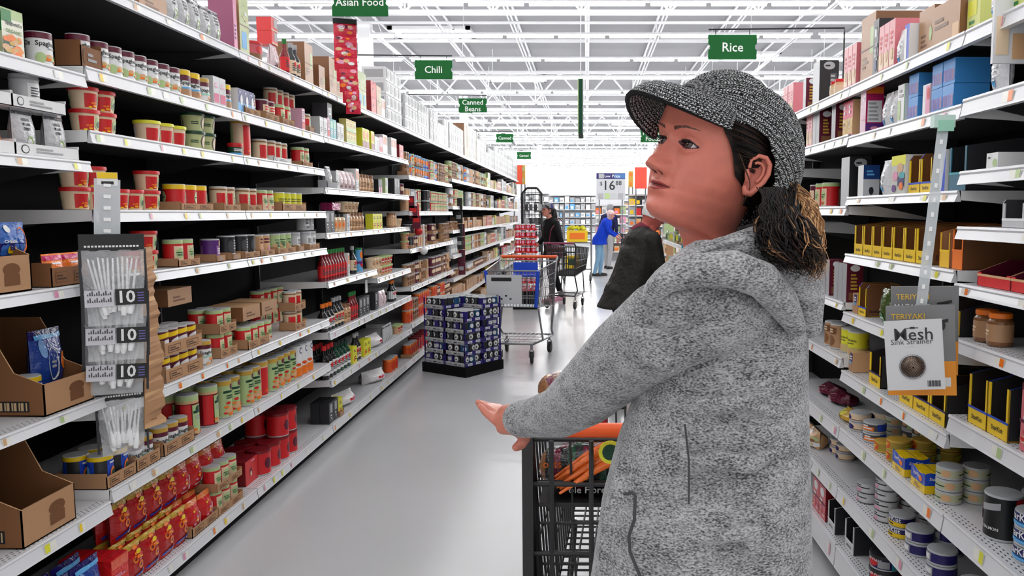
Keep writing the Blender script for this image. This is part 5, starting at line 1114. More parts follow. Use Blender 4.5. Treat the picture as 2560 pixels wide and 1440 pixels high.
def cart(name, loc, rz, label, wire, hand, corner, W_=.56, L=.86, zb=.52, zt=.99, rear_bars=22, front_card=None, rw=.0025, side_panel=None, flip=None):
    """origin between the rear wheels on the floor; handle at local -Y end, nose at +Y"""
    r = empty(name, loc, rz, label, 'shopping cart')
    y0, y1 = .06, .06+L; wt0, wt1, wb0, wb1 = W_/2, W_/2*.84, W_/2*.9, W_/2*.72
    c00, c01 = Vector((-wb0, y0+.04, zb)), Vector((-wt0, y0, zt)); c10, c11 = Vector((-wb1, y1-.07, zb+.06)), Vector((-wt1, y1, zt-.05))
    mir = lambda p: Vector((-p.x, p.y, p.z))
    def panel(nm, a, b, c, d, nu, nv, m_):                      # a-b bottom, d-c top
        m = MB()
        for i in range(nu+1):
            t = i/nu; m.tube([a.lerp(b, t), d.lerp(c, t)], rw, 5, 'grey', caps=False)
        for j in range(nv+1):
            t = j/nv; m.tube([a.lerp(d, t), b.lerp(c, t)], rw*(1.6 if j in (0, nv) else 1.1), 5, 'grey', caps=False)
        m.build(nm, m_, r)
    panel('side_panel', c00, c10, c11, c01, 18, 4, wire); panel('side_panel', mir(c00), mir(c10), mir(c11), mir(c01), 18, 4, wire)
    panel('nose_panel', c10, mir(c10), mir(c11), c11, 14, 4, wire); panel('basket_floor', c00, mir(c00), mir(c10), c10, 10, 22, wire)
    panel('rear_gate', c00, mir(c00), mir(c01), c01, 12, 5, wire)
    m = MB(); m.tube([c01, c11, mir(c11), mir(c01)], .007, 8, 'grey', closed=True); m.build('top_rim', wire, r, True)
    m = MB(); m.tube([(-wt0, y0-.07, zt+.04), (wt0, y0-.07, zt+.04)], .016, 12, 'red'); m.build('handle', hand, r, True)
    m = MB()
    for s in (-1, 1): m.tube([(s*wt0, y0-.07, zt+.04), (s*wt0, y0, zt), (s*wb0, y0+.02, zb), (s*wb0, y0+.14, .28), (s*wb0*.98, y0+.02, .2)], .012, 8, 'grey')
    for s in (-1, 1): m.tube([(s*wb0*.98, y0+.02, .2), (s*wb0*.9, y0+.5, .22), (s*wb1*.8, y1-.14, .2)], .012, 8, 'grey'); m.tube([(s*wb0*.9, y0+.5, .22), (s*wb1, y1-.2, zb+.03)], .01, 8, 'grey')
    m.tube([(-wb0*.98, y0+.03, .205), (wb0*.98, y0+.03, .205)], .011, 8, 'grey'); m.tube([(-wb1*.8, y1-.15, .2), (wb1*.8, y1-.15, .2)], .011, 8, 'grey')
    m.build('frame', wire, r, True)
    m = MB()
    for i in range(9): x = -.2+i*.05; m.tube([(x, y0+.04, .22), (x*.8, y1-.16, .21)], .0028, 5, 'grey')
    for i in range(4): y = y0+.15+i*.16; m.tube([(-.21, y, .218), (.21, y, .218)], .0032, 5, 'grey')
    m.build('lower_rack', wire, r)
    for s in (-1, 1):
        wheel(r, (s*.235, .0+y0, 0), .1*s); wheel(r, (s*.16, y1-.16, 0), .25)
    if corner:
        for s in (-1, 1):
            m = MB(); a, b = (c10, c11) if s < 0 else (mir(c10), mir(c11)); m.tube([a, b], .019, 8, 'blue'); m.build('corner_guard', corner, r, True)
    return r, (c00, c01, c10, c11)
# empty cart further down: nose towards the camera
rC, q = cart('shopping_cart', (-.63, 7.9+.5, 0), math.pi-.12, 'empty wire shopping cart with blue corner posts beside the broth stack', M_chrome, M_or, M_bl, W_=.62, L=.80, rw=.0034)
c00, c01, c10, c11 = q
m = MB(); yb = .93
for sgn, wd in ((1, .42),):
    a = Vector((.20, 0, .60)); 
    m.box((-.10, .865, .62), (.25, .872, .90), (205,207,210)); m.box((-.0, .8725, .84), (.2, .8735, .875), 'black')
    for k in range(4): m.box((.0+k*.045, .8725, .66+.03*(k%2)), (.02+k*.045, .8735, .675+.03*(k%2)), 'black')
m.build('notice_card', VC, rC)
m = MB(); m.box((-.13, .16, .86), (.13, .175, .98), 'blue'); m.box((-.13, .16, .84), (.13, .30, .855), 'blue'); m.build('child_seat_flap', M_bl, rC)
# her cart: handle end towards the camera
rH, q = cart('shopping_cart', (.14, 1.63, 0), -.02, 'dark shopping cart with groceries pushed by the woman in the knitted cap', M_dwire, M_or, None, W_=.54, L=.9, zb=.50, zt=1.0, rw=.0032)
for s in (-1, 1): m = MB(); m.box((s*.272-.012, .03, .30), (s*.272+.012, .075, 1.02), (30,30,33)); m.build('side_post', M_dwire, rH)
m = MB()
for i in range(6): x = -.22+i*.088; m.tube([(x, .052, .52), (x, .046, 1.0)], .006, 6, 'black')
for z in (.62, .74, .9): m.tube([(-.26, .05, z), (.26, .05, z)], .006, 6, 'black')
m.build('gate_bars', M_dwire, rH)
m = MB()
m.tube([(-.1, .05, .84), (-.07, .045, .78), (-.05, .04, .74)], .014, 8, 'black'); m.tube([(-.05, .04, .74), (-.03, .04, .71), (-.045, .04, .69)], .009, 6, 'black'); m.box((-.065, .02, .735), (-.035, .03, .755), (60,130,200)); m.build('seat_buckle', VC, rH)
m = MB(); m.box((-.25, .07, .84), (.25, .30, .85), 'black'); m.build('child_seat', M_dwire, rH)
# groceries in her cart
def loaf(loc, rz, rx, L, R, cols, label, words, cat='bread'):
    r = empty('bread_loaf', loc, rz, label, cat); r.rotation_euler = (rx, 0, rz)
    m = MB(); n = 26
    P = []
    for i in range(n+1):
        t = i/n; rr = R*max(0, 1-abs(2*t-1)**3.2)**.5*(1+.03*math.sin(t*19))+.002
        P.append([((t-.5)*L, rr*math.cos(a*math.pi/9)*1.05, rr*.85*math.sin(a*math.pi/9)+R*.85) for a in range(18)])
    q = random.Random(int(L*1000)); pal = cols
    m.grid(P, lambda i, j: pal[(i//2+j//5) % len(pal)] if i > 1 else 'brown', 2, True)
    for k, (s_, c1, x, z, sz) in enumerate(words):
        put_text(m, s_, lambda u, v: (x+u, -R*1.08, z+v), sz, c1, .012)
    m.build('wrapped_loaf', MATL, r, True)
    b = MB()
    for k in range(7): a = k*.9; b.tube([(L/2-.005, 0, R*.85), (L/2+.03, .018*math.cos(a), R*.85+.018*math.sin(a))], [.006, .002], 5, 'navy')
    b.build('bag_tie', VCG, r)
loaf((-.025, 1.90, 1.02), .35, 0, .2, .055, ['brown', 'kraft', 'maroon', 'dkraft'], 'brown bread loaf in a clear bag on top of the cart', [])
loaf((.0, 1.81, .85), .0, .1, .23, .062, ['black', 'dgreen', 'blk2', 'maroon'], 'dark wrapped loaf with green lettering in the cart', [('Life', 'lgreen', -.02, .055, .05), ('oats', 'orange', -.08, .085, .026), ('ole Fibre', 'white', -.0, .022, .024)])
r = empty('produce_bag', (-.05, 2.02, .86), 0, 'white printed bag standing in the cart beside the loaves', 'bag'); o = MB()
for nm, st, lo, rz, lb in (('a', 'redbag', (.07, 1.9, .80), .2, 'glossy red pouch low in the cart'), ('b', 'wpouch', (.135, 1.98, .96), .1, 'white crinkled pouch on top of the cart load'), ('c', 'grnpouch', (.16, 1.86, .852), -.2, 'dark green pouch low in the cart'), ('d', 'cellobag', (.02, 1.92, .852), .3, 'tan and green cello bag low in the cart'), ('e', 'ringpouch', (.0, 2.0, .852), 0, 'red pouch at the back of the cart load')):
    place(st, *lo, rz, lb)
mp = MB(); mp.lathe([(.05, 0), (.07, .03), (.075, .1), (.05, .16), (.02, .19)], 14, col='silver'); mp.build('paper_bag', VCG, r, True)
r = empty('carrot_bag', (.015, 1.715, .925), 0, 'clear bag of carrots lying slanted in the cart', 'bag'); r.rotation_euler = (0, -.55, .0)
for k in range(7):
    m = MB(); z = .012*(k % 3); m.tube([(-.09, .010*k-.03, z), (0, .010*k-.03, z+.004), (.09, .010*k-.03, z)], [.003, .009, .011], 7, (230,110,40)); m.build('carrot', VCG, r, True)
m = MB(); m.lathe([(.026, 0), (.026, .002)], 18, col='lemon'); m.lathe([(.018, .002), (.018, .003)], 16, col='dgreen'); o = m.build('produce_sticker', VC, r); o.location = (.06, -.06, .03); o.rotation_euler = (math.pi/2, 0, 0)
# ================================================================ far end of the aisle
def rack(px, Y, w, h, label, py=None):
    p = at(px, 532, Y); r = empty('wire_rack', (p.x, Y, 0), .0, label, 'rack')
    m = MB()
    for s in (-1, 1): m.tube([(s*w/2, 0, 0), (s*w/2, 0, h-.12), (s*(w/2-.1), 0, h)], .03, 6, 'black')
    m.tube([(-w/2+.1, 0, h), (w/2-.1, 0, h)], .03, 6, 'black'); m.build('rack_frame', M_dwire, r)
    m = MB()
    for i in range(5): x = -w/2+w*(i+.5)/5; m.tube([(x, 0, .1), (x, 0, h-.03)], .006, 4, 'black')
    for j in range(12): z = .15+j*(h-.25)/11; m.tube([(-w/2, 0, z), (w/2, 0, z)], .006, 4, 'black')
    m.build('wire_grid', M_dwire, r)
    m = MB(); m.box((-w/2, -.02, 0), (w/2, .45, .12), 'black')
    m.build('rack_base', M_dwire, r)
    for k in range(5):
        m = MB(); z = .35+k*.3
        for q in range(4): m.box((-w/2+.05+q*w*.24, -.06, z), (-w/2+.05+q*w*.24+w*.18, -.02, z+.14), ['blk2', 'dgrey', 'black', 'grey'][(q+k) % 4])
        m.build('carded_goods', VC, r)
rack(1330, 17.4, .42, 2.05, 'black wire grid rack standing where the soup side ends')
# tower of red cans in trays
p = at(1314, 532, 12.2); zc = .0
r = empty('display_stand', (p.x, 12.2, 0), 0, 'black stand under the tower of red cans', 'stand'); m = MB(); m.box((-.2, -.12, 0), (.2, .16, .28), 'black'); m.build('stand_base', M_back, r)
can('redsm', 'red_can', K, 'small red can', .036, .1, 'red', [('e',-.4,.4,.3,.75,'pink'), ('r',-1,1,.85,.95,'white')])
for lv in range(9):
    z = .285+lv*.118
    o = link('cardboard_tray', traymesh(.34, .24, .03, 'red', 4), None, (p.x+.006*(lv % 2), 12.2, z), .0); tag(o, 'red tray in the tower of red cans, %s layer up' % ORD[lv+1], 'tray', 'red trays in the can tower')
    for k in range(4):
        for l in (0,):
            place('redsm', p.x-.118+k*.079, 12.11+l*.08, z+.003, .1*k, 'small red can in the tower, %s layer, %s along' % (ORD[lv+1], ORD[k+1]), 'red cans in the tower', True)
# price sign board on posts with goods
def board(px, py, Y, w, h, label, draw, name='price_sign', zlow=0, col='white'):
    p = at(px, py, Y); r = empty(name, (p.x, Y, p.z), 0, label, 'sign')
    m = MB(); m.box((-w/2, -.02, -h/2), (w/2, .02, h/2), col); m.aspect = 1; draw(m, w, h); m.build('sign_board', VC, r)
    m = MB()
    for s in (-1, 1): m.tube([(s*w*.4, .03, -h/2), (s*w*.4, .03, zlow-p.z)], .02, 6, 'grey')
    m.build('post', M_chrome, r); return r
def d_price(m, w, h):
    m.box((-w/2, -.024, h*.28), (w/2, -.02, h/2), 'navy'); m.box((w*.12, -.025, h*.3), (w*.5, -.023, h*.48), (60,110,170)); m.box((-w*.42, -.026, h*.3), (-w*.24, -.024, h*.48), 'grey')
    put_text(m, 'Low', lambda x, y: (-w*.12+x, -.027, h*.385+y), h*.13, 'white', .01); put_text(m, 'Price', lambda x, y: (w*.18+x, -.027, h*.385+y), h*.15, 'white', .01)
    put_text(m, '$', lambda x, y: (-w*.34+x, -.024, h*.1+y), h*.2, 'black', .01); put_text(m, '16', lambda x, y: (-w*.07+x, -.024, h*.02+y), h*.5, 'black', .012); put_text(m, '88', lambda x, y: (w*.27+x, -.024, h*.12+y), h*.24, 'black', .01)
    for k, c1 in enumerate(('grey', 'lgreen', 'silver', 'grey')): m.box((-w*.44+k*w*.23, -.024, -h*.48), (-w*.26+k*w*.23, -.021, -h*.26), c1)
board(1527, 466, 24, .88, .80, 'white price sign reading 16 dollars 88 above the far display', d_price, col=(196,197,202))
def d_plain(c1):
    def d(m, w, h): m.box((-w*.3, -.024, h*.2), (w*.3, -.021, h*.4), c1); m.box((-w*.2, -.024, -h*.4), (w*.2, -.021, -h*.2), c1)
    return d
board(1294, 437, 19.2, .22, .46, 'plain red orange end sign where the soup side ends', d_plain((240,90,50)), zlow=0, col=(240,85,55))
board(1308, 437, 19.25, .10, .46, 'narrow yellow end sign beside the red orange one', d_plain('lgreen'), zlow=0, col='gold')
board(1577, 448, 22, .13, .44, 'narrow yellow sign right of the price board', d_plain('orange'), col='gold')
board(1602, 445, 21, .32, .56, 'plain red sign hung over the far produce display', d_plain((235,70,50)), col=(235,75,50))
# far display shelving behind the sign
def far_rack(px0, px1, Y, z0, z1, rows, cols, label, pal, base=(190,190,192)):
    a = at(px0, 532, Y).x; b = at(px1, 532, Y).x; r = empty('display_rack', ((a+b)/2, Y, 0), 0, label, 'display rack'); w = b-a; q = random.Random(int(px0))
    m = MB(); m.box((-w/2, .2, 0), (w/2, .24, z1), base)
    m.build('rack_back', VCB, r)
    for j in range(rows+1):
        m = MB(); z = z0+(z1-z0)*j/rows; m.box((-w/2, -.2, z-.03), (w/2, .2, z), 'white'); m.build('rack_shelf', M_steel, r)
    for j in range(rows):
        z = z0+(z1-z0)*j/rows; hh = (z1-z0)/rows
        for i in range(cols):
            m = MB(); x = -w/2+w*(i+.08)/cols; k = q.uniform(.5, .85)
            m.box((x, -.16, z), (x+w*.84/cols, .1, z+hh*k), q.choice(pal)); m.box((x+w*.1/cols, -.166, z+hh*.1), (x+w*.6/cols, -.16, z+hh*k*.6), q.choice(pal)); m.build('stocked_pack', VC, r)
far_rack(1488, 1565, 24.6, .3, 1.75, 5, 5, 'far display rack of pale packs under the price sign', ['white', 'lgreen', 'orange', 'grey', 'tan', 'white', 'pink'])
far_rack(1572, 1665, 21.5, .3, 2.0, 6, 6, 'far display rack of mixed goods beyond the man in the dark coat', ['white', 'orange', 'tan', 'red', 'yellow', 'grey', 'pink', 'black'])
far_rack(1660, 1712, 12.6, .25, 1.45, 4, 4, 'green and white stocked rack seen under her chin', ['lgreen', 'white', 'lgreen', 'tan', 'black'])
far_rack(1372, 1490, 40, .2, 2.4, 6, 9, 'pale grey stocked wall rack far behind the shoppers', ['grey', 'white', 'silver', 'lblue', 'white', 'grey'])
far_rack(1560, 1700, 45, .2, 2.6, 6, 9, 'pale rack at the back of the store beyond the tuna side', ['grey', 'white', 'silver', 'tan', 'white'])
far_rack(1300, 1372, 36, .2, 2.4, 6, 6, 'pale rack at the back of the store beyond the black wire rack', ['grey', 'white', 'silver', 'white', 'dgrey'])
r = empty('garment', tuple(at(1720, 612, 6.4)), 0, 'teal garment hanging beyond her collar', 'garment'); m = MB(); m.lathe([(.05, -.15), (.06, -.08), (.05, .03), (.03, .10), (.008, .12)], 14, col='teal', sy=.5); m.build('cloth', VCB, r, True)
p = at(1675, 600, 11.5); r = empty('produce_post', (p.x, 11.5, 0), 0, 'tan post with a pale green cap among the far racks', 'post'); m = MB(); m.box((-.05, -.05, 0), (.05, .05, 1.15), 'kraft'); m.build('post_shaft', VCB, r); m = MB(); m.box((-.05, -.05, 1.15), (.05, .05, 1.45), 'lgreen'); m.build('post_cap', VCB, r)
# stock trolley with yellow crate by the shopper in black
p = at(1443, 532, 16.5); r = empty('stock_trolley', (p.x, 16.5, 0), 0, 'grey stock trolley carrying a yellow crate beyond the shopper in black', 'trolley')
m = MB()
for sx in (-1, 1):
    for sy in (0, .7): m.tube([(sx*.3, sy, .1), (sx*.3, sy, 1.55)], .018, 6, 'grey')
for z in (.3, .86, 1.5): m.box((-.31, -.02, z), (.31, .72, z+.025), 'dgrey')
m.build('trolley_frame', M_chrome, r)
for sx in (-1, 1): wheel(r, (sx*.28, .02, 0)); wheel(r, (sx*.28, .68, 0))
m = MB(); m.box((-.22, -.04, .89), (.22, .3, 1.13), 'yellow'); m.box((-.16, -.045, .95), (.16, -.04, 1.08), 'orange'); m.build('yellow_crate', VC, r)
m = MB(); q = random.Random(3)
for k in range(14): m.lathe([(.01, 0), (.05, .03), (.05, .06), (.01, .09)], 7, col='lemon', c=(q.uniform(-.18, .18), q.uniform(0, .25), 1.12+q.uniform(0, .03)))
o = m.build('fruit', VC, r); o['kind'] = 'stuff'
m = MB(); m.box((-.25, -.03, .33), (.05, .3, .6), 'yellow'); m.box((-.18, -.035, .4), (-.02, -.03, .53), 'dgreen'); m.build('lower_crate', VC, r)
# ================================================================ people
def baked(mb, name, mats, parent, voxel, smooth=4, extra=None):
    """melt overlapping closed shapes into one continuous skin"""
    me = bpy.data.meshes.new('melt'); me.from_pydata(mb.v, [], mb.f)
    ob = bpy.data.objects.new('melt', me); COL.objects.link(ob)
    r = ob.modifiers.new('r', 'REMESH'); r.mode = 'VOXEL'; r.voxel_size = voxel; r.use_smooth_shade = True
    s = ob.modifiers.new('s', 'SMOOTH'); s.iterations = smooth; s.factor = .5
    dg = bpy.context.evaluated_depsgraph_get(); m2 = bpy.data.meshes.new_from_object(ob.evaluated_get(dg)); m2.name = name
    bpy.data.objects.remove(ob); bpy.data.meshes.remove(me)
    m2.materials.clear()
    for m in (mats if isinstance(mats, (list, tuple)) else [mats]): m2.materials.append(m)
    m2.polygons.foreach_set('use_smooth', [True]*len(m2.polygons))
    return m2
def caps(mb, pts, rr, seg=14):
    """rounded limb through pts with radii rr"""
    pts = [Vector(p) for p in pts]; P = []; R2 = []
    for a in (0, 1):
        pass
    d0 = (pts[0]-pts[1]).normalized(); d1 = (pts[-1]-pts[-2]).normalized()
    for t in (.98, .8, .5): P.append(pts[0]+d0*rr[0]*t); R2.append(rr[0]*math.sqrt(1-t*t))
    for i in range(len(pts)):
        P.append(pts[i]); R2.append(rr[i])
    for t in (.5, .8, .98): P.append(pts[-1]+d1*rr[-1]*t); R2.append(rr[-1]*math.sqrt(1-t*t))
    mb.tube(P, R2, seg)
def ball(mb, c, r, seg=14):
    rx, ry, rz = r if isinstance(r, (tuple, list)) else (r, r, r); c = Vector(c); n = 9
    P = [[(c.x+rx*math.sin(math.pi*max(.02, min(.98, i/n)))*math.cos(2*math.pi*j/seg), c.y+ry*math.sin(math.pi*max(.02, min(.98, i/n)))*math.sin(2*math.pi*j/seg), c.z-rz*math.cos(math.pi*max(.02, min(.98, i/n)))) for j in range(seg)] for i in range(n+1)]
    mb.grid(P, lambda i, j: 'white', 0, True); mb.face(P[0][::-1], 'white'); mb.face(P[-1], 'white')
def rings(mb, spec, seg=28, rot=0.0, ex=2.0):
    """spec (cx, cy, z, a, b): closed stack of oval rings"""
    P = []
    for cx, cy, z, a, b in spec:
        P.append([(cx+a*math.copysign(abs(math.cos(t))**(2/ex), math.cos(t))*math.cos(rot)-b*math.copysign(abs(math.sin(t))**(2/ex), math.sin(t))*math.sin(rot),
                   cy+a*math.copysign(abs(math.cos(t))**(2/ex), math.cos(t))*math.sin(rot)+b*math.copysign(abs(math.sin(t))**(2/ex), math.sin(t))*math.cos(rot), z) for t in [2*math.pi*j/seg for j in range(seg)]])
    mb.grid(P, lambda i, j: 'white', 0, True); mb.face(P[0][::-1], 'white'); mb.face(P[-1], 'white')
def itp(tab, z):
    for (z0, v0), (z1, v1) in zip(tab, tab[1:]):
        if z0 >= z >= z1:
            t = (z0-z)/(z0-z1); t = t*t*(3-2*t)*.35+t*.65; return v0+(v1-v0)*t
    return tab[0][1] if z > tab[0][0] else tab[-1][1]
g2 = lambda d, s: math.exp(-(d/s)**2)
FRONT = [(.115,.0),(.108,.04),(.098,.06),(.08,.079),(.055,.089),(.03,.091),(.012,.086),(-.005,.084),(-.02,.084),(-.038,.0865),(-.05,.0875),(-.062,.0875),(-.073,.087),(-.085,.086),(-.094,.083),(-.102,.074),(-.107,.056),(-.110,.028),(-.116,.006),(-.13,-.008),(-.16,-.024),(-.20,-.048),(-.25,-.07)]
BACK = [(.115,-.0),(.108,-.04),(.098,-.066),(.08,-.088),(.04,-.1),(0,-.1),(-.03,-.093),(-.06,-.078),(-.09,-.074),(-.12,-.078),(-.16,-.09),(-.20,-.105),(-.25,-.14)]
HALF = [(.115,.0),(.108,.035),(.098,.052),(.08,.066),(.05,.075),(.02,.077),(0,.075),(-.02,.072),(-.04,.068),(-.06,.061),(-.08,.052),(-.095,.046),(-.105,.044),(-.115,.046),(-.14,.046),(-.17,.05),(-.20,.062),(-.25,.08)]
def head_point(z, th):
    """local skin point; th 0 = face front, +y is her left"""
    f, b, w = itp(FRONT, z), itp(BACK, z), itp(HALF, z); c = math.cos(th); s = math.sin(th)
    cx = (f+b)/2*.35 + (.0 if z > -.1 else itp([(-.1,0),(-.16,-.03),(-.25,-.06)], z)); cx = min(max(cx, b+.01), f-.01) if f-b > .02 else 0
    ex = 2.35 if c > 0 else 2.0
    rx = (f-cx) if c > 0 else (cx-b)
    x = cx + rx*math.copysign(abs(c)**(2/ex), c); y = w*math.copysign(abs(s)**(2/ex), s)
    if c > 0:
        k = 1.0; ay = abs(y)
        nose = itp([(.02,0),(.012,.003),(.0,.010),(-.012,.019),(-.022,.0275),(-.0285,.0295),(-.034,.023),(-.0385,.006),(-.043,0)], z); sg = itp([(.02,.006),(0,.0082),(-.02,.0115),(-.03,.0145),(-.04,.015)], z)
        x += nose*g2(y, sg)
        x += .011*g2(ay-.015, .0065)*g2(z+.031, .0085)                     # nostril wings
        x -= .006*g2(ay-.008, .0035)*g2(z+.0385, .0028)                  # nostril
        x -= .0135*g2(ay-.031, .017)*g2(z-.009, .0105)                    # eye hollow
        x += .0035*g2(ay-.026, .02)*g2(z-.030, .007)                      # brow ridge
        x += .0055*g2(ay-.044, .018)*g2(z+.018, .02)                     # cheek bone
        x += .0026*g2(y, .019)*g2(z+.0515, .004); x += .003*g2(y, .017)*g2(z+.0615, .0045)   # lips
        x -= .0045*g2(y, .021)*g2(z+.0563, .0018); x -= .0022*g2(ay-.024, .005)*g2(z+.056, .005)
        x -= .0015*g2(y, .004)*g2(z+.044, .005)
        x += .0055*g2(y, .019)*g2(z+.089, .011); x -= .0035*g2(y, .02)*g2(z+.0735, .006)
        x -= .002*g2(ay-.022, .006)*g2(z+.043, .012)                      # fold beside the mouth
        # lids: wrap the eyeball but leave the almond open
        ex_, ez = ay-.031, z-.008; up = .0052*(1-(ex_/.0155)**2)-.06*ex_; dn = -.0048*(1-(ex_/.0155)**2)-.06*ex_
        rr = ex_*ex_+ez*ez
        if rr < .0158**2:
            sx = .0655+math.sqrt(max(0, .0150**2-rr*.9))
            if abs(ex_) < .0152 and dn < ez < up: x = min(x, .0655+math.sqrt(max(0, .0104**2-rr*.8)))
            else: x = max(x, sx*.75+x*.25)
    return x, y
def head_col(x, y, z, th):
    ay = abs(y); c = math.cos(th)
    if c > 0 and x > .05:
        ex_, ez = ay-.031, z-.008; up = .0052*(1-(ex_/.0155)**2)-.06*ex_; dn = -.0048*(1-(ex_/.0155)**2)-.06*ex_
        if abs(ex_) < .017 and (up-.0004 < ez < up+.0020): return (40,22,30)
        if abs(ex_) < .0155 and dn-.0016 < ez < dn+.0002: return (90,45,60)
        if abs(ex_) < .0145 and dn < ez < up: return (60,30,34)
        lw = .0235; lip = (158,66,62)
        if ay < lw:
            t = 1-(ay/lw)**2; zt = -.0563+.0058*t**.7-.0012*g2(y, .003); zb = -.0563-.0072*t**.8
            if abs(z+.0563) < .0009: return (95,32,36)
            if zb < z < zt: return lip
        bz = .0262+.0042*math.sin(min(1, max(0, (ay-.012)/.036))*2.3)
        if .011 < ay < .05 and abs(z-bz) < .0022*(1.2-(ay-.011)/.042): return (92,54,42)
        if g2(ay-.008, .0036)*g2(z+.0385, .003) > .4: return (70,28,26)
    if g2(z+.030, .02)*g2(ay-.045, .02) > .55: return (212,124,108)
    return (213,124,106)
def ear_mesh(m, sgn, col=(208,120,102)):
    E = lambda u, v, o: (-.006-u*.98+o*.35*0, sgn*(.0785+o+u*.35), -.010+v)
    K_ = .80; pts = [(-.010,.010),(-.011,.024),(.000,.034),(.014,.034),(.024,.024),(.026,.008),(.021,-.008),(.013,-.02),(.004,-.032),(-.006,-.032),(-.010,-.022)]
    pts = [(a*K_, b*K_) for a, b in pts]; sm = []
    for i in range(len(pts)-1):
        for t in (0, .5): sm.append((pts[i][0]*(1-t)+pts[i+1][0]*t, pts[i][1]*(1-t)+pts[i+1][1]*t))
    sm.append(pts[-1]); n = len(sm)
    m.tube([E(u, v, .010) for u, v in sm], [.0022+.0016*math.sin(math.pi*i/(n-1))+.0028*max(0, 1-abs(i-n+4)/4) for i in range(n)], 8, col)
    m.tube([E(u*.62+.002, v*.62+.001, .0075) for u, v in sm[3:15]], .0024, 7, col)
    m.tube([E(-.008, .005, .006), E(-.007, -.003, .009), E(-.004, -.011, .007)], [.003, .004, .0025], 7, col)
    c0 = E(.006, 0, .002); ring = [E(u*.98, v*.98, .007) for u, v in sm]
    for i in range(n): m.face([c0, ring[i], ring[(i+1) % n]][::sgn], (186,100,84)); m.face([E(.006, 0, -.004), ring[(i+1) % n], ring[i]][::sgn], col)
def build_head(m, s, M, cols=None, zmin=-.25, fine=True):
    zs = []; z = .1148
    while z > zmin: zs.append(z); z -= (.0010 if (-.07 < z < .045 and fine) else .0026 if z > -.12 else .006)
    N = 440 if fine else 60; ths = []
    for j in range(N):
        t = j/N*2-1; th = math.pi*(math.copysign(abs(t)**1.45, t)); ths.append(th)
    P = []; CC = []
    for z in zs:
        row = []; cr = []
        for th in ths:
            x, y = head_point(z, th); row.append(M @ Vector((x*s, y*s, z*s))); cr.append((cols or head_col)(x, y, z, th))
        P.append(row); CC.append(cr)
    m.grid(P, lambda i, j: CC[i][j], 0, True); m.face(P[0][::-1], CC[0][0]); m.face(P[-1], CC[-1][0])
    return np.array([lin(c_) for r_ in CC for c_ in r_], 'f')
def soften(me, vc):
    """blend the face colours from vertex to vertex"""
    li = np.zeros(len(me.loops), 'i'); me.loops.foreach_get('vertex_index', li); a = me.color_attributes['Col'].data; c = np.zeros(len(li)*4, 'f'); a.foreach_get('color', c); c = c.reshape(-1, 4)
    k = li < len(vc); c[k, :3] = vc[li[k]]; a.foreach_set('color', c.ravel())
def skinnodes(nt, b):
    a = nn(nt, 'ShaderNodeVertexColor'); a.layer_name = 'Col'
    n = nn(nt, 'ShaderNodeTexNoise'); n.inputs['Scale'].default_value = 60; tc = nn(nt, 'ShaderNodeTexCoord'); nt.links.new(tc.outputs['Object'], n.inputs['Vector'])
    mx = nn(nt, 'ShaderNodeMix', data_type='RGBA', blend_type='MULTIPLY'); mx.inputs[0].default_value = .25
    nt.links.new(a.outputs[0], mx.inputs[6]); nt.links.new(n.outputs[0], mx.inputs[7]); nt.links.new(mx.outputs[2], b.inputs['Base Color'])
    b.inputs['Subsurface Weight'].default_value = .12; b.inputs['Subsurface Radius'].default_value = (.012, .004, .002); b.inputs['Subsurface Scale'].default_value = 1
    bp = nn(nt, 'ShaderNodeBump'); bp.inputs['Strength'].default_value = .08; bp.inputs['Distance'].default_value = .002
    n2 = nn(nt, 'ShaderNodeTexNoise'); n2.inputs['Scale'].default_value = 700; nt.links.new(tc.outputs['Object'], n2.inputs['Vector']); nt.links.new(n2.outputs[0], bp.inputs['Height']); nt.links.new(bp.outputs[0], b.inputs['Normal'])
M_skin = mat('skin', (212,124,106), .42, spec=.4, nodes=skinnodes)
def eulM(loc, yaw, pitch, roll):
    return Matrix.Translation(loc) @ Matrix.Rotation(yaw, 4, 'Z') @ Matrix.Rotation(-pitch, 4, 'Y') @ Matrix.Rotation(roll, 4, 'X')
# ---------------------------------------------------------------- the woman
HS = .964; HM = eulM(Vector((.180, 1.1346, 1.5766)), math.radians(212.2), math.radians(10.6), math.radians(-10.3))
HL = lambda x, y, z: HM @ Vector((x*HS, y*HS, z*HS))
woman = empty('person', (0, 0, 0), 0, 'woman in a knitted grey cap and heather grey hooded cardigan pushing the dark cart', 'person')
wm = MB()
A_ = lambda px, py, Y: at(px, py, Y)
sh_l, elb, wri = A_(1755, 745, 1.03), A_(1452, 990, 1.22), A_(1312, 1046, 1.42)
rings(wm, [(.165,1.15,.86,.12,.10), (.165,1.15,1.0,.10,.09), (.175,1.15,1.15,.10,.09), (.18,1.15,1.3,.11,.09), (.185,1.15,1.38,.10,.07), (.19,1.15,1.43,.06,.05)])
caps(wm, [sh_l, elb, wri], [.042, .030, .023]); caps(wm, [(.28,1.26,1.36), (.31,1.44,1.12), (.33,1.60,1.06)], [.045,.036,.026]); caps(wm, [(.28,1.26,1.36), (.2,1.15,1.38), sh_l], [.05,.06,.05])
caps(wm, [(.33,1.6,1.06), (.33,1.68,1.065)], [.024, .02])
for k in range(4): caps(wm, [(.30+.02*k,1.67,1.075), (.30+.02*k,1.71,1.075), (.30+.02*k,1.722,1.05)], [.0085,.008,.0075], 8)
for sx, hx in ((-.07, .10), (.08, .25)): caps(wm, [(hx,1.15,.86), (hx+.0,1.16,.48), (hx,1.13,.09)], [.085,.055,.038]); caps(wm, [(hx,1.13,.05), (hx-.02,1.24,.035)], [.036,.03])
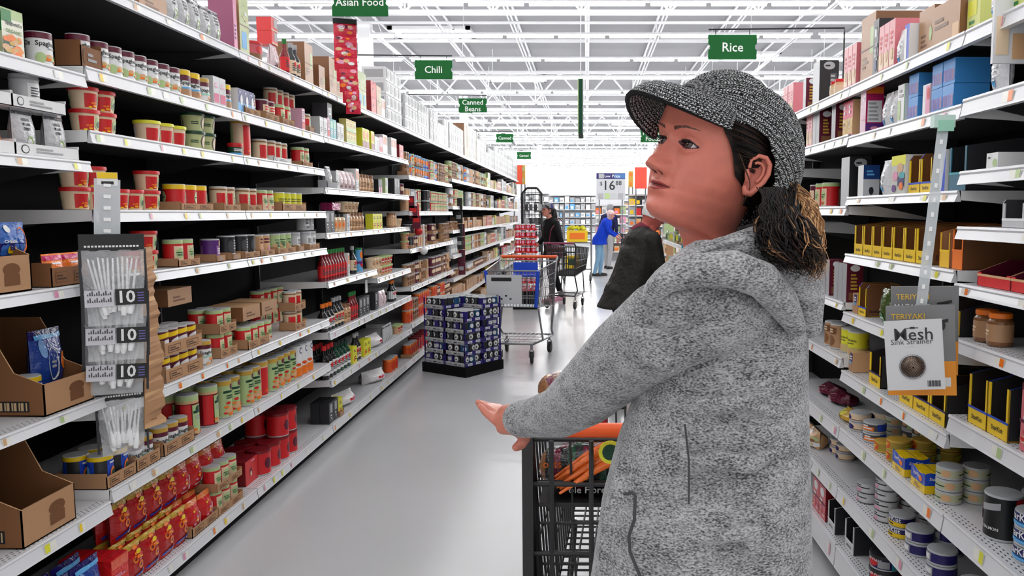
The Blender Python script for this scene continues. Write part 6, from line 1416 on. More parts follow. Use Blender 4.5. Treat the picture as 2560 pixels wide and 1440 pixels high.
# left hand on the cart corner: palm, four fingers swept forward, thumb hooked below
def hand_part(pts, rr): caps(wm, [A_(*p) for p in pts], rr, 10)
hand_part([(1312,1046,1.42), (1288,1052,1.445), (1262,1052,1.475)], [.026,.025,.021])
hand_part([(1300,1030,1.43), (1262,1032,1.48)], [.018,.016]); hand_part([(1300,1066,1.42), (1258,1068,1.46)], [.017,.015])
for p, r0 in (([(1264,1066,1.46), (1238,1052,1.475), (1217,1034,1.485), (1200,1015,1.49)], .0088), ([(1264,1052,1.48), (1238,1036,1.50), (1216,1020,1.515), (1196,1006,1.525)], .0094),
              ([(1264,1040,1.495), (1240,1026,1.52), (1220,1016,1.54), (1203,1008,1.55)], .0096), ([(1266,1030,1.51), (1245,1020,1.54), (1228,1015,1.56)], .0092)):
    hand_part(p, [r0*1.12, r0, r0*.93, r0*.78][:len(p)])
hand_part([(1300,1075,1.44), (1312,1096,1.455), (1302,1112,1.46), (1290,1119,1.45)], [.016, .013, .0115, .009])
body = baked(wm, 'body', M_skin, woman, .0042, 5)
# carry the face mesh and the body skin as one object
hm = MB(); hvc = build_head(hm, HS, HM)
for sg in (1, -1):
    em = MB(); ear_mesh(em, sg); hm.add([HM @ (Vector(v)*HS) for v in em.v], em.f, (208,120,102))
    k = len(hm.c)-len(em.c)
    for i, c_ in enumerate(em.c): hm.c[k+i] = c_
hm.add([tuple(v.co) for v in body.vertices], [tuple(p.vertices) for p in body.polygons], (206,128,108))
o = hm.build('body', M_skin, woman, True); soften(o.data, hvc)
# eyes
for sg in (1, -1):
    e = MB(); q = Vector((.094, -.012 + 0*sg, .03)); look = Vector((.96, .12, .16)).normalized()
    n = 22; ax = look; u_ = ax.orthogonal().normalized(); v_ = ax.cross(u_); P = []
    for i in range(n+1):
        a = math.pi*max(.004, min(.996, i/n)); P.append([HL(*(Vector((.0655, sg*.031, .008)) + (ax*math.cos(a)+(u_*math.cos(b)+v_*math.sin(b))*math.sin(a))*.0113)) for b in [2*math.pi*j/20 for j in range(20)]])
    e.grid(P, lambda i, j: (15,10,10) if i < 2 else ((70,50,45) if i < 5 else (215,205,205)), 0, True); e.face(P[0], (15,10,10)); e.build('eye', mat('eye_white', rough=.08, nodes=lambda nt, b: nt.links.new((lambda a: a)(nn(nt, 'ShaderNodeVertexColor', layer_name='Col')).outputs[0], b.inputs['Base Color'])), woman, True)
for sg in (1, -1):
    m = MB()
    for k in range(14):
        t = -.9+1.8*k/13; ex_ = t*.0148; zz = .008+.0052*(1-(ex_/.0155)**2)-.06*ex_; x0 = .0655+math.sqrt(max(0, .0150**2-ex_**2-(zz-.008)**2))
        m.tube([HL(x0, sg*(.031+ex_), zz), HL(x0+.003, sg*(.031+ex_*1.1), zz+.0005), HL(x0+.0045, sg*(.031+ex_*1.2), zz+.002)], [.0004,.0003,.0001], 4, 'black')
    m.build('eyelashes', VCB, woman)
# hair under the cap, nape and pony tail
def hairnodes(nt, b):
    a = nn(nt, 'ShaderNodeVertexColor'); a.layer_name = 'Col'; nt.links.new(a.outputs[0], b.inputs['Base Color'])
M_hair = mat('hair', (30,22,20), .5, spec=.22, nodes=hairnodes)
m = MB(); q = random.Random(8)
def skin_at(z, th, o): 
    x, y = head_point(z, th); n = Vector((x, y, 0)).normalized(); return HL(x+n.x*o, y+n.y*o, z)
for sg in (1, -1):
    zt, rows_ = .075, []
    for i in range(18):
        z = .08-.125*i/17-.01; th0 = itp([(.08,.75),(.05,.95),(.02,1.2),(0,1.32),(-.02,1.45),(-.03,1.62),(-.06,1.95)], z); rows_.append([skin_at(z, sg*(th0+(3.3-th0)*j/24), .0045+.001*math.sin(j*2.1+i)) for j in range(25)])
    m.grid(rows_ if sg > 0 else [r_[::-1] for r_ in rows_], lambda i, j: (22,17,16) if (i+j*2) % 5 else (44,30,24), 0)
m.build('hair_cap', M_hair, woman, True)
m = MB()
for k in range(420):                                              # strands swept from temple and nape back to the tie
    sg = 1 if k % 5 else -1; z0 = q.uniform(-.075, .062); th0 = itp([(.08,.8),(.05,.98),(.02,1.2),(0,1.36),(-.03,1.75),(-.08,2.1)], z0)+q.uniform(0, .2)
    jr_ = q.uniform(0, .004); pts = [skin_at(z0+(-.045-z0)*t*t, sg*(th0+(3.0-th0)*t), .0055+jr_+.003*math.sin(t*3+z0*60)) for t in [i/9 for i in range(10)]]
    m.tube(pts, (lambda r_: [.0002, r_*.6]+[r_]*8)(q.uniform(.0009, .0015)), 4, q.choice([(18,14,14), (28,20,18), (56,36,26), (24,18,17), (12,10,10)]))
m.build('swept_hair', M_hair, woman, True)
m = MB()
def lock(pts, r, col, seg=6, wav=.006, n=26, ph=0):
    C_ = [Vector(p) for p in pts]; out = []
    for i in range(n+1):
        t = i/n*(len(C_)-1); k = min(int(t), len(C_)-2); f = t-k
        p0, p1, p2, p3 = C_[max(k-1, 0)], C_[k], C_[k+1], C_[min(k+2, len(C_)-1)]
        p = .5*((2*p1)+(p2-p0)*f+(2*p0-5*p1+4*p2-p3)*f*f+(3*p1-p0-3*p2+p3)*f**3)
        w_ = wav*(i/n); p += Vector((math.sin(i*.9+ph), math.cos(i*.7+ph*2), math.sin(i*.8+ph*3)))*w_; out.append(p)
    m.tube(out, [r*(.6+.6*math.sin(math.pi*min(1, .15+i/n*.85)))*(1-.75*(i/n)**4) for i in range(n+1)], seg, col)
tie = A_(1978, 480, 1.17)
for k in range(620):
    g = q.random(); light = g > .70; u = q.uniform
    if light: mid = [(2008+u(-10, 22), 500, 1.10), (2036+u(-24, 16), 560+u(-20, 20), 1.06), (2050+u(-34, 10), 625, 1.03), (2044+u(-34, 14), 690+u(-40, 6), 1.0)]
    else:
        a = u(-1, 1); mid = [(1955+38*a, 525, 1.06), (1958+72*a+u(-8, 8), 580+u(-15, 15), 1.0+u(-.02, .04)), (1985+66*a+u(-10, 10), 630+u(-15, 15), .975+u(-.01, .05)), (2010+42*a+u(-14, 14), 668+u(-30, 22), .965+u(-.01, .05))]
    col = q.choice([(196,150,104), (170,125,84), (214,172,124), (140,98,62), (110,76,50)]) if light else ((170,125,86) if q.random() < .04 else q.choice([(16,13,14), (22,18,18), (34,24,22), (52,35,28), (12,10,11), (26,20,19)]))
    lock([A_(1975+u(-45, 22), 468+u(-14, 14), 1.11+u(-.02, .03))]+[A_(*p) for p in mid], u(.0006, .0013), col, 4, u(.002, .009), 20, u(0, 6))
for k in range(60):
    lock([A_(1905+q.uniform(-14, 60), 468, 1.04), A_(1915+q.uniform(-15, 50), 530, 1.01), A_(1935+q.uniform(-20, 40), 590, .99)], .0009, q.choice([(24,18,18), (14,11,12), (36,26,22)]), 4, .004, 20, k)
for k in range(3):                                                # loose wisp by the ear
    lock([HL(.03, .080, .02), HL(.012, .089, -.005), HL(-.004, .092, -.03), HL(.0+.004*k, .088, -.058)], .0006, (70,48,36), 4, .001, 16, k)
caps(m, [A_(1960, 475, 1.14), A_(1975, 540, 1.10), A_(1990, 600, 1.05)], [.018, .022, .012]); 
m.c = [lin((18,14,14)) if c_ == lin('grey') else c_ for c_ in m.c]
m.build('ponytail', M_hair, woman, True)
# knitted cap
def knitnodes(nt, b):
    tc = nn(nt, 'ShaderNodeTexCoord'); sp = nn(nt, 'ShaderNodeSeparateXYZ'); nt.links.new(tc.outputs['UV'], sp.inputs[0])
    def mth(op, a, bb=None, cc=None):
        n = nn(nt, 'ShaderNodeMath', operation=op)
        for i, q_ in enumerate((a, bb, cc)):
            if q_ is None: continue
            if isinstance(q_, (int, float)): n.inputs[i].default_value = q_
            else: nt.links.new(q_, n.inputs[i])
        return n.outputs[0]
    u, v = sp.outputs[0], sp.outputs[1]
    nz = nn(nt, 'ShaderNodeTexNoise'); nz.inputs['Scale'].default_value = 1.3; nz.inputs['Detail'].default_value = 4; nt.links.new(tc.outputs['UV'], nz.inputs['Vector'])
    fu = mth('ABSOLUTE', mth('SUBTRACT', mth('FRACT', u), .5))
    vv = mth('ADD', mth('ADD', v, mth('MULTIPLY', fu, 1.5)), mth('MULTIPLY', nz.outputs[0], .9))
    st = mth('FRACT', vv); yarn = mth('SINE', mth('MULTIPLY', st, 3.14159))
    rib = mth('SUBTRACT', 1.0, mth('MULTIPLY', mth('POWER', mth('MULTIPLY', fu, 2), 3.0), .9))
    h = mth('MULTIPLY', yarn, rib)
    nb = nn(nt, 'ShaderNodeTexNoise'); nb.inputs['Scale'].default_value = 2.2; nb.inputs['Detail'].default_value = 3
    mp = nn(nt, 'ShaderNodeMapping'); mp.inputs['Scale'].default_value = (1, .45, 1); nt.links.new(tc.outputs['UV'], mp.inputs[0]); nt.links.new(mp.outputs[0], nb.inputs['Vector'])
    k = mth('MULTIPLY', mth('POWER', h, 1.6), mth('GREATER_THAN', nb.outputs[0], .44))
    k2 = mth('ADD', k, 0)
    cr = nn(nt, 'ShaderNodeValToRGB'); cr.color_ramp.elements[0].color = (.012,.012,.013,1); cr.color_ramp.elements[1].color = (.80,.80,.82,1); cr.color_ramp.elements[0].position = .12; cr.color_ramp.elements[1].position = .75
    nt.links.new(k2, cr.inputs[0]); nt.links.new(cr.outputs[0], b.inputs['Base Color'])
    bp = nn(nt, 'ShaderNodeBump'); bp.inputs['Strength'].default_value = 1; bp.inputs['Distance'].default_value = .004; nt.links.new(h, bp.inputs['Height']); nt.links.new(bp.outputs[0], b.inputs['Normal'])
M_knit = mat('grey_knit', (120,120,122), .9, spec=.2, nodes=knitnodes)
def uvgrid(P, UV, name, mt, parent, double=0):
    R_, K_ = len(P), len(P[0]); v = [tuple(p) for r_ in P for p in r_]; f = [(i*K_+j, i*K_+j+1, (i+1)*K_+j+1, (i+1)*K_+j) for i in range(R_-1) for j in range(K_-1)]
    me = bpy.data.meshes.new(name); me.from_pydata(v, [], f); me.materials.append(mt); uv = me.uv_layers.new(name='UVMap'); fl = [c_ for r_ in UV for c_ in r_]
    for p in me.polygons:
        for li in p.loop_indices: uv.data[li].uv = fl[me.loops[li].vertex_index]
    me.polygons.foreach_set('use_smooth', [True]*len(f)); me.update(); o = link(name, me, parent)
    if double: sd = o.modifiers.new('s', 'SOLIDIFY'); sd.thickness = double; sd.offset = -1
    return o
CP0, CP1 = Vector((.098, 0, .062)), Vector((-.128, 0, -.092))    # front pole, back pole of the cap
cax = (CP1-CP0); cl = cax.length; cu = Vector((cax.z, 0, -cax.x)).normalized(); cu = -cu if cu.z < 0 else cu
zrim = lambda x: itp([(.2,.066),(.098,.060),(.06,.058),(.03,.054),(.01,.050),(-.008,.043),(-.022,.026),(-.034,-.005),(-.042,-.035),(-.052,-.062),(-.08,-.083),(-.13,-.096),(-.2,-.1)], x)
P = []; UV = []; NR_ = 54; SC = Vector((-.006, 0, .008))
for i in range(67):
    t = i/66; sn = math.sin(math.pi*(.02+.96*t))
    Rup = .140*sn**.52*(1+.05*math.sin(math.pi*t*t)); Ry = .104*sn**.5; Ax = CP0+cax*t
    lo_, hi_ = .9, 2.3
    for _ in range(18):
        md = (lo_+hi_)/2; q_ = Ax+cu*Rup*math.cos(md)
        if q_.z > zrim(q_.x): lo_ = md
        else: hi_ = md
    am = lo_; row = []; uvr = []
    for j in range(241):
        a = -am+2*am*j/240; rib = .0040*abs(math.sin(a*NR_/2))**.6*sn**.4
        p = Ax+cu*((Rup+rib)*math.cos(a))+Vector((0, 1, 0))*((Ry+rib)*math.sin(a))
        d_ = p-SC; nrm = math.sqrt((d_.x/.108)**2+(d_.y/.0885)**2+(d_.z/.122)**2)
        if nrm < 1 and p.z > -.05: p = SC+d_/nrm*(1+rib*8)
        row.append(HL(*p)); uvr.append((a*NR_/math.pi, t*92))
    P.append(row); UV.append(uvr)
hat = uvgrid(P, UV, 'knitted_cap', M_knit, woman, .004)
P = []; UV = []
for i in range(15):
    t = i/14; row = []; uvr = []
    for j in range(81):
        b_ = -1.12+2.24*j/80; cb = math.cos(b_)
        r0 = Vector((.010+.091*cb, .090*math.sin(b_), .068-.018*(1-cb))); reach = .058*max(0, (cb-.43)/.57)**.7
        x = r0.x+reach*t; y = r0.y*(1-.02*t); z = r0.z+.004+.008*math.sin(t*2.4)-.024*t*t*(.5+.5*cb)-(.014 if b_ > 0 else .050)*(math.sin(b_)**2)*t
        row.append(HL(x, y, z)); uvr.append((t*13, j*.8))
    P.append(row); UV.append(uvr)
uvgrid(P, UV, 'cap_brim', M_knit, hat, .008)
# heather cardigan
def heather(nt, b):
    tc = nn(nt, 'ShaderNodeTexCoord'); mp = nn(nt, 'ShaderNodeMapping'); mp.inputs['Scale'].default_value = (.5, .5, 1); mp.inputs['Rotation'].default_value = (0, .5, 0); nt.links.new(tc.outputs['Object'], mp.inputs[0])
    n = nn(nt, 'ShaderNodeTexNoise'); n.inputs['Scale'].default_value = 520; n.inputs['Detail'].default_value = 3; nt.links.new(mp.outputs[0], n.inputs['Vector'])
    n3 = nn(nt, 'ShaderNodeTexNoise'); n3.inputs['Scale'].default_value = 45; n3.inputs['Detail'].default_value = 3; nt.links.new(mp.outputs[0], n3.inputs['Vector'])
    ad = nn(nt, 'ShaderNodeMath', operation='MULTIPLY_ADD'); nt.links.new(n3.outputs[0], ad.inputs[0]); ad.inputs[1].default_value = .35; nt.links.new(n.outputs[0], ad.inputs[2])
    cr = nn(nt, 'ShaderNodeValToRGB'); e = cr.color_ramp.elements; e[0].position = .50; e[0].color = (.045,.045,.047,1); e[1].position = .82; e[1].color = (.42,.42,.43,1)
    nt.links.new(ad.outputs[0], cr.inputs[0]); nt.links.new(cr.outputs[0], b.inputs['Base Color'])
    n2 = nn(nt, 'ShaderNodeTexNoise'); n2.inputs['Scale'].default_value = 18; n2.inputs['Detail'].default_value = 3; mp2 = nn(nt, 'ShaderNodeMapping'); mp2.inputs['Scale'].default_value = (.8, .8, 1.6); nt.links.new(tc.outputs['Object'], mp2.inputs[0]); nt.links.new(mp2.outputs[0], n2.inputs['Vector'])
    bp = nn(nt, 'ShaderNodeBump'); bp.inputs['Strength'].default_value = .55; bp.inputs['Distance'].default_value = .02; nt.links.new(n2.outputs[0], bp.inputs['Height'])
    b2 = nn(nt, 'ShaderNodeBump'); b2.inputs['Strength'].default_value = .4; b2.inputs['Distance'].default_value = .002; nt.links.new(n.outputs[0], b2.inputs['Height']); nt.links.new(bp.outputs[0], b2.inputs['Normal']); nt.links.new(b2.outputs[0], b.inputs['Normal'])
    b.inputs['Sheen Weight'].default_value = .3
M_coat = mat('heather_knit', (150,150,152), .95, spec=.1, nodes=heather)
cm_ = MB()
def ring_px(y, xl, xr, Y, b):
    a = at(xl, y, Y); c_ = at(xr, y, Y); return ((a.x+c_.x)/2, Y, a.z, (c_.x-a.x)/2, b)
rings(cm_, [(.16,1.12,.60,.215,.17), ring_px(1700,1430,2050,1.12,.165), ring_px(1440,1478,2018,1.12,.155), ring_px(1250,1505,2016,1.12,.145), ring_px(1100,1545,2012,1.13,.14), ring_px(960,1600,2008,1.14,.135), ring_px(840,1640,2008,1.15,.13), ring_px(760,1668,2006,1.15,.115), ring_px(700,1700,1990,1.16,.095), ring_px(668,1750,1950,1.16,.07)], 40, 0, 2.3)
caps(cm_, [A_(1690,745,1.0), A_(1760,700,1.03), A_(1900,720,1.14)], [.045,.055,.06], 18)
caps(cm_, [(.27,1.25,1.36), (.31,1.44,1.12), (.33,1.58,1.06)], [.07,.055,.038], 18)
# sleeve and back folds
def fold(pts, r): caps(cm_, [A_(*p) for p in pts], r if isinstance(r, list) else [r*.4]+[r]*(len(pts)-2)+[r*.4], 10)
fold([(1700,1165,.980), (1790,1150,.966), (1880,1160,.974), (1940,1130,.992)], .014); fold([(1720,1000,.99), (1820,1010,.985), (1920,985,1.0)], .012)
fold([(1740,1352,.972), (1850,1332,.960), (1905,1318,.966)], .012); fold([(1905,1325,.968), (1880,1365,.962), (1850,1395,.968)], .009); fold([(1690,1050,.995), (1712,1130,.985), (1722,1260,.975)], .008)
fold([(1585,1235,1.02), (1582,1300,1.01), (1590,1380,1.0), (1610,1450,1.0)], .008); fold([(1760,1040,.99), (1850,1010,.99), (1960,1040,1.01)], .010)
fold([(1500,1440,1.06), (1520,1300,1.06), (1555,1150,1.06)], .012)
coat = baked(cm_, 'cardigan', M_coat, woman, .0055, 4); oc = link('cardigan', coat, woman)
# left sleeve
cm_ = MB()
caps(cm_, [A_(1850,770,1.10), A_(1765,765,1.035), A_(1665,815,1.045), A_(1560,895,1.13), A_(1462,985,1.22), A_(1400,1030,1.31), A_(1320,1047,1.41)], [.075,.070,.064,.059,.052,.044,.034], 24)
caps(cm_, [A_(1330,1046,1.40), A_(1302,1047,1.425)], [.036,.035], 18)
fold([(1425,935,1.19), (1440,965,1.155), (1480,1000,1.15), (1540,1010,1.13)], .010); fold([(1415,985,1.22), (1440,1030,1.20), (1500,1050,1.18)], .009); fold([(1360,1010,1.31), (1385,1050,1.28), (1420,1075,1.27)], .008)
fold([(1580,850,1.02), (1620,900,1.0), (1690,930,.985)], .008); fold([(1345,1005,1.36), (1352,1045,1.335), (1365,1085,1.34)], .006)
link('sleeve', baked(cm_, 'sleeve', M_coat, woman, .0045, 3), woman)
# hood lying over the shoulders
cm_ = MB()
caps(cm_, [A_(1618,752,.975), A_(1662,704,.955), A_(1735,676,.945), A_(1830,672,.952), A_(1905,700,.975), A_(1955,755,1.01), A_(1990,818,1.035)], [.010,.016,.021,.024,.024,.022,.014], 18)
hood = baked(cm_, 'hood_front', M_coat, woman, .0042, 3); link('hood_front', hood, woman); cm_ = MB()
caps(cm_, [A_(1700,680,1.0), A_(1760,648,.995), A_(1835,625,1.0), A_(1905,612,1.03), A_(1965,610,1.07), A_(2005,665,1.09)], [.012,.018,.022,.028,.030,.026], 18)
caps(cm_, [A_(1800,650,1.02), A_(1880,640,1.03), A_(1960,680,1.07), A_(2005,755,1.09), A_(2022,812,1.09)], [.030,.036,.040,.034,.020], 18)
caps(cm_, [A_(1960,650,1.12), A_(2008,700,1.13), A_(2022,770,1.12)], [.03,.03,.022], 16)
caps(cm_, [A_(1740,700,1.03), A_(1830,690,1.06), A_(1900,700,1.10)], [.03,.04,.04], 16)
caps(cm_, [A_(1955,610,1.2), A_(1900,598,1.23), A_(1830,618,1.22), A_(1760,660,1.16)], [.03,.03,.028,.02], 14)
hood = baked(cm_, 'hood', M_coat, woman, .0045, 3); link('hood', hood, woman)
m = MB()
m.tube([A_(1700,660,.982), A_(1745,633,.972), A_(1800,612,.972), A_(1860,596,.98)], .0035, 6, 'grey'); m.build('hood_hem', M_coat, woman, True)
m = MB(); m.tube([HL(-.01, .060, -.135), HL(.02, .052, -.15), HL(.028, .03, -.165), HL(.03, .0, -.17)], .0009, 5, (90,60,30)); m.build('necklace', VCM, woman)
# pocket and side seams of the cardigan
m = MB()
m.tube([A_(1560,1235,1.0), A_(1580,1232,.99), A_(1588,1240,.985), A_(1586,1300,.978), A_(1572,1340,.982), A_(1575,1380,.98), A_(1600,1440,.97), A_(1615,1500,.97)], .0022, 6, 'dgrey'); m.tube([A_(1712,1060,.976), A_(1722,1150,.966), A_(1722,1260,.962)], .0014, 5, 'dgrey'); m.build('seam', mat('seam_thread', (60,60,62), .9), woman)
M_jean = mat('dark_jeans', (30,34,50), .8)
lm = MB()
for hx in (.10, .25): caps(lm, [(hx,1.15,.84), (hx,1.16,.48), (hx,1.13,.12)], [.098,.068,.052], 18)
rings(lm, [(.17,1.15,.72,.14,.12), (.17,1.15,.9,.15,.125)])
link('jeans', baked(lm, 'jeans', M_jean, woman, .008, 3), woman)
for hx in (.10, .25):
    lm = MB(); caps(lm, [(hx,1.10,.045), (hx-.015,1.27,.036)], [.046,.04], 14); lm.box((hx-.045,1.06,.0), (hx+.035,1.32,.02), 'white'); link('shoe', baked(lm, 'shoe', mat('shoe_black', (25,25,27), .5), woman, .005, 3), woman)
# ---------------------------------------------------------------- people further down the aisle
def cloth(name, col, rough=.85, bump=.4):
    def f(nt, b):
        n = nn(nt, 'ShaderNodeTexNoise'); n.inputs['Scale'].default_value = 9; n.inputs['Detail'].default_value = 4; tc = nn(nt, 'ShaderNodeTexCoord'); nt.links.new(tc.outputs['Object'], n.inputs['Vector'])
        bp = nn(nt, 'ShaderNodeBump'); bp.inputs['Strength'].default_value = bump; bp.inputs['Distance'].default_value = .04; nt.links.new(n.outputs[0], bp.inputs['Height']); nt.links.new(bp.outputs[0], b.inputs['Normal'])
    return mat(name, col, rough, spec=.2, nodes=f)
def figure(label, x, y, yaw, H, pose, top, legs_c, shoes, hair, cap=None, lean=0.0, coat_len=.0, skinc=(206,128,108), head_pitch=0.0, bulk=1.0, hand_to=None, head_fwd=0.0):
    r = empty('person', (x, y, 0), yaw, label, 'person'); k = H/1.70
    V = lambda a, b, c: Vector((a*k, b*k, c*k))
    hip = V(0, 0, .90); ch = V(.06+lean, 0, 1.28); nk = V(.10+lean*1.35, 0, 1.45-lean*.25); hd = nk+V(.04+head_fwd, 0, .13)
    sm = MB(); st = pose
    feet = [V(st[0], .09, .07), V(st[1], -.09, .07)]; kn = [V(st[0]*.45+.05, .095, .48), V(st[1]*.45+.05, -.095, .48)]
    shl = [ch+V(.02, .17*bulk, .08), ch+V(.02, -.17*bulk, .08)]
    el = []; ha = []
    for i, s in enumerate((1, -1)):
        h_ = hand_to[i] if hand_to else (.10, .24*s, .80)
        ha.append(V(*h_)); mid = (shl[i]+ha[i])/2; el.append(mid+V(-.07, .05*s, -.05))
    def limbs(m, g, which):
        if 'leg' in which:
            for i in (0, 1): caps(m, [hip+V(0, (.09, -.09)[i], -.02), kn[i], feet[i]], [.085*k*g, .058*k*g, .043*k*g], 14)
            ball(m, hip, (.13*k*g, .16*k*g, .11*k*g))
        if 'arm' in which:
            for i in (0, 1): caps(m, [shl[i], el[i], ha[i]+(el[i]-ha[i]).normalized()*.05*k], [.058*k*g, .045*k*g, .034*k*g], 12)
        if 'torso' in which:
            ball(m, ch, (.115*k*g*bulk, .175*k*g*bulk, .17*k*g)); ball(m, (ch+hip)/2, (.11*k*g*bulk, .15*k*g*bulk, .2*k*g)); ball(m, hip+V(0,0,.03), (.125*k*g*bulk, .165*k*g*bulk, .12*k*g)); caps(m, [shl[0], ch+V(0,0,.11), shl[1]], [.06*k*g, .075*k*g, .06*k*g], 12)
    limbs(sm, .86, 'leg arm torso'); caps(sm, [nk-V(.02, 0, .06), hd-V(.01, 0, .06)], [.055*k, .05*k], 12)
    for i in (0, 1):
        d = (ha[i]-el[i]).normalized(); side = d.cross(Vector((0, 0, 1))).normalized()
        caps(sm, [ha[i]-d*.05*k, ha[i], ha[i]+d*.04*k], [.027*k, .03*k, .028*k], 10)
        for f_ in range(4): caps(sm, [ha[i]+d*.045*k+side*(f_-1.5)*.017*k, ha[i]+d*.085*k+side*(f_-1.5)*.019*k-Vector((0,0,.01)), ha[i]+d*(.10+.008*(f_ in (1, 2)))*k+side*(f_-1.5)*.019*k-Vector((0,0,.03))], [.0095*k, .009*k, .008*k], 8)
        caps(sm, [ha[i]+side*.025*k, ha[i]+side*.045*k+d*.035*k], [.011*k, .009*k], 8)
    for i in (0, 1): caps(sm, [feet[i]-V(0,0,.03), feet[i]+V(.13, 0, -.045)], [.038*k, .03*k], 10)
    bd = baked(sm, 'body', M_skin, r, .011, 3)
    hm_ = MB(); hM = eulM(hd, 0, head_pitch, 0)
    build_head(hm_, .98*k, hM, lambda x_, y_, z_, t_: ((150,70,62) if (abs(y_) < .022 and -.064 < z_ < -.05 and x_ > .07) else (45,30,30) if (x_ > .06 and abs(abs(y_)-.031) < .014 and abs(z_-.008) < .005) else hair[0] if (hair[1](x_, y_, z_)) else skinc), -.14, False)
    for sg in (1, -1):
        em = MB(); ear_mesh(em, sg); hm_.add([hM @ (Vector(v)*.98*k) for v in em.v], em.f, skinc)
    hm_.add([tuple(v.co) for v in bd.vertices], [tuple(p.vertices) for p in bd.polygons], skinc); hm_.build('body', M_skin, r, True)
    tm_ = MB(); limbs(tm_, 1.14, 'arm torso')
    if coat_len:
        rings(tm_, [(.0, 0, (.90-coat_len)*k, .20*k*bulk, .23*k*bulk), (.01, 0, .9*k, .165*k*bulk, .20*k*bulk), (ch.x*.6, 0, 1.1*k, .15*k*bulk, .19*k*bulk), (ch.x, 0, 1.3*k, .14*k*bulk, .19*k*bulk), (nk.x, 0, 1.42*k, .07*k, .09*k)], 24)
    caps(tm_, [nk-V(.03, .045, .05), nk-V(.045, 0, .02), nk-V(.03, -.045, .05)], [.03*k, .035*k, .03*k], 10)
    link('jacket', baked(tm_, 'jacket', top, r, .011, 3), r)
    tm_ = MB(); limbs(tm_, 1.10, 'leg'); link('trousers', baked(tm_, 'trousers', legs_c, r, .012, 3), r)
    for i in (0, 1):
        tm_ = MB(); caps(tm_, [feet[i]-V(.03, 0, .028), feet[i]+V(.15, 0, -.04)], [.048*k, .04*k], 12); tm_.box((feet[i].x-.07*k, feet[i].y-.04*k, 0), (feet[i].x+.19*k, feet[i].y+.04*k, .02*k), 'white'); link('shoe', baked(tm_, 'shoe', shoes, r, .009, 2), r)
    # hair cap
    hh = MB(); P_ = []
    for i in range(12):
        z = .113-.16*i/11; row = []
        for j in range(25):
            th0 = itp([(.12,0.0),(.09,.5),(.06,.95),(.03,1.25),(0,1.45),(-.06,1.8)], z); t = th0+(2*math.pi-2*th0)*j/24; x_, y_ = head_point(max(z, -.24), t if t < math.pi else t-2*math.pi); n_ = Vector((x_, y_, 0)); n_ = n_.normalized() if n_.length > 0 else n_
            row.append(hM @ Vector(((x_+n_.x*.010)*.98*k, (y_+n_.y*.010)*.98*k, (z+.006)*.98*k)))
        P_.append(row)
    hh.grid(P_, lambda i, j: hair[0]); hh.build('hair', M_hair, r, True)
    if cap:
        c_ = MB(); P_ = []
        for i in range(9):
            z = .128-.085*i/8; w_ = itp([(.13,.0),(.125,.045),(.115,.065),(.09,.085),(.04,.094)], z)
            P_.append([hM @ Vector(((-.008+w_*1.12*math.cos(a))*.98*k, (w_*.93*math.sin(a))*.98*k, z*.98*k)) for a in [2*math.pi*j/24 for j in range(24)]])
        c_.grid(P_, lambda i, j: cap[0] if not (len(cap) > 1 and abs(j-12) < 6) else cap[1], 0, True)
        c_.grid([[hM @ Vector(((.06+.038*t+ (.03*t)*math.cos(a))*.98*k+.0, (.075*math.sin(a)*(1-.2*t))*.98*k, (.05-.010*t)*.98*k)) for a in [-1.5+3*j/12 for j in range(13)]] for t in (0, .5, 1, 1.5, 2)], lambda i, j: cap[0])
        c_.build('cap', VCB, r, True)
    return r, hM, k
noh = lambda x_, y_, z_: False
M_blk = cloth('black_cloth', (18,18,20)); M_oliv = cloth('dark_waxed_cloth', (36,35,33), .6, .8); M_blue = cloth('blue_fleece', (20,60,190)); M_denim = cloth('pale_denim', (130,170,200)); M_shoe = mat('shoe_black', (25,25,27), .5)
M_navy = cloth('navy_trousers', (22,26,48)); M_legg = cloth('patterned_leggings', (30,28,30)); M_greyt = cloth('grey_trousers', (170,170,172))
# stooping man in the dark coat
p = at(1590, 700, 6.0)
rM, hM, k = figure('stooping man in a long dark coat with white hair, head down, beyond the woman', at(1560, 700, 6.0).x, 6.0, math.radians(20), 1.62, (.12, -.12), M_oliv, M_navy, M_shoe, ((225,225,225), lambda x_, y_, z_: z_ > .06 or (x_ < -.02 and z_ > -.03)), cap=((225,225,228),), lean=.09, coat_len=.09, skinc=(200,100,88), head_pitch=-.45, bulk=1.12, hand_to=[(.42, .16, .98), (.42, -.14, .98)], head_fwd=.0)
m = MB(); m.tube([(.08,.02,1.36), (.14,.0,1.39), (.18,-.03,1.37)], [.035,.045,.035], 10, (120,40,60)); m.build('scarf', VCB, rM, True)
m = MB(); m.face([(-.0,.225,1.33), (.02,.225,1.12), (.13,.19,1.12), (.12,.19,1.33)], (96,66,44)); 
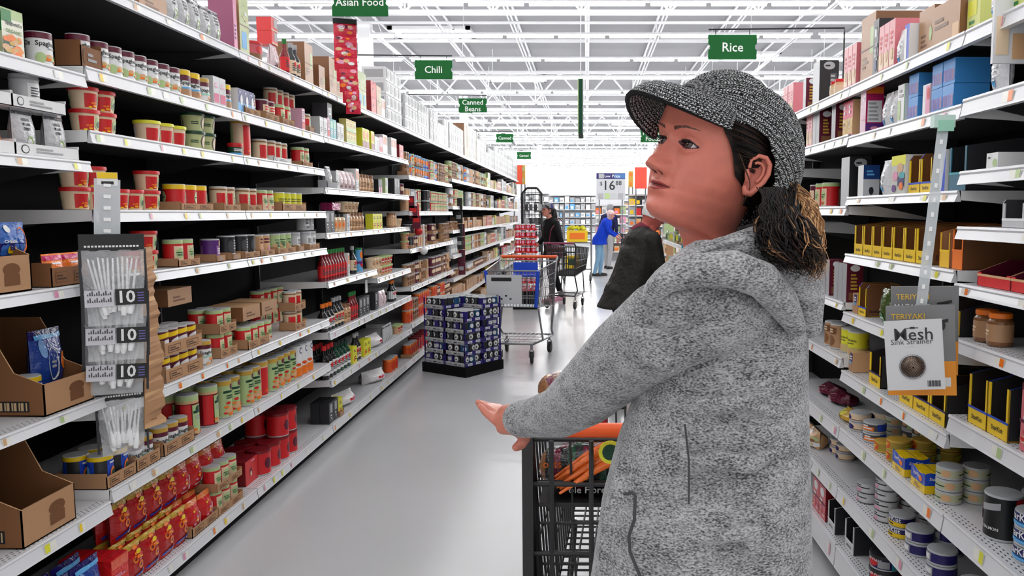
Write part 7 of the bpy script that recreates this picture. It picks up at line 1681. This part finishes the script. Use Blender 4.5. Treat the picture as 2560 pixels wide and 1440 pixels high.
# woman in black with a cap
p = at(1388, 640, 13.2)
rB, hM, k = figure('shopper in black top and leggings with a grey cap and mauve shoulder bag', p.x, 13.2, math.radians(205), 1.66, (.10, -.16), M_blk, M_blk, mat('pink_shoe', (205,140,160), .6), ((28,24,26), lambda x_, y_, z_: x_ < .0 and z_ > -.06), cap=((120,122,124), (50,45,110)), lean=0.0, bulk=1.08, coat_len=.10, hand_to=[(.05, .26, .78), (.25, -.2, .98)], skinc=(206,140,124))
m = MB(); m.lathe([(.05, 0), (.13, .02), (.15, .10), (.14, .19), (.06, .22)], 14, col=(125,70,95), sy=.45); m.lathe([(.152, .11), (.15, .16)], 14, col=(90,50,50), sy=.46, cap=(False, False)); o = m.build('bag_body', VCG, None, True)
rg = empty('shoulder_bag', (rB.location.x+.02, 12.90, .76), .1, 'mauve shoulder bag on the hip of the shopper in black', 'bag'); o.parent = rg
m = MB(); m.tube([(-.12, 0, .18), (-.08, .02, .45), (.06, .10, .66), (.12, .16, .60)], .010, 6, 'maroon'); m.build('strap', VCG, rg)
m = MB(); m.lathe([(.02, -.28), (.045, -.2), (.06, -.08), (.04, .02), (.02, .04)], 10, col=(26,22,24)); o = m.build('ponytail', M_hair, rB, True); o.location = hM @ Vector((-.12, 0, -.01))
# woman in blue
p = at(1497, 600, 18.6)
rN, hM, k = figure('stooping shopper in a bright blue fleece and pale jeans', p.x, 18.6, math.radians(-8), 1.60, (.02, -.10), M_blue, M_denim, M_shoe, ((232,205,205), lambda x_, y_, z_: z_ > .03 or x_ < 0), lean=.12, coat_len=.10, bulk=1.12, hand_to=[(.48, .12, 1.02), (.46, -.12, 1.0)], head_pitch=-.25, skinc=(214,150,140))
p = at(1519, 600, 21)
figure('shopper in a dark navy jacket and grey trousers behind the blue fleece', p.x, 21, math.radians(60), 1.74, (.1, -.1), cloth('navy_jacket', (30,32,70)), M_greyt, M_shoe, ((150,150,152), lambda x_, y_, z_: z_ > .03 or x_ < 0), bulk=1.0, skinc=(200,130,120))
# cart the shopper in blue leans on
rF, q_ = cart('shopping_cart', (rN.location.x+.50, 18.9, 0), -1.55, 'dark shopping cart in front of the shopper in blue fleece', M_dwire, M_bl, None, rw=.006)
rG, q_ = cart('shopping_cart', (at(1400, 600, 12.4).x, 12.1, 0), -.35, 'dark shopping cart beside the shopper in black', M_dwire, mat('mauve_plastic', (130,50,80), .4), None, rw=.005, W_=.5, L=.7)
